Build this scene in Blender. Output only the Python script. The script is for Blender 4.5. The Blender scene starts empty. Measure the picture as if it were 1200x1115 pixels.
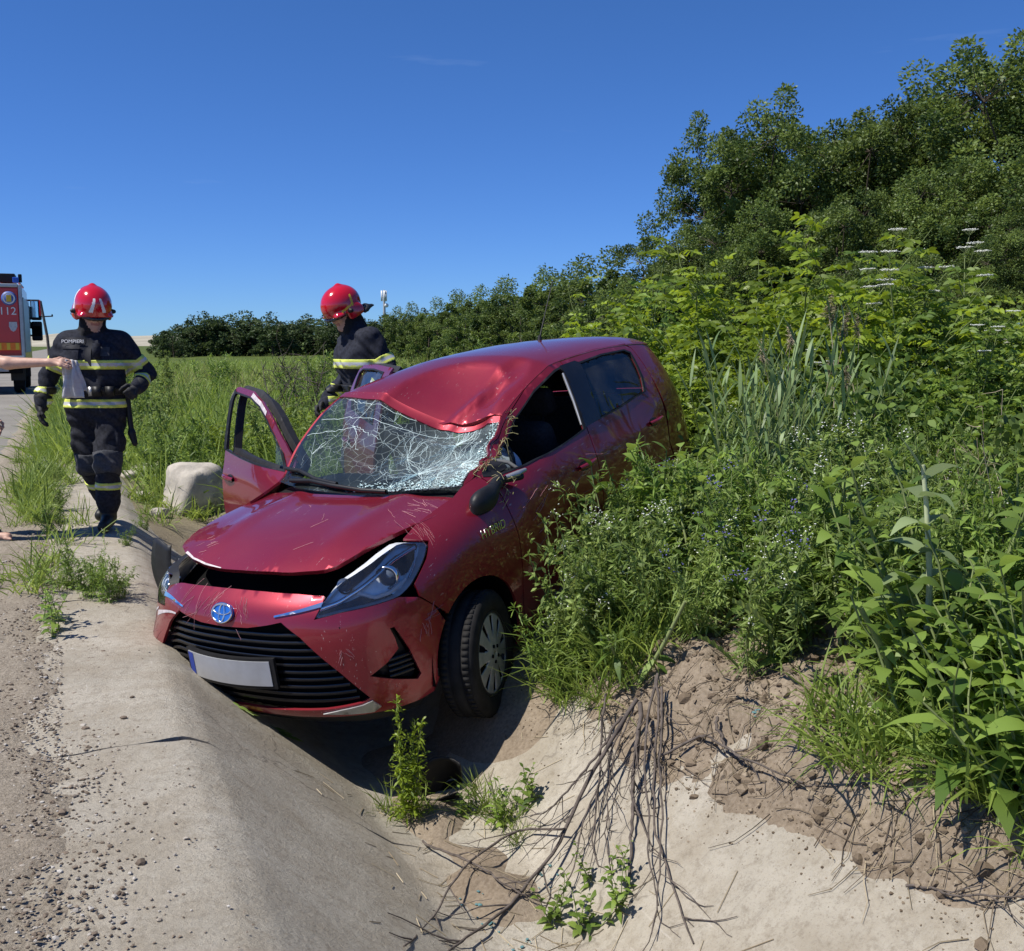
import bpy, bmesh, math, random
import numpy as np
from mathutils import Vector, Matrix
from mathutils.geometry import delaunay_2d_cdt

SC = bpy.context.scene
COL = SC.collection
# ---------------------------------------------------------------- camera
# World: X = across the ditch (to the right), Y = along road and ditch, Z up. Metres.
FPX, CAMZ = 1200.0, 1.42
YAW = math.atan(514 / 1200.0)
PITCH = math.atan((557.5 - 405.0) / FPX)
cam = bpy.data.cameras.new('camera'); camo = bpy.data.objects.new('camera', cam); COL.objects.link(camo)
cam.sensor_fit = 'HORIZONTAL'; cam.sensor_width = 36.0; cam.lens = 36.0
cam.clip_start = .05; cam.clip_end = 9000
camo.location = (0, 0, CAMZ); camo.rotation_euler = (math.pi/2 - PITCH, 0, -YAW)
SC.camera = camo
# ---------------------------------------------------------------- sky, sun, exposure
CY, SY = math.cos(YAW), math.sin(YAW)
RIGHT = np.array([CY, -SY, 0.]); FWD = np.array([SY, CY, 0.])
SUN_EL = math.radians(56)
sh = -0.93*RIGHT - 0.36*FWD; sh /= np.linalg.norm(sh)
SUN_TO = np.array([sh[0]*math.cos(SUN_EL), sh[1]*math.cos(SUN_EL), math.sin(SUN_EL)])
W = bpy.data.worlds.new('World'); SC.world = W; W.use_nodes = True
nt = W.node_tree; nt.nodes.clear()
sky = nt.nodes.new('ShaderNodeTexSky'); sky.sky_type = 'NISHITA'; sky.sun_disc = False
sky.sun_elevation = SUN_EL; sky.sun_rotation = math.atan2(SUN_TO[0], SUN_TO[1])
sky.altitude = 2000; sky.air_density = 1.0; sky.dust_density = 0; sky.ozone_density = 6
hsv = nt.nodes.new('ShaderNodeHueSaturation'); hsv.inputs['Saturation'].default_value = 1.2
bg = nt.nodes.new('ShaderNodeBackground'); bg.inputs['Strength'].default_value = .1
wo = nt.nodes.new('ShaderNodeOutputWorld')
# a thin streak of high cloud, part of the sky itself
tc = nt.nodes.new('ShaderNodeTexCoord'); mp = nt.nodes.new('ShaderNodeMapping'); ns = nt.nodes.new('ShaderNodeTexNoise')
mp.inputs['Scale'].default_value = (2.2, 2.2, 17); mp.inputs['Location'].default_value = (.31, .2, .35)
mp.inputs['Rotation'].default_value = (.10, .05, 0)
ns.inputs['Scale'].default_value = 1.6; ns.inputs['Detail'].default_value = 5
rp = nt.nodes.new('ShaderNodeValToRGB'); rp.color_ramp.elements[0].position = .66; rp.color_ramp.elements[1].position = .80
rp.color_ramp.elements[0].color = (0, 0, 0, 1); rp.color_ramp.elements[1].color = (.16, .16, .16, 1)
mx = nt.nodes.new('ShaderNodeMixRGB'); mx.inputs['Color2'].default_value = (5.2, 6.2, 7.6, 1)
l = nt.links.new
l(tc.outputs['Generated'], mp.inputs['Vector']); l(mp.outputs['Vector'], ns.inputs['Vector']); l(ns.outputs['Fac'], rp.inputs['Fac'])
l(sky.outputs['Color'], hsv.inputs['Color'])
# tone of this sky: the camera's deeper, bluer rendering of a clear noon sky, the same all round
sr = nt.nodes.new('ShaderNodeSeparateColor'); cr = nt.nodes.new('ShaderNodeCombineColor'); l(hsv.outputs['Color'], sr.inputs[0])
for i, (e, k) in enumerate(((.67, .65), (.81, .81), (1.0, .885))):
    a = nt.nodes.new('ShaderNodeMath'); a.operation = 'POWER'; a.inputs[1].default_value = e; b = nt.nodes.new('ShaderNodeMath'); b.operation = 'MULTIPLY'; b.inputs[1].default_value = k
    l(sr.outputs[i], a.inputs[0]); l(a.outputs[0], b.inputs[0]); l(b.outputs[0], cr.inputs[i])
l(cr.outputs[0], mx.inputs['Color1']); l(rp.outputs['Color'], mx.inputs['Fac'])
l(mx.outputs['Color'], bg.inputs['Color']); l(bg.outputs['Background'], wo.inputs['Surface'])
sun = bpy.data.lights.new('sun', 'SUN'); suno = bpy.data.objects.new('sun', sun); COL.objects.link(suno)
sun.energy = 4.2; sun.angle = math.radians(.53); sun.color = (1, .955, .88)
suno.rotation_euler = Vector((-SUN_TO).tolist()).to_track_quat('-Z', 'Y').to_euler(); suno.location = (-6, -2, 12)
SC.view_settings.view_transform = 'Standard'; SC.view_settings.look = 'None'
SC.view_settings.exposure = 0.5; SC.view_settings.gamma = 1.0; SC.view_settings.use_curve_mapping = False
SC.cycles.use_denoising = True
SC.cycles.max_bounces = 8; SC.cycles.transparent_max_bounces = 16

# ---------------------------------------------------------------- helpers
rng = np.random.default_rng(7)
def nrm(a): return a / np.maximum(np.linalg.norm(a, axis=-1, keepdims=True), 1e-9)
def link(o, parent=None):
    COL.objects.link(o)
    if parent is not None: o.parent = parent
    return o
def tag(o, label=None, cat=None, group=None, kind=None):
    if label: o['label'] = label
    if cat: o['category'] = cat
    if group: o['group'] = group
    if kind: o['kind'] = kind
    return o
def empty(name, loc=(0, 0, 0), rz=0.0, parent=None):
    o = bpy.data.objects.new(name, None); o.empty_display_size = .2
    link(o, parent); o.location = loc; o.rotation_euler = (0, 0, rz); return o
def mk_mesh(name, V, F, mats=(), mi=None, smooth=True, tint=None):
    """V (n,3); F list of int arrays (k,3)/(k,4); mi one material index per face (list per array)."""
    V = np.asarray(V, np.float32); F = [np.asarray(f, np.int32) for f in F if len(f)]
    me = bpy.data.meshes.new(name)
    nl = sum(f.size for f in F); nf = sum(len(f) for f in F)
    me.vertices.add(len(V)); me.vertices.foreach_set('co', V.ravel())
    me.loops.add(nl); me.polygons.add(nf)
    me.loops.foreach_set('vertex_index', np.concatenate([f.ravel() for f in F]))
    tot = np.concatenate([np.full(len(f), f.shape[1], np.int32) for f in F])
    me.polygons.foreach_set('loop_start', np.r_[0, np.cumsum(tot)[:-1]].astype(np.int32))
    me.polygons.foreach_set('use_smooth', np.full(nf, bool(smooth)))
    for m in mats: me.materials.append(m)
    if mi is not None: me.polygons.foreach_set('material_index', np.asarray(mi, np.int32))
    if tint is not None:
        a = me.attributes.new('tint', 'FLOAT', 'POINT'); a.data.foreach_set('value', np.asarray(tint, np.float32))
    me.update(); me.validate(); return me
def mk(name, V, F, mats=(), parent=None, mi=None, smooth=True, tint=None):
    if not isinstance(mats, (list, tuple)): mats = (mats,)
    return link(bpy.data.objects.new(name, mk_mesh(name, V, F, mats, mi, smooth, tint)), parent)
class Buf:
    """collects pieces of ONE object"""
    def __init__(s): s.V, s.F3, s.F4, s.m3, s.m4, s.T, s.n = [], [], [], [], [], [], 0
    def add(s, V, F, m=0, tint=None):
        V = np.asarray(V, float).reshape(-1, 3); F = np.asarray(F, int)
        if len(F):
            if F.shape[1] == 3: s.F3.append(F + s.n); s.m3.append(np.full(len(F), m))
            else: s.F4.append(F + s.n); s.m4.append(np.full(len(F), m))
        s.V.append(V); s.T.append(np.full(len(V), .5) if tint is None else np.broadcast_to(tint, len(V))); s.n += len(V); return s
    def arrays(s):
        F, mi = [], []
        if s.F3: F.append(np.concatenate(s.F3)); mi.append(np.concatenate(s.m3))
        if s.F4: F.append(np.concatenate(s.F4)); mi.append(np.concatenate(s.m4))
        return np.concatenate(s.V), F, np.concatenate(mi), np.concatenate(s.T)
    def mesh(s, name, mats, smooth=True):
        V, F, mi, T = s.arrays()
        return mk_mesh(name, V, F, mats if isinstance(mats, (list, tuple)) else (mats,), mi, smooth, T)
    def obj(s, name, mats, parent=None, smooth=True):
        return link(bpy.data.objects.new(name, s.mesh(name, mats, smooth)), parent)
    def box(s, c, d, R=None, m=0):
        c = np.asarray(c, float); d = np.asarray(d, float)/2
        q = np.array([(x, y, z) for x in (-1, 1) for y in (-1, 1) for z in (-1, 1)], float)*d
        if R is not None: q = q @ np.asarray(R).T
        return s.add(q + c, [(0,1,3,2),(4,6,7,5),(0,4,5,1),(2,3,7,6),(0,2,6,4),(1,5,7,3)], m)
    def tube(s, P, r, n=8, m=0, caps=True, tint=None):
        V, F = tube(P, r, n); s.add(V, F, m, tint)
        if caps:
            k = len(V)//n
            for e in (0, k-1):
                c = V[e*n:(e+1)*n].mean(0); i = np.arange(n)
                tri = np.stack([np.full(n, n), i, (i+1) % n], 1)
                s.add(np.vstack([V[e*n:(e+1)*n], c]), tri[:, ::-1] if e == 0 else tri, m, None if tint is None else tint)
        return s
    def lathe(s, prof, n=24, M=None, m=0):
        prof = np.asarray(prof, float); a = np.arange(n)/n*2*np.pi; k = len(prof)
        V = np.stack([prof[:, None, 0]*np.cos(a), prof[:, None, 0]*np.sin(a), prof[:, None, 1]+0*a], -1).reshape(-1, 3)
        if M is not None: V = V @ np.asarray(M)[:3, :3].T + np.asarray(M)[:3, 3]
        i, j = np.meshgrid(np.arange(k-1), np.arange(n), indexing='ij'); i = i.ravel(); j = j.ravel(); j2 = (j+1) % n
        return s.add(V, np.stack([i*n+j, i*n+j2, (i+1)*n+j2, (i+1)*n+j], 1), m)
def tube(P, r, n=8):
    P = np.asarray(P, float); r = np.broadcast_to(np.asarray(r, float), len(P))
    T = nrm(np.gradient(P, axis=0)); up = np.array([0, 0, 1.]) if abs(T[0, 2]) < .9 else np.array([1., 0, 0])
    A = np.zeros_like(P); a = nrm(np.cross(T[0], up))
    for i in range(len(P)):
        a = nrm(a - T[i]*(a @ T[i])); A[i] = a
    Bn = np.cross(T, A); t = np.arange(n)/n*2*np.pi
    V = P[:, None] + r[:, None, None]*(np.cos(t)[None, :, None]*A[:, None] + np.sin(t)[None, :, None]*Bn[:, None])
    k = len(P); i, j = np.meshgrid(np.arange(k-1), np.arange(n), indexing='ij'); i = i.ravel(); j = j.ravel(); j2 = (j+1) % n
    return V.reshape(-1, 3), np.stack([i*n+j, i*n+j2, (i+1)*n+j2, (i+1)*n+j], 1)
def rotz(a): c, s = math.cos(a), math.sin(a); return np.array([[c, -s, 0], [s, c, 0], [0, 0, 1.]])
def grid(V):
    """faces for an (a,b,3) array"""
    a, b = V.shape[:2]; i, j = np.meshgrid(np.arange(a-1), np.arange(b-1), indexing='ij'); i = i.ravel(); j = j.ravel()
    return V.reshape(-1, 3), np.stack([i*b+j, (i+1)*b+j, (i+1)*b+j+1, i*b+j+1], 1)
def sstep(x, a, b): t = np.clip((np.asarray(x, float)-a)/(b-a), 0, 1); return t*t*(3-2*t)
_P = np.random.default_rng(3).permutation(512)
def vnoise(p):
    """value noise, p (n,2|3) -> -1..1"""
    p = np.asarray(p, float)
    if p.shape[-1] == 2: p = np.concatenate([p, np.zeros(p.shape[:-1]+(1,))], -1)
    i = np.floor(p).astype(int); f = p-i; f = f*f*(3-2*f); r = 0
    for dx in (0, 1):
        for dy in (0, 1):
            for dz in (0, 1):
                h = _P[(_P[(_P[(i[..., 0]+dx) & 511]+i[..., 1]+dy) & 511]+i[..., 2]+dz) & 511]/255.5-1
                r = r + h*np.where(dx, f[..., 0], 1-f[..., 0])*np.where(dy, f[..., 1], 1-f[..., 1])*np.where(dz, f[..., 2], 1-f[..., 2])
    return r
def fbm(p, o=4):
    p = np.asarray(p, float); return sum(vnoise(p*2**k+17.3*k)/2**k for k in range(o))
def copy_tree(o, parent=None):
    c = o.copy(); COL.objects.link(c); c.parent = parent
    for ch in list(o.children): copy_tree(ch, c)
    return c

# ---------------------------------------------------------------- materials
class M_:
    def __init__(s, name):
        s.m = bpy.data.materials.new(name); s.m.use_nodes = True; s.t = s.m.node_tree; s.b = s.t.nodes['Principled BSDF']; s.out = s.t.nodes['Material Output']
    def n(s, k, **kw):
        x = s.t.nodes.new('ShaderNode'+k)
        for a, v in kw.items(): setattr(x, a, v)
        return x
    def l(s, a, b): s.t.links.new(a, b)
    def coord(s, scale=(1, 1, 1), kind='Object'):
        c = s.n('TexCoord'); m = s.n('Mapping'); m.inputs['Scale'].default_value = scale; s.l(c.outputs[kind], m.inputs['Vector']); return m.outputs['Vector']
    def noise(s, vec, scale, detail=6, rough=.55):
        x = s.n('TexNoise'); x.inputs['Scale'].default_value = scale; x.inputs['Detail'].default_value = detail; x.inputs['Roughness'].default_value = rough
        s.l(vec, x.inputs['Vector']); return x.outputs['Fac']
    def ramp(s, fac, stops):
        r = s.n('ValToRGB'); e = r.color_ramp.elements
        while len(e) < len(stops): e.new(.5)
        for q, (p, c) in zip(e, stops): q.position = p; q.color = (c, c, c, 1) if not hasattr(c, '__len__') else tuple(c)+(1,)
        s.l(fac, r.inputs['Fac']); return r.outputs['Color']
    def mix(s, fac, a, b):
        x = s.n('MixRGB')
        for k, v in (('Fac', fac), ('Color1', a), ('Color2', b)):
            if isinstance(v, (int, float)): x.inputs[k].default_value = v
            elif isinstance(v, tuple): x.inputs[k].default_value = v+(1,)
            else: s.l(v, x.inputs[k])
        return x.outputs['Color']
    def bump(s, h, strength=.3, dist=.01):
        b = s.n('Bump'); b.inputs['Strength'].default_value = strength; b.inputs['Distance'].default_value = dist
        s.l(h, b.inputs['Height']); s.l(b.outputs['Normal'], s.b.inputs['Normal']); return s
    def set(s, **kw):
        for k, v in kw.items():
            k = {'base': 'Base Color', 'rough': 'Roughness', 'metal': 'Metallic', 'coat': 'Coat Weight', 'coatr': 'Coat Roughness', 'spec': 'Specular IOR Level', 'trans': 'Transmission Weight'}.get(k, k)
            i = s.b.inputs[k]
            if isinstance(v, tuple): i.default_value = v+(1,)
            elif isinstance(v, (int, float)): i.default_value = v
            else: s.l(v, i)
        return s
def plain(name, c, rough=.6, var=.25, scale=8, metal=0, spec=.4, bump=.15, **kw):
    """colour with grain and faint unevenness"""
    m = M_(name); v = m.coord(); f = m.noise(v, scale)
    m.set(base=m.mix(m.ramp(f, [(.3, 0.), (.7, 1.)]), tuple(x*(1-var) for x in c), tuple(min(1, x*(1+var)) for x in c)), rough=rough, metal=metal, spec=spec, **kw)
    if bump: m.bump(m.noise(v, scale*6), bump, .004)
    return m.m
def leafmat(name, dark, light, trans=.35, rough=.5, rnd=.25):
    m = M_(name); a = m.n('Attribute'); a.attribute_name = 'tint'
    c = m.ramp(a.outputs['Fac'], [(0., dark), (1., light)])
    oi = m.n('ObjectInfo'); h = m.n('HueSaturation'); r = m.n('MapRange')
    m.l(oi.outputs['Random'], r.inputs['Value']); r.inputs['To Min'].default_value = 1-rnd; r.inputs['To Max'].default_value = 1+rnd
    m.l(r.outputs['Result'], h.inputs['Value']); m.l(c, h.inputs['Color'])
    m.set(base=h.outputs['Color'], rough=rough, spec=.35)
    t = m.n('BsdfTranslucent'); hh = m.n('HueSaturation'); hh.inputs['Hue'].default_value = .485; hh.inputs['Value'].default_value = 1.5; hh.inputs['Saturation'].default_value = 1.05
    m.l(h.outputs['Color'], hh.inputs['Color']); m.l(hh.outputs['Color'], t.inputs['Color'])
    s = m.n('MixShader'); s.inputs['Fac'].default_value = trans
    m.l(m.b.outputs['BSDF'], s.inputs[1]); m.l(t.outputs['BSDF'], s.inputs[2]); m.l(s.outputs['Shader'], m.out.inputs['Surface'])
    return m.m
def glassmat(name, tint=(.75, .8, .8), rough=.02, base=.06, dirt=.0):
    m = M_(name); t = m.n('BsdfTransparent'); t.inputs['Color'].default_value = tint+(1,)
    g = m.n('BsdfGlossy'); g.inputs['Roughness'].default_value = rough; g.inputs['Color'].default_value = (.95, .97, 1, 1)
    f = m.n('Fresnel'); f.inputs['IOR'].default_value = 1.5; s = m.n('MixShader'); m.l(f.outputs['Fac'], s.inputs['Fac'])
    m.l(t.outputs['BSDF'], s.inputs[1]); m.l(g.outputs['BSDF'], s.inputs[2]); last = s.outputs['Shader']
    if dirt:
        d = m.n('BsdfDiffuse'); d.inputs['Color'].default_value = (.5, .46, .38, 1)
        f2 = m.ramp(m.noise(m.coord(), 7, 8), [(.35, 0.), (.8, dirt)]); s2 = m.n('MixShader')
        m.l(f2, s2.inputs['Fac']); m.l(last, s2.inputs[1]); m.l(d.outputs['BSDF'], s2.inputs[2]); last = s2.outputs['Shader']
    m.l(last, m.out.inputs['Surface']); return m.m

# ---------------------------------------------------------------- pixel -> direction / ground
def ray(u, v):
    c = np.array([(u-600)/FPX, (v-557.5)/FPX, 1.0]); cp, sp = math.cos(PITCH), math.sin(PITCH)
    w = np.array([c[0], c[2]*cp-c[1]*sp, -c[1]*cp-c[2]*sp])
    return w[0]*RIGHT + w[1]*FWD + np.array([0, 0, w[2]])
def atdepth(u, v, D):
    r = ray(u, v); return np.array([0, 0, CAMZ]) + r*(D/(r @ FWD))
def hit(u, v, f=None):
    f = f or top
    r = ray(u, v); t = 1.0
    while t < 400:
        p = np.array([0, 0, CAMZ]) + r*t
        if p[2] <= f(p[0], p[1]): return p
        t += max(.01, (p[2]-f(p[0], p[1]))*.3)
    return p
# ================================================================ GROUND, ROAD, DITCH
def conc_z(s, d):
    s = np.asarray(s, float); d = np.asarray(d, float)
    z = np.interp(s, [-.4, .24, .32, .40, 1.10, 1.22, 1.46, 1.56, 2.26, 2.33, 2.6], [.004, .006, .0, -.035, -.565, -.60, -.60, -.57, -.02, .01, .012])
    return z + .006*fbm(np.stack([s*1.3, d*1.1], -1), 2)
def ground_z(s, d):
    s = np.asarray(s, float); d = np.asarray(d, float); p = np.stack([s, d], -1)
    c = conc_z(s, d) - .05
    amp = 1 - .78*sstep(d, 7, 22)
    bank = np.interp(s, [2.3, 2.7, 3.1, 4, 6, 9, 15, 40, 90], [-.04, .05, .17, .26, .40, .70, 1.3, 2.2, 2.5])*amp
    bank = bank + .05*fbm(p*1.7, 4)*sstep(s, 2.4, 3)
    z = np.where(s < 2.33, c, bank)
    z = np.where(s < -.2, -.03 - .10*sstep(-s, 9, 14), z)
    # silt lying in the bottom of the ditch
    silt = np.exp(-((s-1.36)/.20)**2)*(.062 + .055*fbm(p*3, 3))*sstep(d, 1.2, 3.6)*(1 + sstep(d, 7.5, 10))
    z = z + np.where((s > .8) & (s < 2.1), np.maximum(silt, 0), 0)
    # earth under the drooping front wheel and pushed up by the sill
    z = z + .16*np.exp(-((s-1.86)/.22)**2-((d-4.55)/.5)**2)
    # slumped soil over the far lip of the concrete
    face = sstep(d, 1.0, 1.6)*(1-sstep(d, 4.9, 5.9))
    lo = 1.97 - .22*np.exp(-((d-3.35)/.75)**2) + .07*vnoise(np.stack([d*1.7, d*0+3], -1))
    slump = sstep(s, lo, lo+.55)*(1-sstep(s, 3.1, 3.6))*face
    z = z + slump*(.13 + .07*fbm(p*4, 4) + .03*fbm(p*13, 3))
    clump = sstep(s, 2.15, 2.5)*face*(1-sstep(s, 3.4, 3.8))
    z = z + clump*(.035*np.abs(fbm(p*7+5, 4)) + .02*np.abs(fbm(p*19, 2)))
    # beyond the car the ditch is filled with earth and grass
    far = sstep(d, 8.0, 10.5)
    z = z + np.where((s > .3) & (s < 2.35), far*np.maximum(0, (-.08 - z))*.75, 0)
    return z
# looked-up heights for placing things
_hs, _hd = np.arange(-1.5, 12, .02), np.arange(-2, 30, .025)
_A, _B = np.meshgrid(_hs, _hd, indexing='ij'); _HG = ground_z(_A, _B); _HT = np.where((_A > -.22) & (_A < 2.34) & (_B < 13.3), np.maximum(_HG, conc_z(_A, _B)), _HG); _HT = np.where((_A <= -.2), np.maximum(_HT, .012), _HT)
def _look(T, s, d):
    x, y = (s+1.5)/.02, (d+2)/.025
    if not (0 <= x < len(_hs)-1 and 0 <= y < len(_hd)-1): return float(ground_z(s, d)) if s > -1 else 0.
    i, j = int(x), int(y); a, b = x-i, y-j
    return float(T[i, j]*(1-a)*(1-b)+T[i+1, j]*a*(1-b)+T[i, j+1]*(1-a)*b+T[i+1, j+1]*a*b)
def gz(s, d): return _look(_HG, float(s), float(d))
def top(s, d): return _look(_HT, float(s), float(d))
def graded(parts):
    out = [parts[0][0]]
    for a, b, h in parts:
        n = max(1, int(round((b-a)/h))); out += list(np.linspace(a, b, n+1)[1:])
    return np.array(out)
def expand(a, sgn, h, end, k=1.25):
    o = []; x = 0
    while x < end: h *= k; x += h; o.append(a+sgn*x)
    return np.array(o)
m = M_('soil'); v = m.coord()
sp = m.n('SeparateXYZ'); m.l(v, sp.inputs['Vector'])
c1 = m.ramp(m.noise(v, 2.3, 8, .6), [(.25, (.145, .110, .076)), (.5, (.25, .195, .137)), (.75, (.37, .30, .22))])
c2 = m.ramp(m.noise(v, 60, 4), [(.3, (.10, .075, .052)), (.7, (.36, .30, .23))])
soilc = m.mix(.4, c1, c2)
grassc = m.ramp(m.noise(v, .35, 6), [(.3, (.045, .075, .014)), (.7, (.11, .135, .03))])
yr = m.n('MapRange'); m.l(sp.outputs['Y'], yr.inputs['Value']); yr.inputs['From Min'].default_value = 8; yr.inputs['From Max'].default_value = 16
m.set(base=m.mix(yr.outputs['Result'], soilc, grassc), rough=.95, spec=.15).bump(m.noise(v, 32, 10, .75), .7, .018)
MAT_SOIL = m.m
m = M_('concrete'); v = m.coord()
c = m.ramp(m.noise(v, .9, 8, .62), [(.22, (.245, .216, .17)), (.45, (.37, .333, .268)), (.7, (.50, .455, .375))])
c = m.mix(m.ramp(m.noise(v, 9, 8, .7), [(.35, 0.), (.75, .45)]), c, (.52, .475, .395))
c = m.mix(m.ramp(m.noise(m.coord((1, 5, 1)), 4.5, 8, .75), [(.56, 0.), (.72, .5)]), c, (.20, .175, .14))
c = m.mix(m.ramp(m.noise(v, 120, 3, .6), [(.58, 0.), (.72, .55)]), c, (.17, .15, .125))
c = m.mix(m.ramp(m.noise(m.coord((34, 2.2, 9)), 1.6, 5, .6), [(.66, 0.), (.72, .5)]), c, (.60, .56, .49))
c = m.mix(m.ramp(m.noise(v, 2.6, 10, .72), [(.44, 0.), (.60, .55)]), c, (.30, .252, .185))
vo = m.n('TexVoronoi', feature='DISTANCE_TO_EDGE'); vo.inputs['Scale'].default_value = .9; wv = m.n('VectorMath', operation='ADD'); m.l(v, wv.inputs[0])
nz = m.n('TexNoise'); nz.inputs['Scale'].default_value = 4; nz.inputs['Detail'].default_value = 6; m.l(v, nz.inputs['Vector']); sv = m.n('VectorMath', operation='SCALE'); sv.inputs['Scale'].default_value = .35; m.l(nz.outputs['Color'], sv.inputs[0]); m.l(sv.outputs[0], wv.inputs[1]); m.l(wv.outputs[0], vo.inputs['Vector'])
ck = m.n('Math', operation='MULTIPLY'); m.l(m.ramp(vo.outputs['Distance'], [(0., .75), (.006, 0.)]), ck.inputs[0]); m.l(m.ramp(m.noise(v, 1.3, 2), [(.5, 0.), (.6, 1.)]), ck.inputs[1])
c = m.mix(ck.outputs[0], c, (.12, .10, .08))
c = m.mix(m.ramp(m.noise(v, 28, 6, .8), [(.50, 0.), (.66, .55)]), c, (.205, .17, .125))
m.set(base=c, rough=.92, spec=.2).bump(m.noise(v, 55, 10, .75), .9, .012)
MAT_CONC = m.m
m = M_('asphalt'); v = m.coord()
c = m.ramp(m.noise(v, .5, 6), [(.3, (.17, .155, .132)), (.7, (.26, .24, .205))])
c = m.mix(m.ramp(m.noise(v, 130, 3, .7), [(.45, 0.), (.65, .6)]), c, (.32, .30, .265))
m.set(base=c, rough=.9, spec=.2).bump(m.noise(v, 150, 4), .6, .006); MAT_ROAD = m.m
m = M_('gravel_bed'); v = m.coord()
c = m.ramp(m.noise(v, 75, 6, .75), [(.3, (.14, .115, .088)), (.5, (.31, .265, .205)), (.68, (.46, .40, .32))])
c = m.mix(m.ramp(m.noise(v, 2.2, 5), [(.3, 0.), (.75, .55)]), c, (.27, .225, .17))
m.set(base=c, rough=.95, spec=.15).bump(m.noise(v, 90, 6, .7), .9, .014); MAT_GRAVEL = m.m

ss = np.unique(np.round(np.r_[expand(-1.2, -1, .1, 4000, 1.4)[::-1], graded([(-1.2, .5, .12), (.5, 2.0, .05), (2.0, 3.8, .022), (3.8, 7, .09)]), expand(7, 1, .1, 4000, 1.25)], 4))
dd = np.unique(np.round(np.r_[expand(-2, -1, .2, 1500, 1.5)[::-1], graded([(-2, 1.0, .2), (1.0, 5.9, .025), (5.9, 12, .09), (12, 20, .3)]), expand(20, 1, .3, 5000, 1.22)], 4))
Sg, Dg = np.meshgrid(ss, dd, indexing='ij')
G = np.stack([Sg, Dg, ground_z(Sg, Dg)], -1)
tag(mk('ground', *[x if i == 0 else [x] for i, x in enumerate(grid(G))], MAT_SOIL), kind='structure')

# asphalt road
rs = np.linspace(-8.2, -.78, 16); rd = np.r_[expand(-2, -1, 1, 300, 1.6)[::-1], np.arange(-2, 40, 1.0), expand(40, 1, 1, 3000, 1.3)]
Sg, Dg = np.meshgrid(rs, rd, indexing='ij')
V, F = grid(np.stack([Sg, Dg, .002+.004*fbm(np.stack([Sg*.6, Dg*.6], -1), 2)*(Dg < 40)], -1)); tag(mk('road', V, [F], MAT_ROAD), kind='structure')
# concrete lining of the ditch, cast in slabs with open joints
dl = tag(empty('ditch_lining'), kind='structure')
joints = [-3.4, -1.0, 1.38, 3.76, 6.1, 8.5, 10.9, 13.3]
cs = np.unique(np.r_[np.linspace(-.22, .22, 12), np.linspace(.22, .42, 10), np.linspace(.42, 2.2, 54), np.linspace(2.2, 2.34, 7)])
for a, b in zip(joints[:-1], joints[1:]):
    g0 = .004; dn = np.linspace(a+g0, b-g0, 48)
    Sg, Dg = np.meshgrid(cs, dn, indexing='ij')
    wob = .022*fbm(np.stack([Sg*3, Sg*0+a], -1), 3)
    Dg = Dg + wob
    edge = np.minimum(Dg-wob-a-g0, b-g0-Dg+wob)
    Z = conc_z(Sg, Dg) + .002*fbm(np.stack([Sg*9, Dg*9], -1), 2) - .006*np.exp(-edge/.010)*(.6+.4*vnoise(np.stack([Sg*25, Dg*25], -1)))
    ragged = np.where(Sg < -.1, (Sg+.22)*0, 0)
    slab_ = np.stack([Sg, Dg, Z], -1)
    Vt, Ft = grid(slab_); b_ = Buf().add(Vt, Ft)
    for row in (slab_[:, 0], slab_[:, -1], slab_[0], slab_[-1]):
        w = np.stack([row, row-[0, 0, .05]]); b_.add(*grid(w))
    b_.obj('slab', MAT_CONC, dl)
# gravel shoulder, thinning out over the concrete
gs = np.linspace(-1.15, .22, 90); gd = np.r_[np.arange(-2, 9, .03), np.arange(9, 40, .4)]
Sg, Dg = np.meshgrid(gs, gd, indexing='ij'); p = np.stack([Sg, Dg], -1)
Z = .020 + .010*fbm(p*6, 4) + .010*fbm(p*1.7, 2) - .05*sstep(Sg, -.34, .16) - .05*sstep(-Sg, .80, 1.1) + .004*fbm(p*40, 2)
V, F = grid(np.stack([Sg, Dg, Z], -1)); tag(mk('gravel_shoulder', V, [F], MAT_GRAVEL), kind='structure')
# far hills
az = np.linspace(-1.2, 1.6, 200); R = 1900.
H = 13 + 9*vnoise(np.stack([az*6, az*0], -1)) + 4*vnoise(np.stack([az*25, az*0+5], -1))
H = H*1.0
rows = [np.stack([np.sin(az)*r, np.cos(az)*r, np.clip(H*k, -5, 99)], -1) for r, k in ((R-500, -.4), (R-200, .6), (R, 1), (R+600, .5))]
V, F = grid(np.array(rows)); tag(mk('hills', V, [F], plain('dry_hill', (.36, .33, .25), .95, .2, .02, bump=0)), kind='structure')

# loose stones
ico = bmesh.new(); bmesh.ops.create_icosphere(ico, subdivisions=1, radius=1)
ICO_V = np.array([x.co[:] for x in ico.verts]); ICO_F = np.array([[q.index for q in f.verts] for f in ico.faces]); ico.free()
def stones(P, R, flat=.6, rg=rng, jit=.25, T=None):
    n = len(P); V = ICO_V[None]*(1+jit*rg.normal(size=(n, len(ICO_V), 1)).clip(-1.5, 1.5))*R[:, None, None]
    a = rg.uniform(0, 6.28, n); c, s_ = np.cos(a), np.sin(a); el = rg.uniform(.65, 1.35, (n, 1))
    x, y = V[..., 0]*el, V[..., 1]
    V = np.stack([x*c[:, None]-y*s_[:, None], x*s_[:, None]+y*c[:, None], V[..., 2]*flat], -1) + P[:, None]
    F = (ICO_F[None] + (np.arange(n)*len(ICO_V))[:, None, None]).reshape(-1, 3)
    return V.reshape(-1, 3), F, np.repeat(rg.uniform(0, 1, n), len(ICO_V)) if T is None else np.repeat(T, len(ICO_V))
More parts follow.
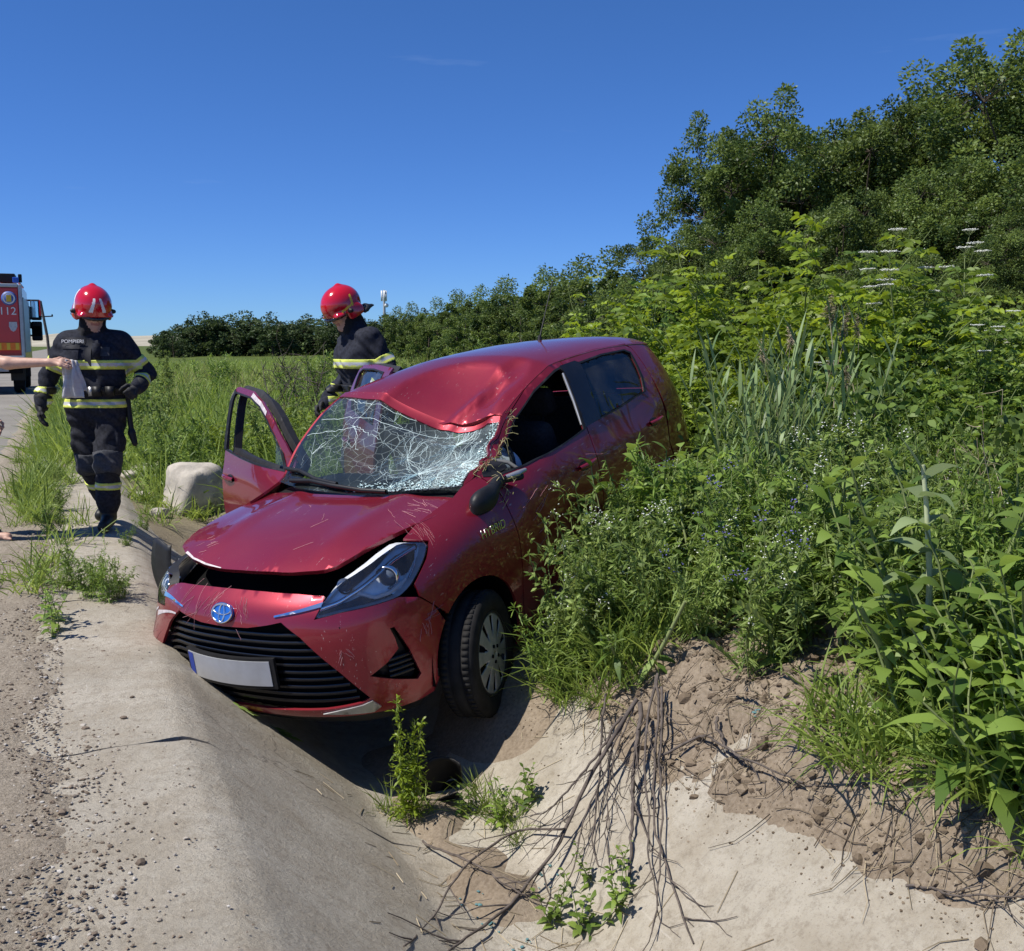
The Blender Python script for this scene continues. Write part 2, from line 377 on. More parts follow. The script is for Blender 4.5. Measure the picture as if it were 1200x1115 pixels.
def attrmat(name, stops, rough=.85, bump=.3):
    m = M_(name); a = m.n('Attribute'); a.attribute_name = 'tint'; v = m.coord()
    c = m.ramp(a.outputs['Fac'], stops); c = m.mix(m.ramp(m.noise(v, 60, 4), [(.4, 0.), (.7, .35)]), c, stops[0][1])
    m.set(base=c, rough=rough, spec=.25)
    if bump: m.bump(m.noise(v, 140, 5), bump, .004)
    return m.m
MAT_STONE = attrmat('stone', [(0., (.10, .075, .055)), (.4, (.22, .17, .125)), (.75, (.33, .285, .23)), (1., (.52, .49, .44))])
n = 9000
ps = np.c_[-.95+1.05*rng.beta(1.6, 1.5, n), .9+8*rng.beta(1, 1.6, n)]
n2 = 1500; ps2 = np.c_[-.2+.58*rng.beta(1, 2.3, n2), .9+4.2*rng.beta(1, 1.6, n2)]
keep2 = vnoise(ps2*2.3) > -.25
ps = np.vstack([ps, ps2[keep2]]); rr = np.r_[.0035+.008*rng.beta(1, 4, n), .0025+.009*rng.beta(1, 6, keep2.sum())]
zz = np.where(ps[:, 0] < -.1, .016, .006) + conc_z(ps[:, 0], ps[:, 1])*(ps[:, 0] > .3)
V, F, T = stones(np.c_[ps, zz+rr*.25], rr, .62)
o = mk('gravel', V, [F], MAT_STONE, smooth=False, tint=T); tag(o, 'loose brown and grey gravel scattered along the road shoulder', 'gravel', kind='stuff')
big = [(73, 955, .021, .35), (165, 1013, .017, .15), (64, 985, .013, .2), (145, 843, .015, .25), (100, 855, .013, .2), (77, 1002, .011, .3), (38, 957, .012, .85),
       (155, 818, .010, .1), (170, 943, .009, .2), (145, 975, .008, .8), (120, 1015, .010, .2), (68, 1068, .010, .15), (215, 1050, .007, .1), (97, 940, .008, .2)]
look = {0: ('largest round brown pebble resting on the concrete apron', None), 1: ('dark oval pebble resting alone on the concrete apron', None),
        6: ('pale chipped pebble at the edge of the gravel', None), 9: ('small whitish pebble on the concrete apron', None)}
for i, (u, v, r, t) in enumerate(big):
    p = hit(u, v); V, F, T = stones(np.array([[0, 0, r*.35]]), np.array([r]), .6, np.random.default_rng(i+40), .13, np.array([t]))
    o = mk('pebble', V, [F], MAT_STONE, tint=T, smooth=False); o.location = p
    lb, g = look.get(i, ('thumbnail-sized brown pebble lying on the concrete apron', 'pebbles on the apron'))
    tag(o, lb, 'stone', g)
# clods of earth on the slump
n = 2600; q = np.c_[2.0+1.45*rng.beta(1.3, 1.4, n), rng.uniform(1.2, 5.6, n)]
r = .008+.035*rng.beta(1, 4.5, n)
k_ = np.array([(gz(a, b) > conc_z(a, b)+.004) if a < 2.33 else True for a, b in q]) | (rng.uniform(size=n) < .05)
q, r = q[k_], r[k_]
V, F, T = stones(np.c_[q, np.array([top(a, b) for a, b in q])+r*.1], r, .75, rng, .22)
n = 5200; q2 = np.c_[1.75+.75*rng.beta(2, 1.4, n), rng.uniform(1.2, 4.4, n)]; dz_ = np.array([gz(a, b) for a, b in q2])-conc_z(q2[:, 0], q2[:, 1]); k_ = (dz_ > -.045) & (rng.uniform(size=n) < np.exp(np.minimum(0, dz_+.0)*45)); q2 = q2[k_]; r2 = .002+.006*rng.beta(1, 3, len(q2))
V2, F2, T2 = stones(np.c_[q2, np.array([top(a, b) for a, b in q2])+r2*.2], r2, .7, rng, .2); F = np.vstack([F, F2+len(V)]); V = np.vstack([V, V2]); T = np.r_[T, T2]
MAT_CLOD = attrmat('clod', [(0., (.105, .077, .052)), (.5, (.195, .15, .103)), (1., (.31, .25, .18))], .95, .8)
tag(mk('soil_clods', V, [F], MAT_CLOD, smooth=False, tint=T), 'crumbly brown clods of earth slumped over the concrete edge', 'soil', kind='stuff')
# ---- car body surfaces (car frame: x back from the nose, y to the car's left, z up) ----
def pchip(X, Y, q):
    X = np.asarray(X, float); Y = np.asarray(Y, float); q = np.asarray(q, float)
    h = np.diff(X); d = np.diff(Y) / h
    m = np.zeros_like(Y)
    for i in range(1, len(X) - 1):
        if d[i-1] * d[i] > 0:
            w1 = 2*h[i] + h[i-1]; w2 = h[i] + 2*h[i-1]
            m[i] = (w1 + w2) / (w1/d[i-1] + w2/d[i])
    m[0] = d[0]; m[-1] = d[-1]
    i = np.clip(np.searchsorted(X, q) - 1, 0, len(X) - 2)
    t = np.clip((q - X[i]) / h[i], -0.5, 1.5)
    a = (1 + 2*t) * (1 - t)**2; b = t * (1 - t)**2; c = t*t * (3 - 2*t); e = t*t * (t - 1)
    r = a*Y[i] + b*h[i]*m[i] + c*Y[i+1] + e*h[i]*m[i+1]
    lin = Y[i] + d[i]*(q - X[i])
    return np.where((q < X[0]) | (q > X[-1]), lin, r)

PLAN = np.array([(0,0),(.010,.20),(.045,.40),(.125,.58),(.26,.71),(.45,.785),(.79,.825),(1.2,.838),(1.7,.845),
                 (2.2,.8475),(2.8,.845),(3.3,.83),(3.62,.775),(3.80,.66),(3.90,.45),(3.937,.2),(3.945,0)], float)
_tt = np.r_[0, np.cumsum(np.hypot(*np.diff(PLAN, axis=0).T))]
_td = np.linspace(0, _tt[-1], 600)
def _cub(T, V, q):       # C2 natural-ish cubic through points
    n = len(T); h = np.diff(T); A = np.eye(n); r = np.zeros(n)
    for i in range(1, n-1):
        A[i, i-1] = h[i-1]; A[i, i] = 2*(h[i-1]+h[i]); A[i, i+1] = h[i]
        r[i] = 6*((V[i+1]-V[i])/h[i] - (V[i]-V[i-1])/h[i-1])
    M = np.linalg.solve(A, r); i = np.clip(np.searchsorted(T, q)-1, 0, n-2); a = T[i+1]-q; b = q-T[i]
    return M[i]*a**3/(6*h[i]) + M[i+1]*b**3/(6*h[i]) + (V[i]/h[i]-M[i]*h[i]/6)*a + (V[i+1]/h[i]-M[i+1]*h[i]/6)*b
_px, _py = _cub(_tt, PLAN[:, 0], _td), _cub(_tt, PLAN[:, 1], _td)
_U = np.r_[0, np.cumsum(np.hypot(np.diff(_px), np.diff(_py)))]
UCOL = np.interp(_tt, _td, _U)
def u_of_x(x):           # side part of the outline
    k = np.argmax(_py); return np.interp(x, _px, _U)
def u_of_y(y):           # front part of the outline
    k = 200; return np.interp(y, _py[:k], _U[:k])
Z0, Z1 = .14, 1.50
_front = [(.14,.13),(.19,.06),(.24,.015),(.32,0),(.50,0),(.58,.004),(.64,.015),(.70,.04),(.75,.085),(.79,.15),(.85,.30),(1.5,2.)]
_corn  = [(.14,.10),(.19,.05),(.25,.012),(.33,0),(.50,.0),(.60,.010),(.68,.035),(.75,.08),(.81,.135),(.86,.20),(.92,.30),(1.5,1.6)]
_lamp  = [(.14,.07),(.20,.03),(.30,.005),(.5,0),(.60,.004),(.68,.018),(.75,.045),(.81,.085),(.86,.135),(.90,.20),(.94,.29),(1.5,1.3)]
_arch  = [(.14,.04),(.20,.02),(.35,.0),(.6,0),(.70,.004),(.78,.018),(.84,.045),(.885,.085),(.92,.14),(.95,.21),(1.0,.32),(1.5,1.2)]
_cowl  = [(.14,.06),(.22,.035),(.40,.02),(.60,.0),(.70,.0),(.80,.014),(.88,.04),(.94,.08),(.98,.13),(1.02,.18),(1.10,.20),(1.2,.23),(1.3,.26),(1.38,.29),(1.42,.31),(1.5,.40)]
_door  = [(.14,.07),(.20,.04),(.30,.034),(.42,.03),(.58,.005),(.66,0),(.76,.006),(.86,.024),(.93,.046),(.97,.064),(1.03,.086),(1.12,.122),(1.22,.166),(1.31,.208),(1.38,.248),(1.42,.285),(1.46,.34),(1.5,.42)]
_rear  = [(.14,.05),(.25,.01),(.4,0),(.6,0),(.75,.01),(.9,.03),(1.0,.05),(1.1,.085),(1.22,.14),(1.32,.20),(1.40,.26),(1.5,.36)]
_back  = [(.14,.09),(.25,.01),(.4,0),(.58,.01),(.7,.05),(.9,.08),(1.0,.11),(1.15,.2),(1.3,.31),(1.42,.42),(1.5,.6)]
_cols = [_front]*3 + [_corn, _lamp, _lamp, _arch, _cowl] + [_door]*3 + [_rear]*2 + [_back]*4
_zg = np.linspace(Z0, Z1, 273); _ug = np.linspace(0, _U[-1], 500)
_tab = np.array([pchip(*np.array(c).T, _zg) for c in _cols])
_ins = np.array([pchip(UCOL, _tab[:, j], _ug) for j in range(len(_zg))]).T
_k = np.exp(-.5*(np.arange(-18, 19)/7.)**2); _k /= _k.sum()
_pad = np.concatenate([_ins[18:0:-1], _ins, _ins[-2:-20:-1]])
_ins = np.array([np.convolve(_pad[:, j], _k, 'valid') for j in range(len(_zg))]).T
_kz = np.exp(-.5*(np.arange(-4, 5)/2.)**2); _kz /= _kz.sum()
_pad = np.pad(_ins, ((0, 0), (4, 4)), 'edge')
_ins = np.array([np.convolve(_pad[i], _kz, 'valid') for i in range(len(_ug))])
def inset(u, z):
    fu = np.clip(u/_ug[-1]*(len(_ug)-1), 0, len(_ug)-1.001); fz = np.clip((z-Z0)/(Z1-Z0)*(len(_zg)-1), 0, len(_zg)-1.001)
    i = fu.astype(int); j = fz.astype(int); a = fu-i; b = fz-j
    return (_ins[i,j]*(1-a)*(1-b)+_ins[i+1,j]*a*(1-b)+_ins[i,j+1]*(1-a)*b+_ins[i+1,j+1]*a*b)
_nx = np.gradient(_py, _U); _ny = -np.gradient(_px, _U)      # inward normal of the outline (left half)
def S(u, z, off=0.0):    # body side/front surface; u may be negative (car's right)
    u = np.asarray(u, float); z = np.asarray(z, float); sg = np.where(u < 0, -1., 1.); u = np.abs(u)
    d = inset(u, z) + off
    x = np.interp(u, _U, _px) + d*np.interp(u, _U, _nx); y = np.interp(u, _U, _py) + d*np.interp(u, _U, _ny)
    return np.stack([x, sg*np.maximum(y, 0), z + 0*x], -1)
def hoodz(x, y):
    h = pchip([.10,.17,.25,.40,.6,.8,1.0,1.15,1.3], [.735,.775,.81,.862,.915,.955,.985,1.003,1.015], x)
    a = np.abs(y)/.70
    return h - .040*a**2 - .05*np.clip(a-.6, 0, 1)**2 + .012*np.exp(-((np.abs(y)-.36)/.07)**2)*np.clip((x-.2)*3, 0, 1)
ROOFX = [1.55,1.70,1.85,2.1,2.4,2.8,3.2,3.45,3.6]
def roofz(x, y):
    c = pchip(ROOFX, [1.405,1.455,1.482,1.503,1.51,1.502,1.478,1.452,1.43], x)
    r = railz(x); yr = raily(x)
    a = np.clip(np.abs(y)/yr, 0, 1.2)
    return c - (c-r)*(.45*a**2 + .55*a**5)
def railz(x): return pchip(ROOFX, [1.30,1.385,1.412,1.43,1.437,1.43,1.405,1.375,1.35], x)
def raily(x): return S(u_of_x(x), railz(x))[..., 1]
# ================================================================ smooth solids (surface nets over a distance field)
def nets(f, lo, hi, h):
    lo = np.asarray(lo, float); n = np.ceil((np.asarray(hi)-lo)/h).astype(int)+1
    ax = [(lo[k]+h*np.arange(n[k])).astype(np.float32) for k in range(3)]
    bs = 10; nb = -(-n//bs); D = np.full(nb*bs, 1., np.float32); rad = bs*h*.5*1.75+.02
    bc = np.stack(np.meshgrid(*[lo[k]+h*(np.arange(nb[k])*bs+bs/2) for k in range(3)], indexing='ij'), -1).astype(np.float32)
    d0 = f(bc); act = np.argwhere(np.abs(d0) < rad); D = np.repeat(np.repeat(np.repeat(d0.astype(np.float32), bs, 0), bs, 1), bs, 2)
    loc = np.stack(np.meshgrid(*[np.arange(bs)]*3, indexing='ij'), -1).reshape(-1, 3)
    for a in range(0, len(act), 250):
        ii = (act[a:a+250, None]*bs+loc).reshape(-1, 3); D[tuple(ii.T)] = f((lo+h*ii).astype(np.float32))
    D = D[:n[0], :n[1], :n[2]]
    I = D < 0; c = [slice(0, -1), slice(1, None)]
    cnt = sum(I[c[i], c[j], c[k]].astype(np.int8) for i in (0, 1) for j in (0, 1) for k in (0, 1))
    ci = np.argwhere((cnt > 0) & (cnt < 8)); idx = np.full(np.array(n)-1, -1, np.int32); idx[tuple(ci.T)] = np.arange(len(ci))
    acc = np.zeros((len(ci), 3)); w = np.zeros(len(ci))
    corners = [(i, j, k) for i in (0, 1) for j in (0, 1) for k in (0, 1)]
    for A in corners:
        for k in range(3):
            if A[k] == 0:
                B = list(A); B[k] = 1
                da = D[tuple((ci+A).T)]; db = D[tuple((ci+B).T)]; m = (da < 0) != (db < 0)
                t = np.where(m, da/np.where(m, da-db, 1), 0); p = np.tile(np.array(A, float), (len(ci), 1)); p[:, k] = t
                acc += p*m[:, None]; w += m
    V = lo + h*(ci + acc/w[:, None]); F = []
    for k in range(3):
        a, b = [(1, 2), (2, 0), (0, 1)][k]
        s0 = [slice(None)]*3; s1 = [slice(None)]*3; s0[k] = slice(0, -1); s1[k] = slice(1, None)
        e = I[tuple(s0)] != I[tuple(s1)]; E_ = np.argwhere(e)
        E_ = E_[(E_[:, a] > 0) & (E_[:, b] > 0) & (E_[:, a] < n[a]-1) & (E_[:, b] < n[b]-1)]
        oa = np.zeros(3, int); oa[a] = 1; ob = np.zeros(3, int); ob[b] = 1
        q = np.stack([idx[tuple((E_-oa-ob).T)], idx[tuple((E_-ob).T)], idx[tuple(E_.T)], idx[tuple((E_-oa).T)]], 1)
        fl = I[tuple(E_.T)]
        q[~fl] = q[~fl][:, ::-1]; F.append(q)
    return V, np.concatenate(F)
class Solid:
    def __init__(s): s.p = []; s.fold = None
    def cap(s, a, b, ra, rb=None, m=0, k=.03, sc=(1, 1, 1)):
        s.p.append(('c', np.array(a, np.float32), np.array(b, np.float32), ra, ra if rb is None else rb, m, k, np.array(sc, np.float32))); return s
    def ell(s, c, r, m=0, k=.02, R=None):
        s.p.append(('e', np.array(c, np.float32), np.array(r, np.float32), None if R is None else np.array(R, np.float32), 0, m, k, 0)); return s
    def box(s, c, d, r, m=0, k=.01, R=None):
        s.p.append(('b', np.array(c, np.float32), np.array(d, np.float32)/2-r, None if R is None else np.array(R, np.float32), r, m, k, 0)); return s
    def one(s, q, P):
        t = q[0]
        if t == 'c':
            sc = q[7]; Q = P/sc; a = q[1]/sc; b = q[2]/sc; ba = b-a; pa = Q-a
            h = np.clip((pa @ ba)/max(float(ba @ ba), 1e-9), 0, 1); d = pa - h[..., None]*ba
            return (np.sqrt((d*d).sum(-1)) - (q[3]+(q[4]-q[3])*h))*float(sc.min())
        d = P-q[1]
        if q[3] is not None: d = d @ q[3]
        if t == 'e':
            k0 = np.sqrt(((d/q[2])**2).sum(-1)); k1 = np.sqrt(((d/q[2]**2)**2).sum(-1)); return k0*(k0-1)/np.maximum(k1, 1e-6)
        e = np.abs(d)-q[2]; return np.sqrt((np.maximum(e, 0)**2).sum(-1)) + np.minimum(e.max(-1), 0) - q[4]
    def f(s, P):
        r = None
        for q in s.p:
            d = s.one(q, P)
            if r is None: r = d
            else:
                k = q[6]; h = np.clip(.5+.5*(r-d)/k, 0, 1); r = r*(1-h)+d*h - k*h*(1-h)
        if s.fold is not None: r = r + s.fold(P)
        return r
    def near(s, P):
        D = np.stack([s.one(q, P) for q in s.p]); return np.array([q[5] for q in s.p])[D.argmin(0)]
    def bounds(s, m=.04):
        lo, hi = [], []
        for q in s.p:
            if q[0] == 'c':
                R = max(q[3], q[4])*q[7].max(); lo.append(np.minimum(q[1], q[2])-R); hi.append(np.maximum(q[1], q[2])+R)
            else:
                R = (q[2] if q[3] is None else np.full(3, np.linalg.norm(q[2]))) + (q[4] if q[0] == 'b' else 0); lo.append(q[1]-R); hi.append(q[1]+R)
        return np.min(lo, 0)-m, np.max(hi, 0)+m
    def obj(s, name, mats, parent=None, h=.008, f=None, pick=None, xf=None):
        lo, hi = s.bounds(); V, F = nets(f or s.f, lo, hi, h)
        c = V[F].mean(1).astype(np.float32); mi = (pick or s.near)(c)
        if xf is not None: V = xf(V)
        return mk(name, V, [F], mats, parent, mi)
# ================================================================ THE CAR
def pip(P, poly):
    x, y = P[:, 0], P[:, 1]; r = np.zeros(len(P), bool); q = np.roll(poly, 1, 0)
    for (x1, y1), (x2, y2) in zip(poly, q):
        if y1 != y2: r ^= ((y1 > y) != (y2 > y)) & (x < (x2-x1)*(y-y1)/(y2-y1)+x1)
    return r
def resample(poly, step):
    poly = np.asarray(poly, float); o = []
    for a, b in zip(poly, np.roll(poly, -1, 0)):
        n = max(1, int(np.ceil(np.hypot(*(b-a))/step))); o += [a+(b-a)*k/n for k in range(n)]
    return np.array(o)
def smooth_poly(poly, it=2):
    """round off corners a little"""
    p = np.asarray(poly, float)
    for _ in range(it): p = np.stack([p*.85+np.roll(p, -1, 0)*.15, p*.15+np.roll(p, -1, 0)*.85], 1).reshape(-1, 2)
    return p
def fill2d(poly, holes=(), step=.03):
    loops = [resample(q, step) for q in (poly, *holes)]; P = np.concatenate(loops); E_ = []; n = 0
    for q in loops: E_ += [(n+i, n+(i+1) % len(q)) for i in range(len(q))]; n += len(q)
    lo, hi = loops[0].min(0), loops[0].max(0)
    g = np.stack(np.meshgrid(np.arange(lo[0], hi[0], step), np.arange(lo[1], hi[1], step), indexing='ij'), -1).reshape(-1, 2)+step*.37
    inside = pip(g, loops[0])
    for q in loops[1:]: inside &= ~pip(g, q)
    g = g[inside]
    if len(g): g = g[np.array([np.min(np.hypot(*(P-a).T)) for a in g]) > step*.45]
    A = np.vstack([P, g])
    vs, es, fs, *_ = delaunay_2d_cdt([Vector(a) for a in A.tolist()], E_, [], 0, 1e-6)
    A = np.array([v[:] for v in vs]); T = np.array([f for f in fs if len(f) == 3]); c = A[T].mean(1)
    k = pip(c, loops[0])
    for q in loops[1:]: k &= ~pip(c, q)
    return A, T[k]
def boundary(T):
    e = np.concatenate([T[:, [0, 1]], T[:, [1, 2]], T[:, [2, 0]]]); key = np.sort(e, 1)
    _, inv, cnt = np.unique(key, axis=0, return_inverse=True, return_counts=True); return e[cnt[inv.ravel()] == 1]
INSIDE = np.array([1.95, 0, .75])
def deform(p):
    p = np.array(p, float); x, y, z = p[..., 0], p[..., 1], p[..., 2]
    hi = sstep(z, .98, 1.30)
    w = np.exp(-((x-1.58)/.50)**2-((y-.58)/.36)**2)*hi
    ramp = np.clip((2.22-x)/.56, 0, 1.15); yw = .30+.70*sstep(y, -.42, .40); yw = yw*sstep(y, -.62, -.30)
    dz = -.045*w - .120*ramp*yw*hi; dy = -.085*w; dx = .02*w
    # sharp fold and pushed-in panel of the roof above the driver
    roof = sstep(z, 1.30, 1.40)
    t = (x-1.62)*.34+(y-.14)*.94
    r2 = ((x-1.66)/.46)**2+((y-.16)/.36)**2; dz = dz - .085*roof*np.maximum(0, 1-r2)**.8
    r3 = ((x-1.98)/.24)**2+((y-.40)/.10)**2; dz = dz - .035*roof*np.maximum(0, 1-r3)
    dz = dz + .030*roof*np.maximum(0, 1-np.abs(y-.30-.35*(x-1.75))/.06)*np.exp(-((x-1.82)/.24)**2)
    # A-pillar buckles
    pil = sstep(z, .95, 1.05)*(1-sstep(z, 1.30, 1.42))*np.exp(-((x-1.38)/.28)**2)*(y > .4)
    dy = dy + .014*pil*np.sin(z*34+x*20) - .02*pil
    # nearside front wing and door skin: shallow dents
    dy = dy - .022*np.exp(-((x-1.16)/.13)**2-((z-.87)/.10)**2)*(y > .4) - .018*np.exp(-((x-1.75)/.30)**2-((z-.62)/.16)**2)*(y > .4)
    dy = dy - .012*np.exp(-((x-2.45)/.3)**2-((z-.6)/.12)**2)*(y > .4)
    return np.stack([x+dx, y+dy, z+dz], -1)
def flip(p): p = np.array(p, float); p[..., 0] *= -1; return p
def pmap(f, A, off=0., dfm=deform): p = f(A[:, 0], A[:, 1], off); return dfm(p) if dfm else p
def panel(name, poly, mat, parent, f=None, holes=(), step=.03, off=0., flange=.014, dfm=deform, mi=0, solid=0.):
    f = f or S; A, T = fill2d(poly, holes, step); V = pmap(f, A, off, dfm)
    e = .004; a = pmap(f, A+[e, 0], off, dfm)-pmap(f, A-[e, 0], off, dfm); b = pmap(f, A+[0, e], off, dfm)-pmap(f, A-[0, e], off, dfm)
    N = nrm(np.cross(a, b)); N *= np.sign((N*(V-INSIDE)).sum(-1).mean() or 1)
    fn = np.cross(V[T[:, 1]]-V[T[:, 0]], V[T[:, 2]]-V[T[:, 0]]); fl = (fn*N[T].mean(1)).sum(-1) < 0; T[fl] = T[fl][:, ::-1]
    B = Buf(); B.add(flip(V), T[:, ::-1], mi)
    if flange:
        E_ = boundary(T); q = np.concatenate([V[E_[:, 0]], V[E_[:, 1]], V[E_[:, 1]]-N[E_[:, 1]]*flange, V[E_[:, 0]]-N[E_[:, 0]]*flange]); k = len(E_); i = np.arange(k)
        B.add(flip(q), np.stack([i, i+k, i+2*k, i+3*k], 1), mi)
    return B.obj(name, mat, parent)
def mir(poly): p = np.array(poly, float); p[:, 0] *= -1; return p
def xz(*pts): return np.array([(float(u_of_x(x)), z) for x, z in pts])

# --- materials
def paint(name, c, dust=.5):
    m = M_(name); v = m.coord(); sp = m.n('SeparateXYZ'); m.l(v, sp.inputs['Vector'])
    fl = m.noise(v, 900, 1)
    base = m.mix(m.ramp(fl, [(.35, 0.), (.65, 1.)]), tuple(x*.82 for x in c), tuple(x*1.2 for x in c))
    sc1 = m.ramp(m.noise(m.coord((2.5, 38, 14)), 3.2, 3, .6), [(.665, 0.), (.70, 1.)])
    msk = m.ramp(m.noise(v, 2.6, 3), [(.50, 0.), (.62, 1.)])
    sc = m.n('Math', operation='MULTIPLY'); m.l(sc1, sc.inputs[0]); m.l(msk, sc.inputs[1])
    base = m.mix(sc.outputs[0], base, (.55, .36, .36))
    # road dust and mud, heavier low on the sills
    low = m.n('MapRange'); m.l(sp.outputs['Z'], low.inputs['Value']); low.inputs['From Min'].default_value = .80; low.inputs['From Max'].default_value = .30; low.inputs['To Min'].default_value = .0; low.inputs['To Max'].default_value = 1.
    back = m.n('MapRange'); m.l(sp.outputs['X'], back.inputs['Value']); back.inputs['From Min'].default_value = -.9; back.inputs['From Max'].default_value = -1.7
    mu = m.n('Math', operation='MULTIPLY'); m.l(low.outputs[0], mu.inputs[0]); m.l(back.outputs[0], mu.inputs[1])
    dn = m.ramp(m.noise(v, 6, 9, .7), [(.30, 0.), (.62, 1.)])
    mud = m.n('Math', operation='MULTIPLY'); m.l(mu.outputs[0], mud.inputs[0]); m.l(dn, mud.inputs[1])
    film = m.ramp(m.noise(v, 3.1, 9, .68), [(.35, .03), (.8, .22*dust)])
    tot = m.n('Math', operation='MAXIMUM'); m.l(mud.outputs[0], tot.inputs[0]); m.l(film, tot.inputs[1])
    base = m.mix(tot.outputs[0], base, (.17, .12, .085))
    inv = m.n('Math', operation='SUBTRACT'); inv.inputs[0].default_value = 1; m.l(tot.outputs[0], inv.inputs[1])
    ro = m.n('MapRange'); m.l(tot.outputs[0], ro.inputs['Value']); ro.inputs['To Min'].default_value = .36; ro.inputs['To Max'].default_value = .9
    me = m.n('Math', operation='MULTIPLY'); m.l(inv.outputs[0], me.inputs[0]); me.inputs[1].default_value = .55
    m.set(base=base, rough=ro.outputs[0], metal=me.outputs[0], coat=inv.outputs[0], coatr=.045, spec=.5)
    return m.m
MAT_PAINT = paint('dark_red_paint', (.27, .006, .022))
MAT_BLACK = plain('black_plastic', (.012, .012, .013), .5, .3, 20, spec=.35)
MAT_DARK = plain('underbody_black', (.006, .006, .006), .9, .3, 6, spec=.1)
MAT_GLOSSB = plain('gloss_black_trim', (.010, .010, .012), .22, .2, 12, spec=.5, bump=.03)
MAT_CHROME = plain('chrome', (.80, .82, .85), .14, .06, 20, metal=1, bump=.03)
MAT_SILVER = plain('satin_silver', (.46, .46, .46), .38, .12, 30, metal=.7, bump=.05)
MAT_RUBBER = plain('tyre_rubber', (.020, .019, .018), .85, .45, 14, spec=.2)
MAT_RUST = plain('brake_steel', (.12, .09, .07), .6, .4, 20, metal=.6)
MAT_CLOTH = plain('seat_cloth', (.022, .022, .026), .95, .3, 60, spec=.1)
MAT_DASH = plain('dash_plastic', (.018, .018, .020), .65, .25, 30)
MAT_WHITE = plain('airbag_white', (.72, .72, .73), .85, .06, 12)
MAT_GLASS = glassmat('side_glass', (.62, .68, .66), .01, dirt=.10)
MAT_LENS = glassmat('lamp_lens', (.97, .975, .98), .01, dirt=.05)
MAT_LAMPB = plain('lamp_reflector', (.80, .83, .87), .25, .12, 25, metal=.25, bump=.1)
MAT_SCRATCH = plain('bare_scraped_metal', (.62, .55, .55), .5, .25, 40, metal=.3)
m = M_('shattered_windscreen'); v = m.coord()
def crackmask(scale, w, warp=0.):
    vo = m.n('TexVoronoi', feature='DISTANCE_TO_EDGE'); vo.inputs['Scale'].default_value = scale; m.l(v, vo.inputs['Vector']); return m.ramp(vo.outputs['Distance'], [(0., 1.), (w, 0.)])
zone = m.ramp(m.noise(v, 2.6, 4), [(.40, 0.), (.62, 1.)])
sepx = m.n('SeparateXYZ'); m.l(v, sepx.inputs['Vector'])
side = m.n('MapRange'); m.l(sepx.outputs['Y'], side.inputs['Value']); side.inputs['From Min'].default_value = .05; side.inputs['From Max'].default_value = .45; side.inputs['To Min'].default_value = .12
k1 = m.n('Math', operation='MULTIPLY'); m.l(crackmask(16, .035), k1.inputs[0]); m.l(zone, k1.inputs[1])
k2 = m.n('Math', operation='MULTIPLY'); m.l(crackmask(70, .10), k2.inputs[0]); m.l(side.outputs[0], k2.inputs[1])
k2b = m.n('Math', operation='MULTIPLY'); m.l(k2.outputs[0], k2b.inputs[0]); m.l(zone, k2b.inputs[1])
k3 = m.n('Math', operation='MAXIMUM'); m.l(k1.outputs[0], k3.inputs[0]); m.l(k2b.outputs[0], k3.inputs[1])
k4 = m.n('Math', operation='MULTIPLY'); k4.inputs[1].default_value = .42; m.l(k3.outputs[0], k4.inputs[0])
haze_ = m.n('Math', operation='MAXIMUM'); m.l(k4.outputs[0], haze_.inputs[0])
hz = m.n('Math', operation='MULTIPLY'); m.l(zone, hz.inputs[0]); m.l(side.outputs[0], hz.inputs[1]); hz2 = m.n('Math', operation='MULTIPLY_ADD'); m.l(hz.outputs[0], hz2.inputs[0]); hz2.inputs[1].default_value = .20; hz2.inputs[2].default_value = .015; m.l(hz2.outputs[0], haze_.inputs[1])
tr = m.n('BsdfTransparent'); tr.inputs['Color'].default_value = (.42, .52, .55, 1)
gl = m.n('BsdfGlossy'); gl.inputs['Roughness'].default_value = .03
fr = m.n('Fresnel'); fr.inputs['IOR'].default_value = 1.5
bm_ = m.n('Bump'); bm_.inputs['Strength'].default_value = .35; bm_.inputs['Distance'].default_value = .01; m.l(m.noise(v, 14, 3), bm_.inputs['Height']); m.l(bm_.outputs['Normal'], gl.inputs['Normal'])
s1 = m.n('MixShader'); m.l(fr.outputs[0], s1.inputs[0]); m.l(tr.outputs[0], s1.inputs[1]); m.l(gl.outputs[0], s1.inputs[2])
df = m.n('BsdfDiffuse'); df.inputs['Color'].default_value = (.62, .74, .72, 1)
s2 = m.n('MixShader'); m.l(haze_.outputs[0], s2.inputs[0]); m.l(s1.outputs[0], s2.inputs[1]); m.l(df.outputs[0], s2.inputs[2]); m.l(s2.outputs[0], m.out.inputs['Surface'])
MAT_WIND = m.m

# --- pose (measured from the photograph: nose down in the ditch, driver's side a little raised)
def c2w(v): v = np.asarray(v, float); return np.array([v[0]*CY+v[1]*SY, -v[0]*SY+v[1]*CY, v[2]])
fwd = nrm(c2w((-.522, -.841, -.142))); lft = c2w((.844, -.534, .058)); lft = nrm(lft-fwd*(fwd @ lft)); upv = np.cross(fwd, lft)
CAR_O = c2w((-1.222, 4.508, -.45)); CAR_R = np.stack([fwd, lft, upv], 1)
car = empty('crashed_car')
Mx = Matrix.Identity(4)
for i in range(3):
    for j in range(3): Mx[i][j] = float(CAR_R[i, j])
    Mx[i][3] = float(CAR_O[i])
car.matrix_world = Mx
tag(car, 'crashed dark red hatchback with crushed roof nosed down into the concrete ditch', 'car')
def car_w(p): p = flip(np.asarray(p, float)); return CAR_O + p @ CAR_R.T

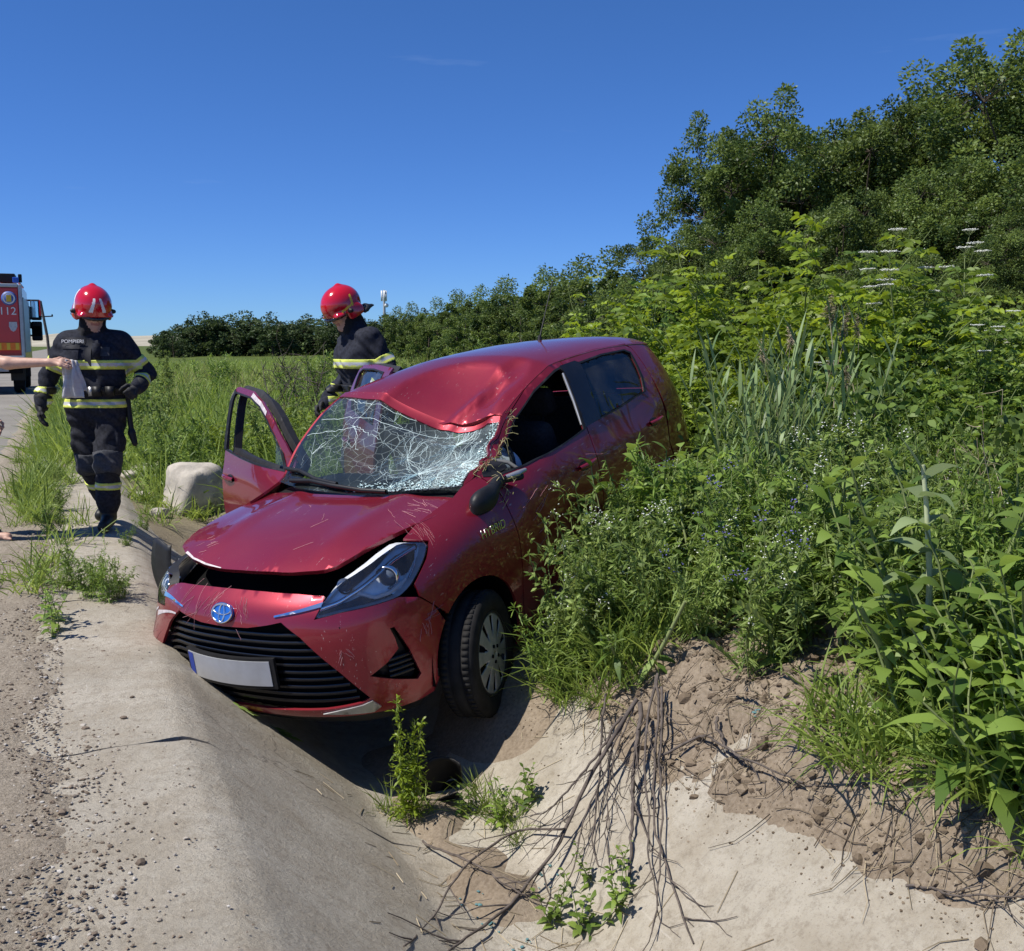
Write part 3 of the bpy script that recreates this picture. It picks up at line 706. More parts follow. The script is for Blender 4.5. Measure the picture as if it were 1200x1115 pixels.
# --- side panels
AX, AZ, AR = .83, .285, .338          # front wheel arch
def arc(cx, cz, r, a0, a1, n=14): a = np.radians(np.linspace(a0, a1, n)); return [(cx+r*math.cos(t), cz+r*math.sin(t)) for t in a]
LAMP = np.array([(.497,.668),(.535,.722),(.585,.765),(.66,.80),(.77,.832),(.90,.860),(1.06,.882),(1.187,.856),(1.12,.805),(1.045,.757),(.97,.715),(.905,.694),(.76,.690),(.62,.684)])
GRILLE = [(.335,.662),(.427,.597),(.587,.422),(.692,.290),(.655,.272),(.484,.258),(.2,.252),(0,.252)]
FOG = np.array([(.706,.388),(.79,.43),(.850,.478),(.842,.53),(.826,.578),(.848,.578),(.903,.459),(.946,.325),(.925,.306),(.82,.342)])
half_bot = [(0,.215),(.45,.212),(.70,.205),(.93,.195),(1.02,.205),(1.05,.27)]
xarch = [(float(u_of_x(x)), z) for x, z in arc(AX, AZ, AR, 182, 138, 8)]
half_top = [(1.075,.60),(1.0,.665)] + [tuple(q) for q in LAMP[[11,12,13,0,1]]] + [(.545,.752),(.40,.762),(.2,.768)]
left_half = half_bot + xarch + half_top
RB = lambda p: [(-u, z) for u, z in p]
bump_out = np.array(left_half + [(0,.770)] + RB(left_half[1:])[::-1])
grille_hole = np.array([(0,.628),(.15,.632),(.26,.648)] + GRILLE + RB(GRILLE[:-1])[::-1] + RB([(.15,.632),(.26,.648)])[::-1])
def bump_def(p):
    """far corner of the bumper torn off its brackets: dropped and sprung outwards"""
    p = deform(p); x, y, z = p[..., 0], p[..., 1], p[..., 2]; w = sstep(-y, .38, .72)
    return np.stack([x-.03*w+.02*w*np.sin(z*22), y-.045*w, z-.075*w-.03*w*sstep(-y, .6, .8)], -1)
bumper = panel('front_bumper', bump_out, MAT_PAINT, car, holes=[grille_hole, FOG, mir(FOG)], step=.028, dfm=bump_def)
panel('lower_lip', np.array([(-1.0,.20),(-.5,.205),(0,.208),(.5,.205),(1.0,.20),(.95,.155),(.5,.158),(0,.16),(-.5,.158),(-.95,.155)]), MAT_BLACK, bumper, off=.006, dfm=bump_def)
grl = panel('grille', np.array([(q[0]*1.03, .45+(q[1]-.45)*1.04) for q in grille_hole]), MAT_DARK, bumper, off=.055, flange=0, step=.05, dfm=bump_def)
for z in np.arange(.285, .625, .034):
    ue = np.interp(z, [.262,.29,.42,.60,.65], [.60,.67,.575,.42,.33])-.012
    uu = np.linspace(-ue, ue, 40); f1 = bump_def(S(uu, np.full(40, z), .022)); f2 = bump_def(S(uu, np.full(40, z+.012), .030)); f3 = bump_def(S(uu, np.full(40, z-.004), .05))
    b_ = Buf().add(*grid(flip(np.stack([f3, f1, f2])))); b_.obj('grille_slat', MAT_GLOSSB, bumper)
for sg in (1, -1):
    fo = FOG*[sg, 1]; panel('fog_recess', fo, MAT_BLACK, bumper, off=.05, flange=0, dfm=bump_def)
    for z in (.35, .375, .40, .425):
        uu = np.linspace(.80, .925, 10)*sg; b_ = Buf().add(*grid(flip(np.stack([bump_def(S(uu, np.full(10, z), .05)), bump_def(S(uu, np.full(10, z), .015)), bump_def(S(uu, np.full(10, z+.010), .03))]))))
        b_.obj('fog_slat', MAT_GLOSSB, bumper)
    # silver wings: strip from badge to lamp, blade under the grille corner
    cp_ = np.array([(.30,.683),(.42,.700),(.53,.716),(.545,.735),(.42,.712),(.30,.690)])*[sg, 1]
    panel('chrome_strip', cp_, MAT_CHROME, bumper, off=-.007, flange=.01, dfm=bump_def)
    bl = np.array([(.47,.236),(.56,.252),(.655,.262),(.70,.275),(.735,.235),(.70,.214),(.60,.222)])*[sg, 1]
    panel('lip_blade', bl, MAT_SILVER, bumper, off=-.008, flange=.012, dfm=bump_def)
# scraped edges: paint gone along the torn corner and beside the badge
for pl in ([(-.78,.62),(-.70,.655),(-.60,.672),(-.60,.662),(-.70,.640),(-.78,.60)], [(-.60,.655),(-.50,.652),(-.36,.650),(-.36,.642),(-.5,.638),(-.6,.630)]):
    panel('scrape', np.array(pl), MAT_SCRATCH, bumper, off=-.0025, flange=0, step=.02, dfm=bump_def)
# loose scratches through the paint
sb_ = Buf(); rs_ = np.random.default_rng(4)
def scratches(f, pts, n, L, ang, spread, dfm, off):
    for _ in range(n):
        a = ang+rs_.normal(0, .25); c = np.array(pts)+rs_.normal(0, 1, 2)*spread; t = np.linspace(-.5, .5, 7)*L*rs_.uniform(.4, 1.2); q = c+np.stack([t*math.cos(a), t*math.sin(a)], 1)+rs_.normal(0, .0012, (7, 2))
        V, F = tube(flip(dfm(f(q[:, 0], q[:, 1], off))), rs_.uniform(.0004, .0010), 3); sb_.add(V, F)
for pt, n, L, an, sp_ in (((.60,.50),5,.05,1.4,.012), ((.63,.51),4,.04,2.2,.010), ((1.05,.56),6,.09,.35,.02), ((1.02,.52),7,.05,1.5,.02), ((1.20,.90),12,.07,1.1,.03), ((-.08,.71),14,.07,1.0,.03), ((.10,.70),12,.06,1.9,.025), ((-.25,.70),12,.10,.9,.04), ((-.70,.58),16,.12,.5,.05), ((-.62,.52),12,.10,.3,.05), ((1.62,.9),6,.06,.5,.03), ((2.0,.78),8,.16,.1,.06), ((2.6,.74),9,.2,.05,.08)):
    scratches(S, pt, n, L, an, sp_, bump_def, -.0015)
for pt, n, L, an, sp_ in (((.5,.2),3,.10,.6,.16), ((.7,-.2),3,.09,2.4,.2), ((.86,.52),14,.10,1.9,.06), ((.33,-.38),8,.06,.9,.04)): scratches(lambda x, y, o: np.stack([x, y, hoodz(x, y)-o+.050*sstep(1.1-x, 0, .75)+.006*np.sin(y*9)*sstep(.5-x, 0, .3)], -1), pt, n, L, an, sp_, deform, -.0015)
o = sb_.obj('scratch', plain('paint_scratch', (.46, .22, .23), .6, .2, 40), car, smooth=False); o['kind'] = 'stuff'
# number plate on its holder
def plate_xf(u, z, off): p = S(u*0+.0, z*0+.43, off*0-.035); p = np.array(np.broadcast_to(p, u.shape+(3,))); p[..., 1] = u; p[..., 2] = z; p[..., 0] = p[..., 0]+off+.55*u*u; return p
m = M_('plate_white'); m.set(base=m.mix(m.ramp(m.noise(m.coord(), 9, 6), [(.4, 0.), (.8, .5)]), (.36, .365, .38), (.22, .21, .19)), rough=.4); MAT_PLATE = m.m
npl = panel('number_plate', np.array([(-.26,.375),(.26,.375),(.26,.49),(-.26,.49)]), MAT_PLATE, car, f=plate_xf, flange=.012, dfm=bump_def)
panel('country_band', np.array([(-.257,.378),(-.215,.378),(-.215,.487),(-.257,.487)]), plain('plate_blue', (.02, .05, .30), .4, .1), npl, f=plate_xf, off=-.002, flange=0, dfm=bump_def)
panel('plate_holder', np.array([(-.28,.36),(.28,.36),(.28,.502),(-.28,.502)]), MAT_BLACK, car, f=plate_xf, off=.004, flange=.02, dfm=bump_def)

# emblem: blue oval with three chrome rings
ec = bump_def(S(np.array([0.]), np.array([.688]), -.010))[0]
nE = nrm(np.array([-1, 0, .42])); uE = nrm(np.array([.42, 0, 1.])); emb = Buf()
def ellring(buf, cy, cz, ry, rz, w=.0045, m=0, n=40, lift=.004):
    a = np.linspace(0, 2*np.pi, n+1); P = ec + np.outer(cy+ry*np.cos(a), [0, 1, 0]) + np.outer(cz+rz*np.sin(a), uE) + nE*lift
    V, F = tube(flip(P), w, 6); buf.add(V, F, m)
a = np.linspace(0, 2*np.pi, 33)[:-1]; rim = ec + np.outer(.062*np.cos(a), [0, 1, 0]) + np.outer(.043*np.sin(a), uE) + nE*.002
bk = rim - nE*.02
bd = Buf().add(flip(np.vstack([rim, ec[None]+nE*.004])), [((i+1) % 32, i, 32) for i in range(32)]).add(flip(np.vstack([rim, bk])), [(i, (i+1) % 32, 32+(i+1) % 32, 32+i) for i in range(32)])
eo = bd.obj('emblem', plain('emblem_blue', (.03, .16, .52), .15, .2, 30, metal=.4), car)
ellring(emb, 0, 0, .062, .043, .005); ellring(emb, 0, .016, .055, .022, .004); ellring(emb, 0, 0, .017, .040, .0045)
emb.obj('emblem_ring', MAT_CHROME, eo)

# headlamps: dark bowl, projector, silver brow, light tube and clear lens
for sg in (1, -1):
    sdf = bump_def if sg < 0 else deform
    lp = smooth_poly(LAMP, 1)*[sg, 1]
    shr = lp.mean(0)+(lp-lp.mean(0))*.985
    hl = panel('headlight', shr, MAT_LAMPB, car, off=.050, flange=0, dfm=sdf)
    B = Buf(); E_ = resample(shr, .03); f1 = flip(sdf(S(E_[:, 0], E_[:, 1], .006))); f2 = flip(sdf(S(E_[:, 0], E_[:, 1], .050))); k = len(E_); i = np.arange(k)
    B.add(np.vstack([f1, f2]), np.stack([i, (i+1) % k, (i+1) % k+k, i+k], 1)); B.obj('bowl_wall', MAT_LAMPB if sg > 0 else MAT_BLACK, hl)
    def strip(name, pts, w, off, mat):
        pts = np.array(pts, float); t = np.linspace(0, 1, 24); q = np.stack([np.interp(t, np.linspace(0, 1, len(pts)), pts[:, k]) for k in (0, 1)], 1); q[:, 0] *= sg
        V, F = tube(flip(sdf(S(q[:, 0], q[:, 1], off))), w, 8); Buf().add(V, F).obj(name, mat, hl)
    strip('lamp_brow', [(.52,.70),(.62,.718),(.70,.745),(.80,.780),(.95,.825),(1.12,.850)], .0105, .022, MAT_CHROME)
    strip('light_tube', [(.70,.748),(.745,.735),(.80,.712),(.88,.715),(.985,.745)], .0085, .028, MAT_WHITE)
    strip('side_marker', [(1.0,.748),(1.06,.79),(1.11,.838)], .0035, .018, MAT_CHROME)
    pc = sdf(S(np.array([.90*sg]), np.array([.772]), .040))[0]; ax = nrm(np.array([-1., .45*sg, .10]))
    e1 = nrm(np.cross(ax, [0, 0, 1.])); e2 = np.cross(e1, ax)
    def disc(prof, name, mat):
        b_ = Buf().lathe(prof, 28); V, F, mi, T = b_.arrays(); V = pc + V[:, :1]*e1+V[:, 1:2]*e2+V[:, 2:3]*ax; Buf().add(flip(V), F[0]).obj(name, mat, hl)
    disc([(.052,-.02),(.052,.012),(.046,.014),(.040,.002)], 'projector_ring', MAT_CHROME)
    disc([(.040,.0),(.034,.014),(.022,.024),(.010,.028),(.0005,.029)], 'projector', plain('projector_glass', (.10, .12, .15), .05, .1, 20, spec=.9, bump=0))
    pc = sdf(S(np.array([.665*sg]), np.array([.775]), .035))[0]
    disc([(.036,.014),(.028,-.004),(.012,-.016),(.0005,-.018)], 'reflector', MAT_CHROME)
    for bz in ([(.50,.674),(.62,.690),(.76,.696),(.90,.700),(.88,.712),(.78,.708),(.73,.728),(.66,.712),(.55,.702)], [(.86,.805),(1.0,.838),(1.15,.852),(1.10,.812),(1.02,.765),(.985,.762),(.985,.795),(.93,.815)], [(.60,.768),(.77,.826),(.95,.862),(1.06,.876),(.97,.852),(.80,.800),(.66,.752)]):
        panel('lamp_bezel', np.array(bz)*[sg, 1], MAT_GLOSSB, hl, off=.034, flange=.012, dfm=sdf)
    panel('lens', lp, MAT_LENS, hl, off=.003, flange=.02, dfm=sdf)

# front wings
def wing_poly(x_front):
    a = [(float(u_of_x(x)), z) for x, z in arc(AX, AZ, AR, 132, 0, 16)]
    return np.array(a + xz((AX+AR, .20), (1.215, .20), (1.222, .5), (1.222, .97), (1.215, 1.035), (1.13, 1.012), (.98, .972), (.80, .945), (.68, .925)).tolist()
                    + [(1.10, .893), (1.195, .862), (1.13, .803), (1.05, .752), (1.005, .722), (1.012, .665), (1.08, .602)])
panel('front_wing', wing_poly(0), MAT_PAINT, car, step=.028)
wr = mir(np.array([(float(u_of_x(x)), z) for x, z in arc(AX, AZ, AR, 95, 0, 12)] + xz((AX+AR,.20),(1.215,.20),(1.222,.5),(1.222,.97),(1.215,1.035),(1.13,1.012),(.98,.972),(.86,.953)).tolist()))
panel('front_wing', wr, MAT_PAINT, car, step=.03)
# hood, sprung up a few centimetres
HOODL = [(.195,-.16),(.183,.085),(.195,.27),(.243,.428),(.288,.486),(.36,.525),(.468,.566),(.60,.605),(.759,.649),(.90,.675),(1.02,.67),(1.04,.60),(.99,.42),(.955,.2),(.945,0),(.955,-.2),(.99,-.42),(1.04,-.60),(1.02,-.67),(.90,-.685),(.70,-.685),(.50,-.665),(.361,-.614),(.285,-.50),(.240,-.40),(.21,-.28)]
def hood_f(x, y, off): return np.stack([x, y, hoodz(x, y)-off+.050*sstep(1.1-x, 0, .75)+.006*np.sin(y*9)*sstep(.5-x, 0, .3)], -1)
hood = panel('hood', smooth_poly(np.array(HOODL), 1), MAT_PAINT, car, f=hood_f, step=.03, flange=.02)
sc_ = [(.285,-.50),(.240,-.40),(.21,-.28),(.195,-.16),(.200,-.16),(.222,-.29),(.250,-.40),(.300,-.50)]
panel('scrape', np.array(sc_), MAT_SCRATCH, hood, f=hood_f, off=-.002, flange=0, step=.02)
panel('hood_gap_blackout', np.array([(.14,-.58),(.10,-.3),(.085,0),(.10,.3),(.14,.58),(.35,.66),(.7,.70),(1.15,.72),(1.15,-.72),(.7,-.68),(.35,-.64)]), MAT_DARK, car, f=lambda x, y, o: np.stack([x, y, .655+.27*sstep(x, .1, 1.1)-.05*np.abs(y)], -1), step=.08, flange=.1)  # black plate added under the hood so its open gap looks dark
# cowl under the windscreen
panel('cowl', np.array([(.93,-.60),(.90,-.2),(.90,.2),(.93,.60),(1.12,.66),(1.16,.62),(1.08,.3),(1.06,0),(1.08,-.3),(1.16,-.62),(1.12,-.66)]), MAT_BLACK, car, f=lambda x, y, o: np.stack([x, y, hoodz(x, y)-.012], -1), step=.05)

# doors: outline, window opening
DOORF = xz((1.228,.225),(1.228,.6),(1.228,.985),(1.222,1.045),(1.33,1.150),(1.43,1.222),(1.53,1.290),(1.63,1.335),(1.74,1.375),(1.97,1.420),(2.30,1.436),(2.345,1.43),(2.27,1.22),(2.20,1.05),(2.145,.80),(2.135,.5),(2.135,.225))
WINF = xz((1.31,1.005),(1.36,1.105),(1.47,1.195),(1.60,1.275),(1.76,1.340),(1.98,1.385),(2.285,1.403),(2.305,1.375),(2.235,1.20),(2.175,1.062),(1.9,1.038))
DOORR = xz((2.143,.225),(2.143,.5),(2.153,.80),(2.208,1.05),(2.278,1.22),(2.353,1.43),(2.8,1.428),(3.16,1.408),(3.22,1.38),(3.225,1.2),(3.20,.95),(3.15,.76),*[(x, z) for x, z in arc(3.32,.30,.365,112,178,8)],(2.93,.225))
WINR = xz((2.385,1.078),(2.44,1.22),(2.500,1.395),(2.8,1.398),(3.10,1.382),(3.155,1.355),(3.10,1.2),(3.045,1.118),(2.7,1.09))
def trim_ring(name, win, mat, parent, w=.02, off=-.004, sg=1, dfm=deform):
    c = win.mean(0); o_ = c+(win-c)*(1+w*2.2); i_ = c+(win-c)*.985
    return panel(name, o_*[sg, 1], mat, parent, holes=[i_*[sg, 1]], off=off, flange=.01, step=.04, dfm=dfm)
def handle(parent, x, z, sg, dfm=deform):
    u = float(u_of_x(x)); t = np.linspace(-.095, .095, 14); P = dfm(S(sg*(u+t), z+.02*t+0*t, -.018-.016*np.cos(t/.095*1.3)+.012))
    V, F = tube(flip(P), .012+.004*np.cos(t/.095*1.5), 8); h_ = Buf().add(V, F).obj('door_handle', MAT_PAINT, parent)
    a = np.linspace(0, 2*np.pi, 17)[:-1]; panel('handle_cup', np.stack([sg*(u-.02+.06*np.cos(a)), z-.004+.026*np.sin(a)], 1), MAT_GLOSSB, parent, off=-.003, flange=0, step=.03, dfm=dfm)
# --- left (driver's) front door, glass gone
d1 = panel('front_door', DOORF, MAT_PAINT, car, holes=[WINF]); handle(d1, 2.03, .885, 1)
trim_ring('window_seal', WINF, MAT_BLACK, d1)
panel('mirror_sail', xz((1.235,1.02),(1.33,1.135),(1.40,1.16),(1.405,1.03),(1.30,1.0)), MAT_BLACK, d1, off=-.006)
# bent post of the quarter light and shards of the frame
pts = deform(S(u_of_x(np.array([1.42,1.43,1.455,1.47])), np.array([1.19,1.13,1.06,1.0]), .02)); V, F = tube(flip(pts), .011, 6); Buf().add(V, F).obj('quarter_light_post', plain('bent_seal', (.10, .10, .095), .7, .3), d1)
pts = deform(S(u_of_x(np.array([2.29,2.24,2.19])), np.array([1.37,1.21,1.08]), .012)); V, F = tube(flip(pts), .010, 6); Buf().add(V, F).obj('glass_channel', MAT_SILVER, d1)
# --- left rear door with its glass
d2 = panel('rear_door', DOORR, MAT_PAINT, car, holes=[WINR]); handle(d2, 3.02, .93, 1); trim_ring('window_seal', WINR, MAT_BLACK, d2)
panel('rear_window', WINR, MAT_GLASS, d2, off=.012, flange=0)
BP = xz((2.19,1.065),(2.385,1.075),(2.50,1.40),(2.47,1.415),(2.30,1.415))
panel('pillar_trim', BP, MAT_GLOSSB, d2, off=-.0065, flange=.008)
# --- right doors swung open
def swing(hx, hy, ang):
    a = math.radians(ang); c, s_ = math.cos(a), math.sin(a)
    def g(p):
        p = np.array(p, float); dx, dy = p[..., 0]-hx, p[..., 1]-hy; return np.stack([hx+dx*c+dy*s_, hy-dx*s_+dy*c, p[..., 2]], -1)
    return g
sw1, sw2 = swing(1.225, -.83, 66), swing(2.14, -.84, 53)
def open_door(name, D, Wn, sw, hx, glass):
    d_ = panel(name, mir(D), MAT_PAINT, car, holes=[mir(Wn)], dfm=sw)
    panel('door_lining', mir(D), MAT_DASH, d_, holes=[mir(Wn)], off=.055, flange=.05, dfm=sw)
    handle(d_, hx, .9, -1, sw); trim_ring('window_seal', Wn, MAT_BLACK, d_, sg=-1, dfm=sw)
    if glass: panel('door_glass', mir(Wn), MAT_GLASS, d_, off=.02, flange=0, dfm=sw)
    return d_
d3 = open_door('front_door', DOORF, WINF, sw1, 2.03, False)
panel('quarter_light', mir(xz((1.31,1.005),(1.36,1.105),(1.47,1.195),(1.44,1.03))), MAT_GLASS, d3, off=.02, flange=0, dfm=sw1)
panel('pillar_trim', mir(xz((2.17,1.06),(2.215,1.06),(2.345,1.425),(2.285,1.408))), MAT_BLACK, d3, off=-.007, dfm=sw1)
panel('scrape', mir(xz((1.63,1.325),(1.76,1.372),(1.98,1.414),(1.98,1.392),(1.76,1.348),(1.63,1.298))), MAT_SCRATCH, d3, off=-.003, flange=0, dfm=sw1)
d4 = open_door('rear_door', DOORR, WINR, sw2, 3.0, True)

# --- pillars, roof, glasshouse
def apil(dx, dz, n=14):
    t = np.linspace(0, 1, n); x = np.interp(t, [0,.35,.7,1], [1.10,1.30,1.53,1.70]); z = np.interp(t, [0,.35,.7,1], [1.005,1.165,1.315,1.395]); return [(a+dx, b+dz) for a, b in zip(x, z)]
AL = apil(0, 0)
for sg in (1, -1):
    pp = np.array([(float(u_of_x(x)), z) for x, z in AL] + xz((1.84,1.412),(2.1,1.432),(2.4,1.442),(2.8,1.438),(3.2,1.415),(3.2,1.412),(2.8,1.431),(2.34,1.438),(1.97,1.424),(1.735,1.379),(1.62,1.339),(1.52,1.294),(1.42,1.226),(1.32,1.153),(1.218,1.052),(1.16,1.022)).tolist())*[sg, 1]
    panel('roof_pillar', pp, MAT_PAINT, car, step=.03, off=-.001)
xr = np.linspace(1.70, 3.48, 16)
def roof_f(x, y, off): yr_ = raily(x); return np.stack([x, y, roofz(x, np.clip(np.abs(y)/1.0, 0, yr_))-off], -1)
RF = [(1.605,0),(1.615,.2),(1.645,.4),(1.70,float(raily(1.70)))] + [(x, float(raily(x))+.004) for x in xr[1:]] + [(3.52,.3),(3.54,0)]
RF = np.array(RF + [(x, -y) for x, y in RF[1:-1]][::-1])
roof = panel('roof', RF, MAT_PAINT, car, f=roof_f, step=.026, flange=.02)
ant = roof_f(np.array([3.05]), np.array([0.]), 0)[0]
b_ = Buf().tube(flip(np.array([ant+[0, 0, -.01], ant+[.01, 0, .03]])), [.018, .010], 8).tube(flip(np.array([ant+[.01, 0, .02], ant+[.14, 0, .20], ant+[.27, .0, .37]])), [.005, .004, .003], 6); b_.obj('antenna', MAT_BLACK, car)
AX_ = np.array(AL)
def wind_f(a, b, off=0.):
    e = S(u_of_x(np.interp(b, np.linspace(0, 1, len(AL)), AX_[:, 0])), np.interp(b, np.linspace(0, 1, len(AL)), AX_[:, 1]), .012)
    q = 1-a*a; return np.stack([e[..., 0]-q*(.17-.085*b)+off*.6, e[..., 1]*a, e[..., 2]+q*(-.005+.060*b)-off*.8], -1)
WS = np.array([(-1,0),(-.5,0),(0,0),(.5,0),(1,0),(1,.5),(1,1),(.5,1),(0,1),(-.5,1),(-1,1),(-1,.5)])
def wind_def(p):
    q = deform(p); x, y, z = p[..., 0], p[..., 1], p[..., 2]
    sag = np.exp(-((x-1.45)/.25)**2-((y-.38)/.28)**2)
    return q + np.stack([.03*sag, 0*sag, -.045*sag+.006*np.sin(y*17+x*9)*sag], -1)
ws = panel('windscreen', WS, MAT_WIND, car, f=wind_f, step=.06, flange=.005, dfm=wind_def)
# dark band round the glass
panel('windscreen_surround', np.array([(-1.0,-.02),(1.0,-.02),(1.0,1.0),(-1,1.0)]), MAT_BLACK, ws, f=wind_f, holes=[np.array([(-.955,.045),(.955,.045),(.965,.965),(-.965,.965)])], step=.06, flange=0, off=.004, dfm=wind_def)
panel('roof_header', np.array([(-1.0,.925),(-.5,.925),(0,.925),(.5,.925),(1.0,.925),(1.0,1.03),(.5,1.05),(0,1.05),(-.5,1.05),(-1.0,1.03)]), MAT_PAINT, car, f=wind_f, step=.04, flange=.012, off=-.010, dfm=wind_def)
panel('headliner', RF*.985+[.03, 0], plain('grey_headliner', (.10, .10, .10), .95, .2, 30), car, f=roof_f, step=.06, flange=0, off=.035)
# cracks: rays and rings around the blows, standing in the glass
rc = np.random.default_rng(11); cb = Buf()
def crackline(P, w):
    q = flip(wind_def(wind_f(np.clip(P[:, 0], -.97, .97), np.clip(P[:, 1], .03, .97), -.003))); V, F = tube(q, w, 3); cb.add(V, F)
for (ca, cz, nr, L) in ((.62,.70,46,.75), (.55,.22,54,.6), (-.10,.80,7,.9), (-.45,.62,7,.7), (.85,.45,40,.5), (-.7,.3,8,.5), (.3,.45,24,.6), (.75,.15,30,.4)):
    angs = np.sort(rc.uniform(0, 6.28, nr)); ends = []
    for a in angs:
        n = 9; t = np.linspace(.02, 1, n)*L*rc.uniform(.25, 1); aa = a+np.cumsum(rc.normal(0, .09, n))
        P = np.stack([ca+t*np.cos(aa)*.62, cz+t*np.sin(aa)], 1); crackline(P, rc.uniform(.0004, .0009))
    for r_ in rc.uniform(.05, L*.5, nr//3):
        a0 = rc.uniform(0, 6.28); aa = np.linspace(a0, a0+rc.uniform(.5, 2.4), 10); rr_ = r_*(1+rc.normal(0, .05, 10))
        crackline(np.stack([ca+rr_*np.cos(aa)*.62, cz+rr_*np.sin(aa)], 1), rc.uniform(.0004, .0009))
for pts in ([(-.9,.62),(-.5,.69),(0,.74),(.35,.83),(.6,.92)], [(-.8,.9),(-.4,.87),(.2,.93)], [(-.95,.45),(-.4,.62),(-.05,.55)]):
    pts = np.array(pts); t = np.linspace(0, 1, 30); q = np.stack([np.interp(t, np.linspace(0, 1, len(pts)), pts[:, k]) for k in (0, 1)], 1)+rc.normal(0, .006, (30, 2)); crackline(q, .0013)
o = cb.obj('glass_crack', plain('crushed_glass_white', (.66, .80, .78), .6, .1, 40, bump=0), ws, smooth=False); o['kind'] = 'stuff'
# crushed glass along the bottom and driver's edge
n = 900; ga = np.r_[rc.uniform(.1, 1, n//2), 1-.12*rc.beta(1, 2, n-n//2)]; gb = np.r_[.12*rc.beta(1, 2, n//2), rc.uniform(0, 1, n-n//2)]
V, F, T = stones(wind_def(wind_f(ga, gb, -.006)), rc.uniform(.002, .006, n), .6, rc); o = mk('glass_crumbs', flip(V), [F], plain('crumb_glass', (.55, .70, .68), .15, .1, 40, bump=0), ws, smooth=False); o['kind'] = 'stuff'
# wipers
for pts in ([(-.75,.02),(-.45,.055),(-.15,.035),(.2,.0),(.42,-.01)], [(-.97,.10),(-.7,.12),(-.4,.075),(-.1,.05)]):
    pts = np.array(pts); q = wind_def(wind_f(pts[:, 0], np.maximum(pts[:, 1], 0)+.0, -.03)) + np.array([0, 0, .0]) + np.outer(np.minimum(pts[:, 1]-.0, 0), [0, 0, 1])
    wp = Buf(); V, F = tube(flip(q), .011, 6); wp.add(V, F); V, F = tube(flip(q+[.012, 0, -.012]), .007, 5); wp.add(V, F); wp.obj('wiper', MAT_BLACK, car)

# --- tail, sills, inner shell
uend = float(_U[-1])
QR = xz((3.232,.95),(3.232,1.2),(3.228,1.38),(3.19,1.412),(3.35,1.40),(3.5,1.385)).tolist() + [(uend-.62,1.36),(uend-.60,1.1),(uend-.58,.9),(uend-.58,.62),(uend-.62,.24)] + xz((3.68,.24)).tolist() + [(float(u_of_x(x)), z) for x, z in arc(3.32,.30,.355,0,108,14)] + xz((3.16,.76)).tolist()
for sg in (1, -1):
    panel('quarter_panel', np.array(QR)*[sg, 1], MAT_PAINT, car, step=.04)
    tl = np.array([(uend-.80,.92),(uend-.62,.92),(uend-.62,1.12),(uend-.70,1.2),(uend-.80,1.1)])*[sg, 1]
    panel('tail_light', tl, plain('tail_red', (.35, .01, .01), .12, .1, 10, bump=0), car, off=-.012, flange=.02)
    panel('sill', xz((1.17,.15),(2.95,.15),(2.95,.22),(1.17,.22))*[sg, 1], MAT_PAINT, car, off=.004)
hz_ = [(uend-.575,.62),(uend-.575,.9),(uend-.59,1.12),(uend-.61,1.36),(uend-.3,1.36),(uend-.001,1.36),(uend-.001,.62)]
hw = [(uend-.50,1.02),(uend-.52,1.30),(uend-.3,1.30),(uend-.02,1.30),(uend-.02,1.02)]
for sg in (1, -1):
    hb = panel('hatch', np.array(hz_)*[sg, 1], MAT_PAINT, car, holes=[np.array(hw)*[sg, 1]], step=.05)
    panel('hatch_window', np.array(hw)*[sg, 1], MAT_GLASS, hb, off=.01, flange=0, step=.06)
    panel('rear_bumper', np.array([(uend-.62,.24),(uend-.58,.61),(uend-.001,.61),(uend-.001,.24)])*[sg, 1], MAT_PAINT, car, off=-.01, step=.06)
# inner shell so that gaps read dark
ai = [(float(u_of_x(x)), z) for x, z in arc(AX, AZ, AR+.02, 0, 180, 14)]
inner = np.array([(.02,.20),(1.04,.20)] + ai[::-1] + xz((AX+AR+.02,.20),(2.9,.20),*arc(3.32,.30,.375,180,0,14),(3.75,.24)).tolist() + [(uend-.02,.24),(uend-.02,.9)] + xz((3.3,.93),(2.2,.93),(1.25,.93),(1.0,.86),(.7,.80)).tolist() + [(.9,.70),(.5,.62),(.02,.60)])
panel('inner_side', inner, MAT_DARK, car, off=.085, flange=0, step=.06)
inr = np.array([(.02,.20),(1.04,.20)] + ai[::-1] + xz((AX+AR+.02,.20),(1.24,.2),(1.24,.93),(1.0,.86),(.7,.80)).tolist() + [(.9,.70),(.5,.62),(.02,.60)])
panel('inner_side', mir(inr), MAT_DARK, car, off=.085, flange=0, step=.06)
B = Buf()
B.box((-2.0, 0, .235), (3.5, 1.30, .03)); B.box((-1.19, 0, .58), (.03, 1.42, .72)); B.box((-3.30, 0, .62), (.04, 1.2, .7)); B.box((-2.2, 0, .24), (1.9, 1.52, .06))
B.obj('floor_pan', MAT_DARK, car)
for sg in (1, -1):
    for cx, r_ in ((AX, AR+.03), (3.32, .385)):
        a = np.radians(np.linspace(-8, 188, 24)); y = np.array([.50, .79])*sg
        V, F = grid(np.stack([np.stack([-(cx+r_*np.cos(a)), 0*a+yy, .285+r_*np.sin(a)], -1) for yy in y])); b_ = Buf().add(V, F)
        c = np.array([[-cx, y[0], .285]]); i = np.arange(23); b_.add(np.vstack([np.stack([-(cx+r_*np.cos(a)), 0*a+y[0], .285+r_*np.sin(a)], -1), c]), np.stack([i, i+1, np.full(23, 24)], 1)); b_.obj('wheel_arch_liner', MAT_DARK, car)
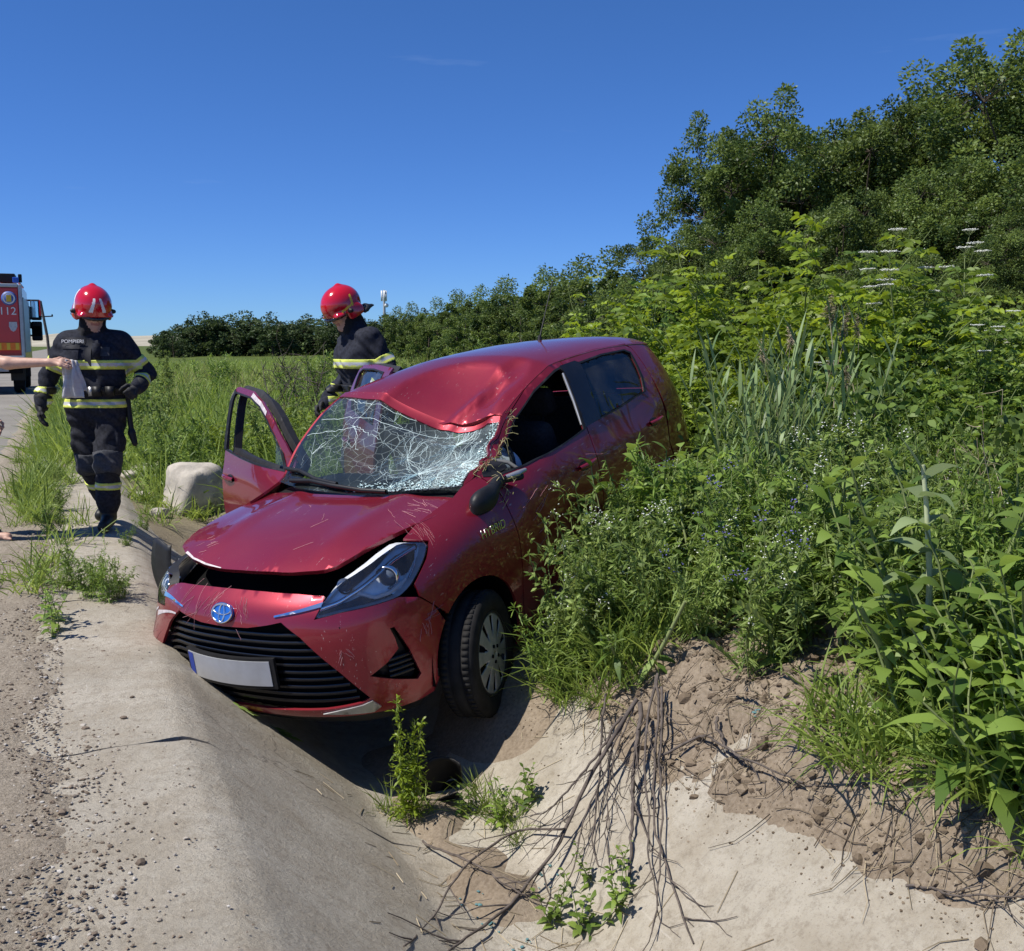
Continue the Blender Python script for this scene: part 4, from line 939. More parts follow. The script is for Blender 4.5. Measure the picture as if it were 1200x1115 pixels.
# torn arch liner sticking out where the far wing was ripped open
t = np.linspace(0, 1, 10)[:, None]; w = np.linspace(-.5, .5, 5)[None]
base = np.array([.36, -.77, .56]); V = base + t[..., None]*np.array([.03, -.02, .31]) + w[..., None]*np.array([.06, -.26, .03])*(1-.35*t[..., None]) + np.stack([0*t*w, -.05*np.sin(t*3)+0*w, .01*np.sin(w*6)*t], -1)
V, F = grid(V); o = mk('torn_liner', flip(V), [F], MAT_BLACK, car); o.modifiers.new('thick', 'SOLIDIFY').thickness = .006

# --- wheels
def wheel(cx, cy, cz, sg, steer=0., name='wheel'):
    r = empty(name, (-cx, cy, cz), steer, car)
    tyre = Buf(); n = 64
    prof = np.array([(.200,-.078),(.215,-.086),(.245,-.092),(.275,-.088),(.292,-.078),(.299,-.064),(.3005,-.034),(.294,-.032),(.294,-.026),(.301,-.024),(.3015,.0),(.301,.024),(.294,.026),(.294,.032),(.3005,.034),(.299,.064),(.292,.078),(.275,.088),(.245,.092),(.215,.086),(.200,.078)])
    RM = np.array([[1, 0, 0, 0], [0, 0, sg, 0], [0, 1, 0, 0]], float)
    tyre.lathe(prof, n, RM)
    for k in range(n):     # tread blocks
        a = k/n*2*np.pi
        for y0 in (-.052, .052):
            c, s_ = math.cos(a), math.sin(a); R = np.array([[c, 0, -s_], [0, 1, 0], [s_, 0, c]]); tyre.box(R @ np.array([.2995, y0, 0]), (.007, .030, .022), R)
    t_ = tyre.obj('tyre', MAT_RUBBER, r)
    rim = Buf().lathe([(.200,-.078),(.192,-.07),(.186,-.02),(.186,.05),(.196,.07),(.203,.079),(.200,.084),(.192,.080)], 48, RM); rim.obj('rim', plain('steel_rim', (.05, .05, .05), .5, .2, metal=.5), r)
    # trim cover: ten broad spokes between dark slots
    cov = Buf(); rad = np.array([.0005, .030, .060, .085, .110, .135, .160, .182, .197])
    hgt = np.array([.092, .092, .088, .085, .083, .081, .079, .078, .074]); na = 120; a = np.arange(na)/na*2*np.pi
    V = np.stack([rad[:, None]*np.cos(a), sg*hgt[:, None]+0*a, rad[:, None]*np.sin(a)], -1).reshape(-1, 3)
    F = []
    for i in range(len(rad)-1):
        for j in range(na):
            ph = (j % 12)/12.; slot = 3 <= i <= 6 and (.62 <= ph < .97 if i < 6 else .66 <= ph < .92)
            if i == 3 and not .70 <= ph < .90: slot = False
            if not slot: F.append((i*na+j, i*na+(j+1) % na, (i+1)*na+(j+1) % na, (i+1)*na+j))
    cov.add(V, F); o = cov.obj('wheel_trim', plain('trim_silver', (.42, .42, .40), .42, .2, 20, metal=.35), r); o.modifiers.new('thick', 'SOLIDIFY').thickness = .006
    Buf().lathe([(.0005,-.02),(.13,-.02),(.13,-.01),(.05,0),(.045,.05),(.0005,.052)], 32, RM).obj('brake_disc', MAT_RUST, r)
    for k in range(5):
        a0 = k*1.2566; V = Buf().tube([(.04*math.cos(a0), sg*.085, .04*math.sin(a0)), (.04*math.cos(a0), sg*.096, .04*math.sin(a0))], .009, 6); V.obj('wheel_nut', MAT_DARK, r)
    return r
wheel(AX, .775, .245, 1, math.radians(14)); wheel(AX, -.775, .30, -1, math.radians(14)); wheel(3.32, .76, .30, 1); wheel(3.32, -.76, .30, -1)

# --- mirror hanging broken on the door, its glass gone
mc = deform(S(u_of_x(np.array([1.10])), np.array([.955]), -.05))[0]
so = Solid(); so.ell(mc+[-.02, .0, -.02], (.105, .045, .062), k=.02).cap(mc+[-.06, -.01, -.03], mc+[-.115, -.015, -.075], .04, .02, k=.03).cap(mc+[.03, -.0, .0], mc+[.16, -.02, .035], .035, .03, k=.03).cap(mc+[.16, -.02, .03], mc+[.26, .045, .03], .016, .020, k=.01)
V, F = nets(so.f, *so.bounds(), .008); mk('door_mirror', flip(V), [F[:, ::-1]], [MAT_BLACK], d1)
V, F = tube(flip(np.array([mc+[.18, .01, .045], mc+[.24, .045, .05], mc+[.30, .055, .055]])), [.012, .016, .010], 6); Buf().add(V, F).obj('mirror_rim', MAT_SILVER, d1)
# grass and straw caught in the pillar and the mirror
n = 130; P = np.concatenate([deform(S(u_of_x(np.linspace(1.2, 1.75, 100)), np.linspace(1.06, 1.38, 100), -.006)), mc+[.14, 0, .02]+rc.normal(0, .035, (30, 3))]); D = nrm(rc.normal(size=(n, 3)))
sb = Buf()
for p_, d_ in zip(P, D):
    L = rc.uniform(.02, .07); V, F = tube(flip(np.array([p_, p_+d_*L*.5+[0, .005, 0], p_+d_*L+[0, 0, -.015]])), .0016, 3); sb.add(V, F, tint=rc.uniform())
o = sb.obj('caught_straw', attrmat('straw', [(0., (.16, .17, .05)), (1., (.42, .36, .20))], .9, 0), d1, smooth=False); o['kind'] = 'stuff'

# --- HYBRID lettering on the wing
def text(name, s, size, mat, parent, extrude=.002, align='CENTER'):
    c = bpy.data.curves.new(name, 'FONT'); c.body = s; c.size = size; c.extrude = extrude; c.align_x = align; c.align_y = 'CENTER'
    q = bpy.data.objects.new(name, c); COL.objects.link(q); me = bpy.data.meshes.new_from_object(q.evaluated_get(bpy.context.evaluated_depsgraph_get()))
    bpy.data.objects.remove(q); me.name = name; me.materials.clear(); me.materials.append(mat); return link(bpy.data.objects.new(name, me), parent)
tx = text('badge_lettering', 'HYBRID', .062, MAT_CHROME, car)
pb = flip(deform(S(np.array([u_of_x(1.04)]), np.array([.803]), -.006)))[0]
tx.matrix_local = Matrix(((-1, 0, 0, pb[0]), (0, .12, .99, pb[1]), (0, .99, -.12, pb[2]), (0, 0, 0, 1))).normalized() if False else Matrix(((-1, 0, 0, pb[0]), (0, -.10, .995, pb[1]), (0, .995, .10, pb[2]), (0, 0, 0, 1)))

# --- cabin
dash = [(1.20,.60),(1.20,.90),(1.26,.955),(1.40,.965),(1.52,.95),(1.60,.90),(1.64,.82),(1.60,.70),(1.56,.55)]
dv = np.array([[(-x, y, z - .02*(abs(y) > .6)) for y in np.linspace(-.68, .68, 12)] for x, z in dash]); V, F = grid(dv); mk('dashboard', V, [F], MAT_DASH, car)
Buf().box((-1.50, .36, .985), (.20, .34, .07)).obj('instrument_hood', MAT_DASH, car)
def seat(x, y, name):
    s_ = Solid(); R = np.array([[math.cos(.35), 0, -math.sin(.35)], [0, 1, 0], [math.sin(.35), 0, math.cos(.35)]])
    s_.box((-(x-.22), y, .50), (.52, .50, .16), .06).box((-(x+.16), y, .82), (.15, .48, .64), .06, R=R.T)
    o = s_.obj('seat', [MAT_CLOTH], car, .025)
    h_ = Solid().box((-(x+.33), y, 1.20), (.10, .27, .17), .045, R=R.T).cap((-(x+.30), y-.06, 1.02), (-(x+.32), y-.06, 1.18), .008).cap((-(x+.30), y+.06, 1.02), (-(x+.32), y+.06, 1.18), .008); h_.obj('headrest', [MAT_CLOTH], o, .016)
seat(1.98, .36, 'l'); seat(1.98, -.36, 'r')
rb = Solid().box((-2.80, 0, .48), (.50, 1.20, .16), .06).box((-3.06, 0, .80), (.15, 1.20, .60), .06)
rb.obj('rear_bench', [MAT_CLOTH], car, .03)
for y in (.36, -.36):
    hr = Solid().box((-3.12, y, 1.20), (.09, .28, .20), .04); o = hr.obj('headrest', [plain('rear_headrest', (.03, .032, .045), .9, .2, 40)], car, .016)
    [Buf().tube([(-3.10, y+q, 1.0), (-3.12, y+q, 1.14)], .006, 6).obj('headrest_post', MAT_CHROME, o) for q in (-.05, .05)]
a = np.linspace(0, 2*np.pi, 33); swc = np.array([-1.70, .36, .93]); e1 = np.array([0, 1, 0.]); e2 = nrm(np.array([-.42, 0, .9]))
P = swc + np.outer(.18*np.cos(a), e1)+np.outer(.18*np.sin(a), e2); V, F = tube(P, .016, 8); b_ = Buf().add(V, F)
for k in (0, 3.14, 4.71): b_.tube([swc, swc+.17*(math.cos(k)*e1+math.sin(k)*e2)], .014, 6)
b_.obj('steering_wheel', MAT_DASH, car)
ab = Solid().ell((-1.74, .30, .99), (.10, .15, .10), k=.05).ell((-1.78, .42, .93), (.08, .12, .10), k=.06).ell((-1.80, .22, .90), (.06, .09, .12), k=.05); ab.fold = lambda P: .012*np.sin(P[..., 1]*55+P[..., 2]*30)*np.sin(P[..., 0]*40)
ab.obj('airbag', [MAT_WHITE], car, .014)
Buf().box((-1.70, 0, 1.215), (.03, .22, .065)).obj('rear_view_mirror', MAT_DASH, car)
# ================================================================ PEOPLE
MAT_COAT = plain('navy_turnout_cloth', (.020, .022, .032), .85, .45, 45, spec=.2, bump=.5)
MAT_TROU = plain('dark_turnout_trousers', (.022, .023, .030), .85, .5, 45, spec=.2, bump=.5)
MAT_PAD = plain('grey_knee_pad', (.055, .057, .064), .8, .3, 60, spec=.2)
MAT_BOOT = plain('black_boot_leather', (.014, .013, .012), .5, .4, 30)
MAT_GLOVE = plain('black_work_glove', (.020, .020, .022), .75, .5, 40)
MAT_SKIN = plain('skin', (.56, .34, .25), .5, .12, 30, spec=.35, bump=.1)
MAT_LIP = plain('lip', (.38, .17, .14), .5, .1, 30)
MAT_EYE = plain('dark_eye', (.03, .02, .015), .25, .1, 30, bump=0)
MAT_HOODK = plain('black_hood_knit', (.012, .012, .014), .95, .4, 120)
MAT_YEL = plain('lime_reflective_tape', (.62, .68, .13), .55, .12, 30, spec=.3)
MAT_SIL = plain('silver_reflective_tape', (.56, .56, .55), .35, .1, 50, metal=.25)
MAT_RED = plain('red_helmet_shell', (.52, .006, .018), .14, .08, 10, spec=.6, bump=.02, coat=.8)
MAT_HWHT = plain('white_decal', (.75, .75, .74), .35, .05, 10, bump=0)
MAT_HYEL = plain('yellow_decal', (.75, .50, .04), .35, .05, 10, bump=0)
MAT_VIS = plain('smoked_visor', (.012, .012, .014), .12, .1, 10, spec=.7, bump=0)
MAT_HAIR = plain('dark_hair', (.022, .015, .010), .8, .4, 60)
def rx(a): c, s_ = math.cos(a), math.sin(a); return np.array([[1, 0, 0], [0, c, -s_], [0, s_, c]])
def folds(amp):
    def g(P):
        x, y, z = P[..., 0], P[..., 1], P[..., 2]
        q = np.sin(z*31+2.2*np.sin(x*19+1.3)+1.7*np.sin(y*23))*np.sin(x*13+z*7+1.1*np.sin(z*21)) + .6*np.sin(z*58+x*40+2*np.sin(y*30+z*11))
        return amp*q*sstep(z, .12, .3)*(1-sstep(z, 1.44, 1.54))
    return g
def head_parts(so, hc, HR, hood=True, beard=False):
    h = lambda *p: hc + HR @ np.array(p)
    so.ell(hc, (.074, .094, .108), 3, .02, HR).ell(h(0, -.030, -.065), (.056, .066, .058), 3, .03, HR)
    so.cap(h(0, -.090, .012), h(0, -.112, -.026), .008, .0135, 3, .012).ell(h(0, -.094, -.030), (.020, .014, .010), 3, .01, HR)
    so.cap(h(-.040, -.084, .030), h(.040, -.084, .030), .010, .010, 3, .015).ell(h(0, -.088, -.094), (.024, .018, .020), 3, .02, HR)
    for s_ in (-1, 1):
        so.ell(h(.030*s_, -.0845, .012), (.014, .008, .0075), 6, .003, HR).ell(h(.077*s_, .010, -.008), (.012, .024, .034), 3, .012, HR).cap(h(.020*s_, -.092, .032), h(.046*s_, -.083, .032), .0055, .004, 5, .004)
        so.ell(h(.040*s_, -.070, -.025), (.026, .022, .022), 3, .02, HR)
    so.cap(h(-.022, -.093, -.058), h(.022, -.093, -.058), .0075, .0075, 7, .004)
    if hood:
        so.cap(h(0, .03, -.02), h(0, .03, -.16), .088, .092, 4, .02, (1, 1, 1)).cap(h(-.065, -.01, -.06), h(-.05, -.05, -.125), .030, .035, 4, .02).cap(h(.065, -.01, -.06), h(.05, -.05, -.125), .030, .035, 4, .02).cap(h(-.05, -.05, -.13), h(.05, -.05, -.13), .035, .035, 4, .02)
    else:
        so.ell(h(0, .012, .035), (.080, .098, .092), 5, .012, HR)
def hand(so, w, d, side, n, curl, m, r=.0095, k=.006, L=1.):
    """w wrist, d direction of the hand, side towards the thumb, n palm normal (fingers curl that way)"""
    w, d, side, n = [np.asarray(q, float) for q in (w, d, side, n)]; d = nrm(d); side = nrm(side-d*(side @ d)); n = nrm(n-d*(n @ d)-side*(n @ side))
    pal = w+d*.085*L
    so.cap(w, pal+side*.022, r*2.0, r*1.55, m, .02).cap(w, pal-side*.022, r*2.0, r*1.5, m, .02).cap(pal+side*.03, pal-side*.03, r*1.35, r*1.2, m, .012)
    for i, (o, l) in enumerate(((.034, .078), (.012, .088), (-.012, .082), (-.033, .064))):
        p = pal+side*o; a = 0.
        for seg in range(3):
            a += curl*(.9, 1.1, .8)[seg]*(1+.08*i); q = p+(d*math.cos(a)+n*math.sin(a))*l*L*(.46, .32, .24)[seg]
            so.cap(p, q, r*(1.0, .92, .84)[seg], r*(.93, .85, .72)[seg], m, k); p = q
    p = w+d*.03+side*.03; q = p+nrm(side*.8+d*.7+n*.35)*.042*L; so.cap(p, q, r*1.35, r*1.1, m, .012)
    q2 = q+nrm(side*.25+d+n*(.4+curl*.5))*.034*L; so.cap(q, q2, r*1.05, r*.95, m, k); q3 = q2+nrm(d*.9+n*(.4+curl)-side*.15)*.026*L; so.cap(q2, q3, r*.95, r*.8, m, k)
def helmet(par, hc, HR, decal, name='helmet'):
    h = lambda *p: hc + HR @ np.array(p)
    so = Solid(); c0 = h(0, .012, .055)
    so.ell(c0, (.130, .162, .138), 0, .02, HR)
    so.ell(h(0, .01, .085), (.112, .140, .112), 0, .04, HR).cap(h(0, -.11, .120), h(0, .06, .192), .010, .010, 0, .03).cap(h(0, .06, .192), h(0, .165, .08), .010, .010, 0, .03)
    so.cap(h(-.11, -.075, .005), h(.11, -.075, .005), .022, .022, 0, .03).cap(h(-.10, -.11, .012), h(.10, -.11, .012), .018, .018, 0, .03)
    so.ell(h(-.118, .04, -.02), (.026, .075, .062), 0, .03, HR).ell(h(.118, .04, -.02), (.026, .075, .062), 0, .03, HR)
    inn = Solid().ell(h(0, .005, .02), (.110, .140, .135), 0, .02, HR)
    def f(P):
        q = (P-hc) @ HR; cut = np.where(q[..., 1] < -.03, -(q[..., 2]-.005-.25*np.maximum(0, -.10-q[..., 1])), -(q[..., 2]+.055))
        return np.maximum(np.maximum(so.f(P), cut), -inn.f(P))
    def pick(c):
        q = (c.astype(float)-hc) @ HR; r = np.zeros(len(c), int)
        if decal == 'white':
            for s_ in (-1, 1):
                t = (q[:, 2]-.055)/.10; x0 = s_*(.050-.030*t); r[(np.abs(q[:, 0]-x0) < .014-.006*t) & (t > 0) & (t < 1) & (q[:, 1] < -.06)] = 1
            r[(np.abs(q[:, 1]-.02-.35*(q[:, 2]-.05)) < .014) & (np.abs(q[:, 0]) > .085) & (q[:, 2] > -.01)] = 1
        else:
            for s_ in (-1, 1):
                a = (np.abs(q[:, 2]-.035-.18*(q[:, 1]+.05)) < .008) & (q[:, 1] < .03) & (q[:, 1] > -.07); b = (np.abs(q[:, 1]-.035-.3*(q[:, 2]-.05)) < .009) & (q[:, 2] > .035) & (q[:, 2] < .12); r[(a | b) & (q[:, 0]*s_ > .03)] = 1
        return r
    o = so.obj(name, [MAT_RED, MAT_HWHT if decal == 'white' else MAT_HYEL], par, .0055, f=f, pick=pick)
    g = Solid(); a = np.linspace(.35, math.pi-.35, 9)
    for a0, a1 in zip(a[:-1], a[1:]): g.cap(h(.135*math.cos(a0), .06+.13*math.sin(a0), -.055), h(.135*math.cos(a1), .06+.13*math.sin(a1), -.055), .014, .014, 0, .02, (1, 1, 1))
    g.cap(h(0, .19, -.055), h(0, .255, -.075), .018, .008, 0, .03).cap(h(-.06, .175, -.055), h(-.03, .245, -.075), .014, .007, 0, .03).cap(h(.06, .175, -.055), h(.03, .245, -.075), .014, .007, 0, .03)
    g.obj('neck_guard', [MAT_BLACK], o, .008)
    vz = Solid()
    aa = np.linspace(-2.75, -.39, 11)
    for a0, a1 in zip(aa[:-1], aa[1:]): vz.cap(h(.126*math.cos(a0), .0+.150*math.sin(a0), .004), h(.126*math.cos(a1), .0+.150*math.sin(a1), .004), .012, .012, 0, .01)
    vz.obj('visor', [MAT_VIS], o, .006)
    for s_ in (-1, 1):
        kn = Solid().cap(h(.132*s_, -.005, .012), h(.150*s_, -.005, .012), .022, .016, 0, .01); kn.obj('visor_hinge', [MAT_BLACK], o, .006)
    return o
def band(par, so, c, ax, half, lat, name='reflective_band', h=.0075, lift=.007, two=True, box=None):
    """a strap around the body: the body surface raised a little, cut by two planes"""
    c = np.asarray(c, float); ax = nrm(np.asarray(ax, float)); lo, hi = c-lat, c+lat
    def f(P):
        t = (P-c) @ ax; B_ = so.f(P); return np.maximum(np.maximum(B_-lift, np.abs(t)-half), np.maximum(-(B_+.012), np.sqrt(((P-c)**2).sum(-1))-np.max(lat)))
    V, F = nets(f, lo, hi, h); t = ((V[F].mean(1)-c) @ ax)
    return mk(name, V, [F], [MAT_YEL, MAT_SIL] if two else [two or MAT_BLACK], par, (np.abs(t) < half*.34).astype(int) if two else None)
def turnout(root, J, head, decal, curlL=.9, curlR=.5):
    """firefighter in navy coat and trousers; local frame: facing -y, x to their left"""
    so = Solid(); A = lambda k: np.array(J[k], float)
    hip, ch, nk = A('hip'), A('chest'), A('neck'); e = np.array([1, 0, 0])
    for s_ in (-1, 1):
        so.cap(hip+e*.085*s_+[0, 0, -.04], hip+e*.075*s_+[0, 0, .14], .150, .132, 0, .06).cap(hip+e*.075*s_+[0, 0, .12], ch+e*.095*s_+[0, 0, .02], .132, .150, 0, .06).cap(ch+e*.09*s_, ch+e*.12*s_+[0, .01, .13], .150, .095, 0, .06)
        so.cap(nk+e*.04*s_+[0, .02, -.05], ch+e*.19*s_+[0, .01, .15], .065, .075, 0, .05)
    so.cap(nk+[0, .02, -.09], nk+[0, .02, .0], .095, .088, 0, .04)
    for S_, sg in (('L', 1), ('R', -1)):
        sh, el, wr = A('sh'+S_), A('el'+S_), A('wr'+S_)
        so.cap(sh, el, .083, .066, 0, .045).cap(el, wr, .066, .056, 0, .03)
        hp, kn, an = A('hp'+S_), A('kn'+S_), A('an'+S_); toe = A('toe'+S_)
        so.cap(hp, kn, .118, .092, 1, .04).cap(kn, an+(kn-an)*.30, .092, .083, 1, .04).cap(an+(kn-an)*.34, an+(kn-an)*.20, .085, .080, 1, .03)
        so.ell(hp*.45+kn*.55+[.085*sg, 0, 0], (.035, .08, .10), 1, .03)
        so.cap(an+(kn-an)*.22, an, .062, .058, 2, .02).cap(an+[0, 0, -.035], toe, .052, .042, 2, .03).cap(an+[0, 0, -.05], toe+[0, 0, -.012], .040, .036, 2, .02)
    hc, HR = head; head_parts(so, hc, HR)
    so.fold = folds(.0075)
    mats = [MAT_COAT, MAT_TROU, MAT_BOOT, MAT_SKIN, MAT_HOODK, MAT_HAIR, MAT_EYE, MAT_LIP]
    so.obj('body', mats, root, .0085)
    for S_, sg in (('L', 1), ('R', -1)):
        wr = A('wr'+S_); g = Solid(); dr = A('hd'+S_)-wr
        g.cap(wr-nrm(dr)*.05, wr+nrm(dr)*.01, .062, .048, 0, .02); hand(g, wr, dr, A('th'+S_), A('pn'+S_), curlL if sg > 0 else curlR, 0, .0125, .006, 1.08)
        g.obj('glove', [MAT_GLOVE], root, .006)
        el, sh, kn, an = A('el'+S_), A('sh'+S_), A('kn'+S_), A('an'+S_)
        band(root, so, sh*.35+el*.65, el-sh, .036, np.full(3, .135)); band(root, so, el*.45+wr*.55, wr-el, .026, np.full(3, .12))
        band(root, so, an+(kn-an)*.58, kn-an, .028, np.full(3, .14))
        band(root, so, kn, A('hp'+S_)-kn, .085, np.full(3, .15), 'knee_pad', .0085, .006, False).data.materials[0] = MAT_PAD
    band(root, so, ch+[0, 0, -.03], (0, 0, 1), .036, np.array([.36, .26, .08])); band(root, so, hip+[0, 0, -.01], (0, 0, 1), .034, np.array([.36, .27, .08]))
    bl = band(root, so, hip+[0, 0, .085], (0, 0, 1), .030, np.array([.36, .27, .08]), 'belt', .0075, .016, False)
    helmet(root, hc, HR, decal)
    return so, bl
# --- firefighter on the apron, looking down at the papers
fp = hit(121, 617); fp[2] = .004
f1 = empty('person', fp, -YAW+math.radians(4)); tag(f1, 'firefighter in navy coat with lime bands standing on the concrete, gloved fist at belt', 'person')
HR1 = rotz(math.radians(30)) @ rx(math.radians(24))
J1 = dict(hip=(0,0,.985), chest=(0,.0,1.30), neck=(0,-.01,1.52), shL=(.205,.01,1.43), elL=(.365,.08,1.20), wrL=(.345,-.12,1.10), hdL=(.325,-.23,1.05), thL=(-.6,-.2,.8), pnL=(-.5,.3,-.8),
          shR=(-.205,.01,1.43), elR=(-.365,.04,1.18), wrR=(-.405,-.03,.965), hdR=(-.41,-.06,.85), thR=(.1,-1,0), pnR=(1,.0,-.1),
          hpL=(.095,0,.90), knL=(.100,-.13,.515), anL=(.085,-.12,.115), toeL=(.10,-.30,.055), hpR=(-.095,0,.90), knR=(-.085,.03,.50), anR=(-.045,.26,.16), toeR=(-.06,.13,.075))
so1, belt1 = turnout(f1, J1, (np.array([.02,-.045,1.665]), HR1), 'white', 1.15, .35)
for x, sc_ in ((-.07, .05), (.06, .06), (-.16, .07), (.15, .06)):
    yb = -.165 if abs(x) < .1 else -.14
    b_ = Buf().box((x, yb-.012, 1.07), (sc_, .035, .075), rotz(-x*1.2)); b_.obj('belt_pouch', MAT_BLACK, f1)
for x in (-.115, .015): Buf().box((x, -.183, 1.07), (.028, .012, .07), rotz(-x)).obj('buckle', MAT_SILVER, f1)
st = Solid().cap((.235,-.02,1.03), (.262,-.03,.74), .024, .020, 0, .02, (1,1,1)).cap((.262,-.03,.74), (.285,-.04,.66), .030, .022, 0, .02); st.obj('holster_strap', [MAT_BLACK], f1, .009)
def cloth_text(s_, size, mat, par, c, yaw_=0, tilt=0.):
    t_ = text('lettering', s_, size, mat, par, .0015); t_.location = c; t_.rotation_euler = (math.pi/2+tilt, 0, yaw_); return t_
def front_y(so, x, z):
    ys = np.linspace(-.5, .2, 700); d = so.f(np.stack([0*ys+x, ys, 0*ys+z], -1).astype(np.float32)); return ys[np.argmax(d < 0)]
PLT = plain('chest_patch', (.015, .016, .022), .8, .2)
def onchest(so, par, x, z, w, hh, mat, name, lift=.006):
    nx, nz = 12, 6; X, Z = np.meshgrid(np.linspace(x-w/2, x+w/2, nx), np.linspace(z-hh/2, z+hh/2, nz), indexing='ij'); Y = np.vectorize(lambda a, b: front_y(so, a, b))(X, Z)-lift
    V, F = grid(np.stack([X, Y, Z], -1)); mk(name, V, [F], mat, par); return Y.mean()
yp = onchest(so1, f1, -.115, 1.445, .165, .06, PLT, 'chest_patch')
cloth_text('POMPIERI', .038, MAT_HWHT, f1, (-.115, front_y(so1, -.115, 1.445)-.016, 1.445), .10, -.22)
onchest(so1, f1, .12, 1.37, .075, .07, MAT_PAD, 'chest_badge')
onchest(so1, f1, .0, 1.36, .045, .20, PLT, 'zip_flap', .008)
for x_, z_ in ((-.13, 1.36), (.13, 1.17), (-.13, 1.17)): onchest(so1, f1, x_, z_, .13, .10, MAT_COAT, 'pocket', .012); onchest(so1, f1, x_, z_+.045, .14, .03, PLT, 'pocket_flap', .018)
Buf().box((.07, front_y(so1, .07, 1.38)-.02, 1.38), (.05, .05, .11)).obj('radio_pocket', MAT_COAT, f1)

# --- firefighter at the rear door, leaning over
p2 = atdepth(428, 470, 8.6); p2[2] = float(ground_z(p2[0], p2[1]))
f2 = empty('person', p2, -YAW-math.radians(62)); tag(f2, 'firefighter behind the red car bending his head towards its open rear door', 'person')
HR2 = rotz(math.radians(10)) @ rx(math.radians(30))
zt = 1.955-p2[2]-1.93
J2 = dict(hip=(0,.02,.98), chest=(0,-.05,1.29), neck=(0,-.10,1.54), shL=(.215,-.02,1.46), elL=(.30,.10,1.19), wrL=(.24,-.12,1.02), hdL=(.22,-.22,.98), thL=(-.6,0,.7), pnL=(-.7,0,-.6),
          shR=(-.205,-.06,1.42), elR=(-.25,-.06,1.15), wrR=(-.22,-.25,.95), hdR=(-.20,-.34,.89), thR=(.6,0,.7), pnR=(.7,0,-.6),
          hpL=(.095,.02,.90), knL=(.11,-.03,.50), anL=(.11,.04,.115), toeL=(.12,-.13,.055), hpR=(-.095,.02,.90), knR=(-.12,-.06,.50), anR=(-.13,.0,.115), toeR=(-.15,-.17,.055))
so2, _ = turnout(f2, J2, (np.array([0,-.165,1.655]), HR2), 'yellow', .6, .6)
f2.scale = (1.07,)*3

# --- bystander holding out papers
D3 = 7.4; p3 = np.array([0, 0, 0.]) + RIGHT*((-34-600)/FPX*D3) + FWD*D3; p3[2] = .012
f3 = empty('person', p3, -YAW+math.radians(90)); tag(f3, 'person in dark shirt and jeans holding out papers with a bare arm', 'person')
so = Solid(); e = np.array([1, 0, 0])
for s_ in (-1, 1):
    so.cap((.07*s_,0,.93), (.07*s_,0,1.10), .115, .110, 0, .05).cap((.07*s_,0,1.10), (.10*s_,0,1.36), .112, .115, 0, .05).cap((.05*s_,0,1.46), (.17*s_,0,1.42), .06, .062, 0, .05)
so.cap((0,0,1.46), (0,-.02,1.56), .055, .052, 3, .02)
so.cap((-.19,0,1.42), (-.225,-.26,1.31), .062, .055, 0, .04).cap((-.20,-.14,1.34), (-.235,-.40,1.285), .046, .042, 3, .02).cap((-.235,-.40,1.285), (-.215,-.68,1.29), .043, .027, 3, .02)
hand(so, (-.215,-.68,1.29), (.03,-1,.0), (.75,0,.66), (.6,-.0,-.6), .28, 3, .0095, .006)
so.cap((.19,0,1.42), (.25,.03,1.14), .060, .050, 0, .04).cap((.24,.02,1.19), (.25,.03,1.12), .042, .040, 3, .02).cap((.25,.03,1.12), (.25,-.04,.88), .040, .027, 3, .02); hand(so, (.25,-.04,.88), (0,-.1,-1), (0,-1,0), (-1,0,0), .4, 3)
for s_, dy in ((1, .10), (-1, -.10)):
    so.cap((.09*s_,0,.90), (.10*s_,dy*.6-.03,.49), .092, .070, 1, .04).cap((.10*s_,dy*.6-.03,.49), (.10*s_,dy+.02,.14), .070, .058, 1, .03)
    so.cap((.10*s_,dy+.02,.14), (.10*s_,dy+.02,.07), .040, .038, 3, .02).cap((.10*s_,dy+.03,.05), (.105*s_,dy-.16,.035), .036, .030, 3, .02)
    for j in range(5): so.cap((.105*s_+(.028-.014*j)*s_, dy-.155+.006*j, .028), (.107*s_+(.030-.0145*j)*s_, dy-.20+.012*j, .022), .012-.001*j, .009, 3, .006)
head_parts(so, np.array([0,-.03,1.665]), rx(.15), False)
so.obj('body', [plain('dark_shirt', (.02, .022, .03), .85, .3), plain('jeans', (.22, .30, .42), .85, .25, 60), MAT_BOOT, MAT_SKIN, MAT_HOODK, MAT_HAIR, MAT_EYE, MAT_LIP], f3, .0085)
for s_, dy in ((1, .10), (-1, -.10)):
    sl = Solid().cap((.10*s_,dy+.035,.006), (.106*s_,dy-.185,.006), .044, .046, 0, .02, (1,1,.35)).cap((.065*s_,dy-.08,.03), (.10*s_,dy-.10,.075), .008).cap((.145*s_,dy-.08,.03), (.10*s_,dy-.10,.075), .008); sl.obj('sandal', [MAT_BLACK], f3, .009)
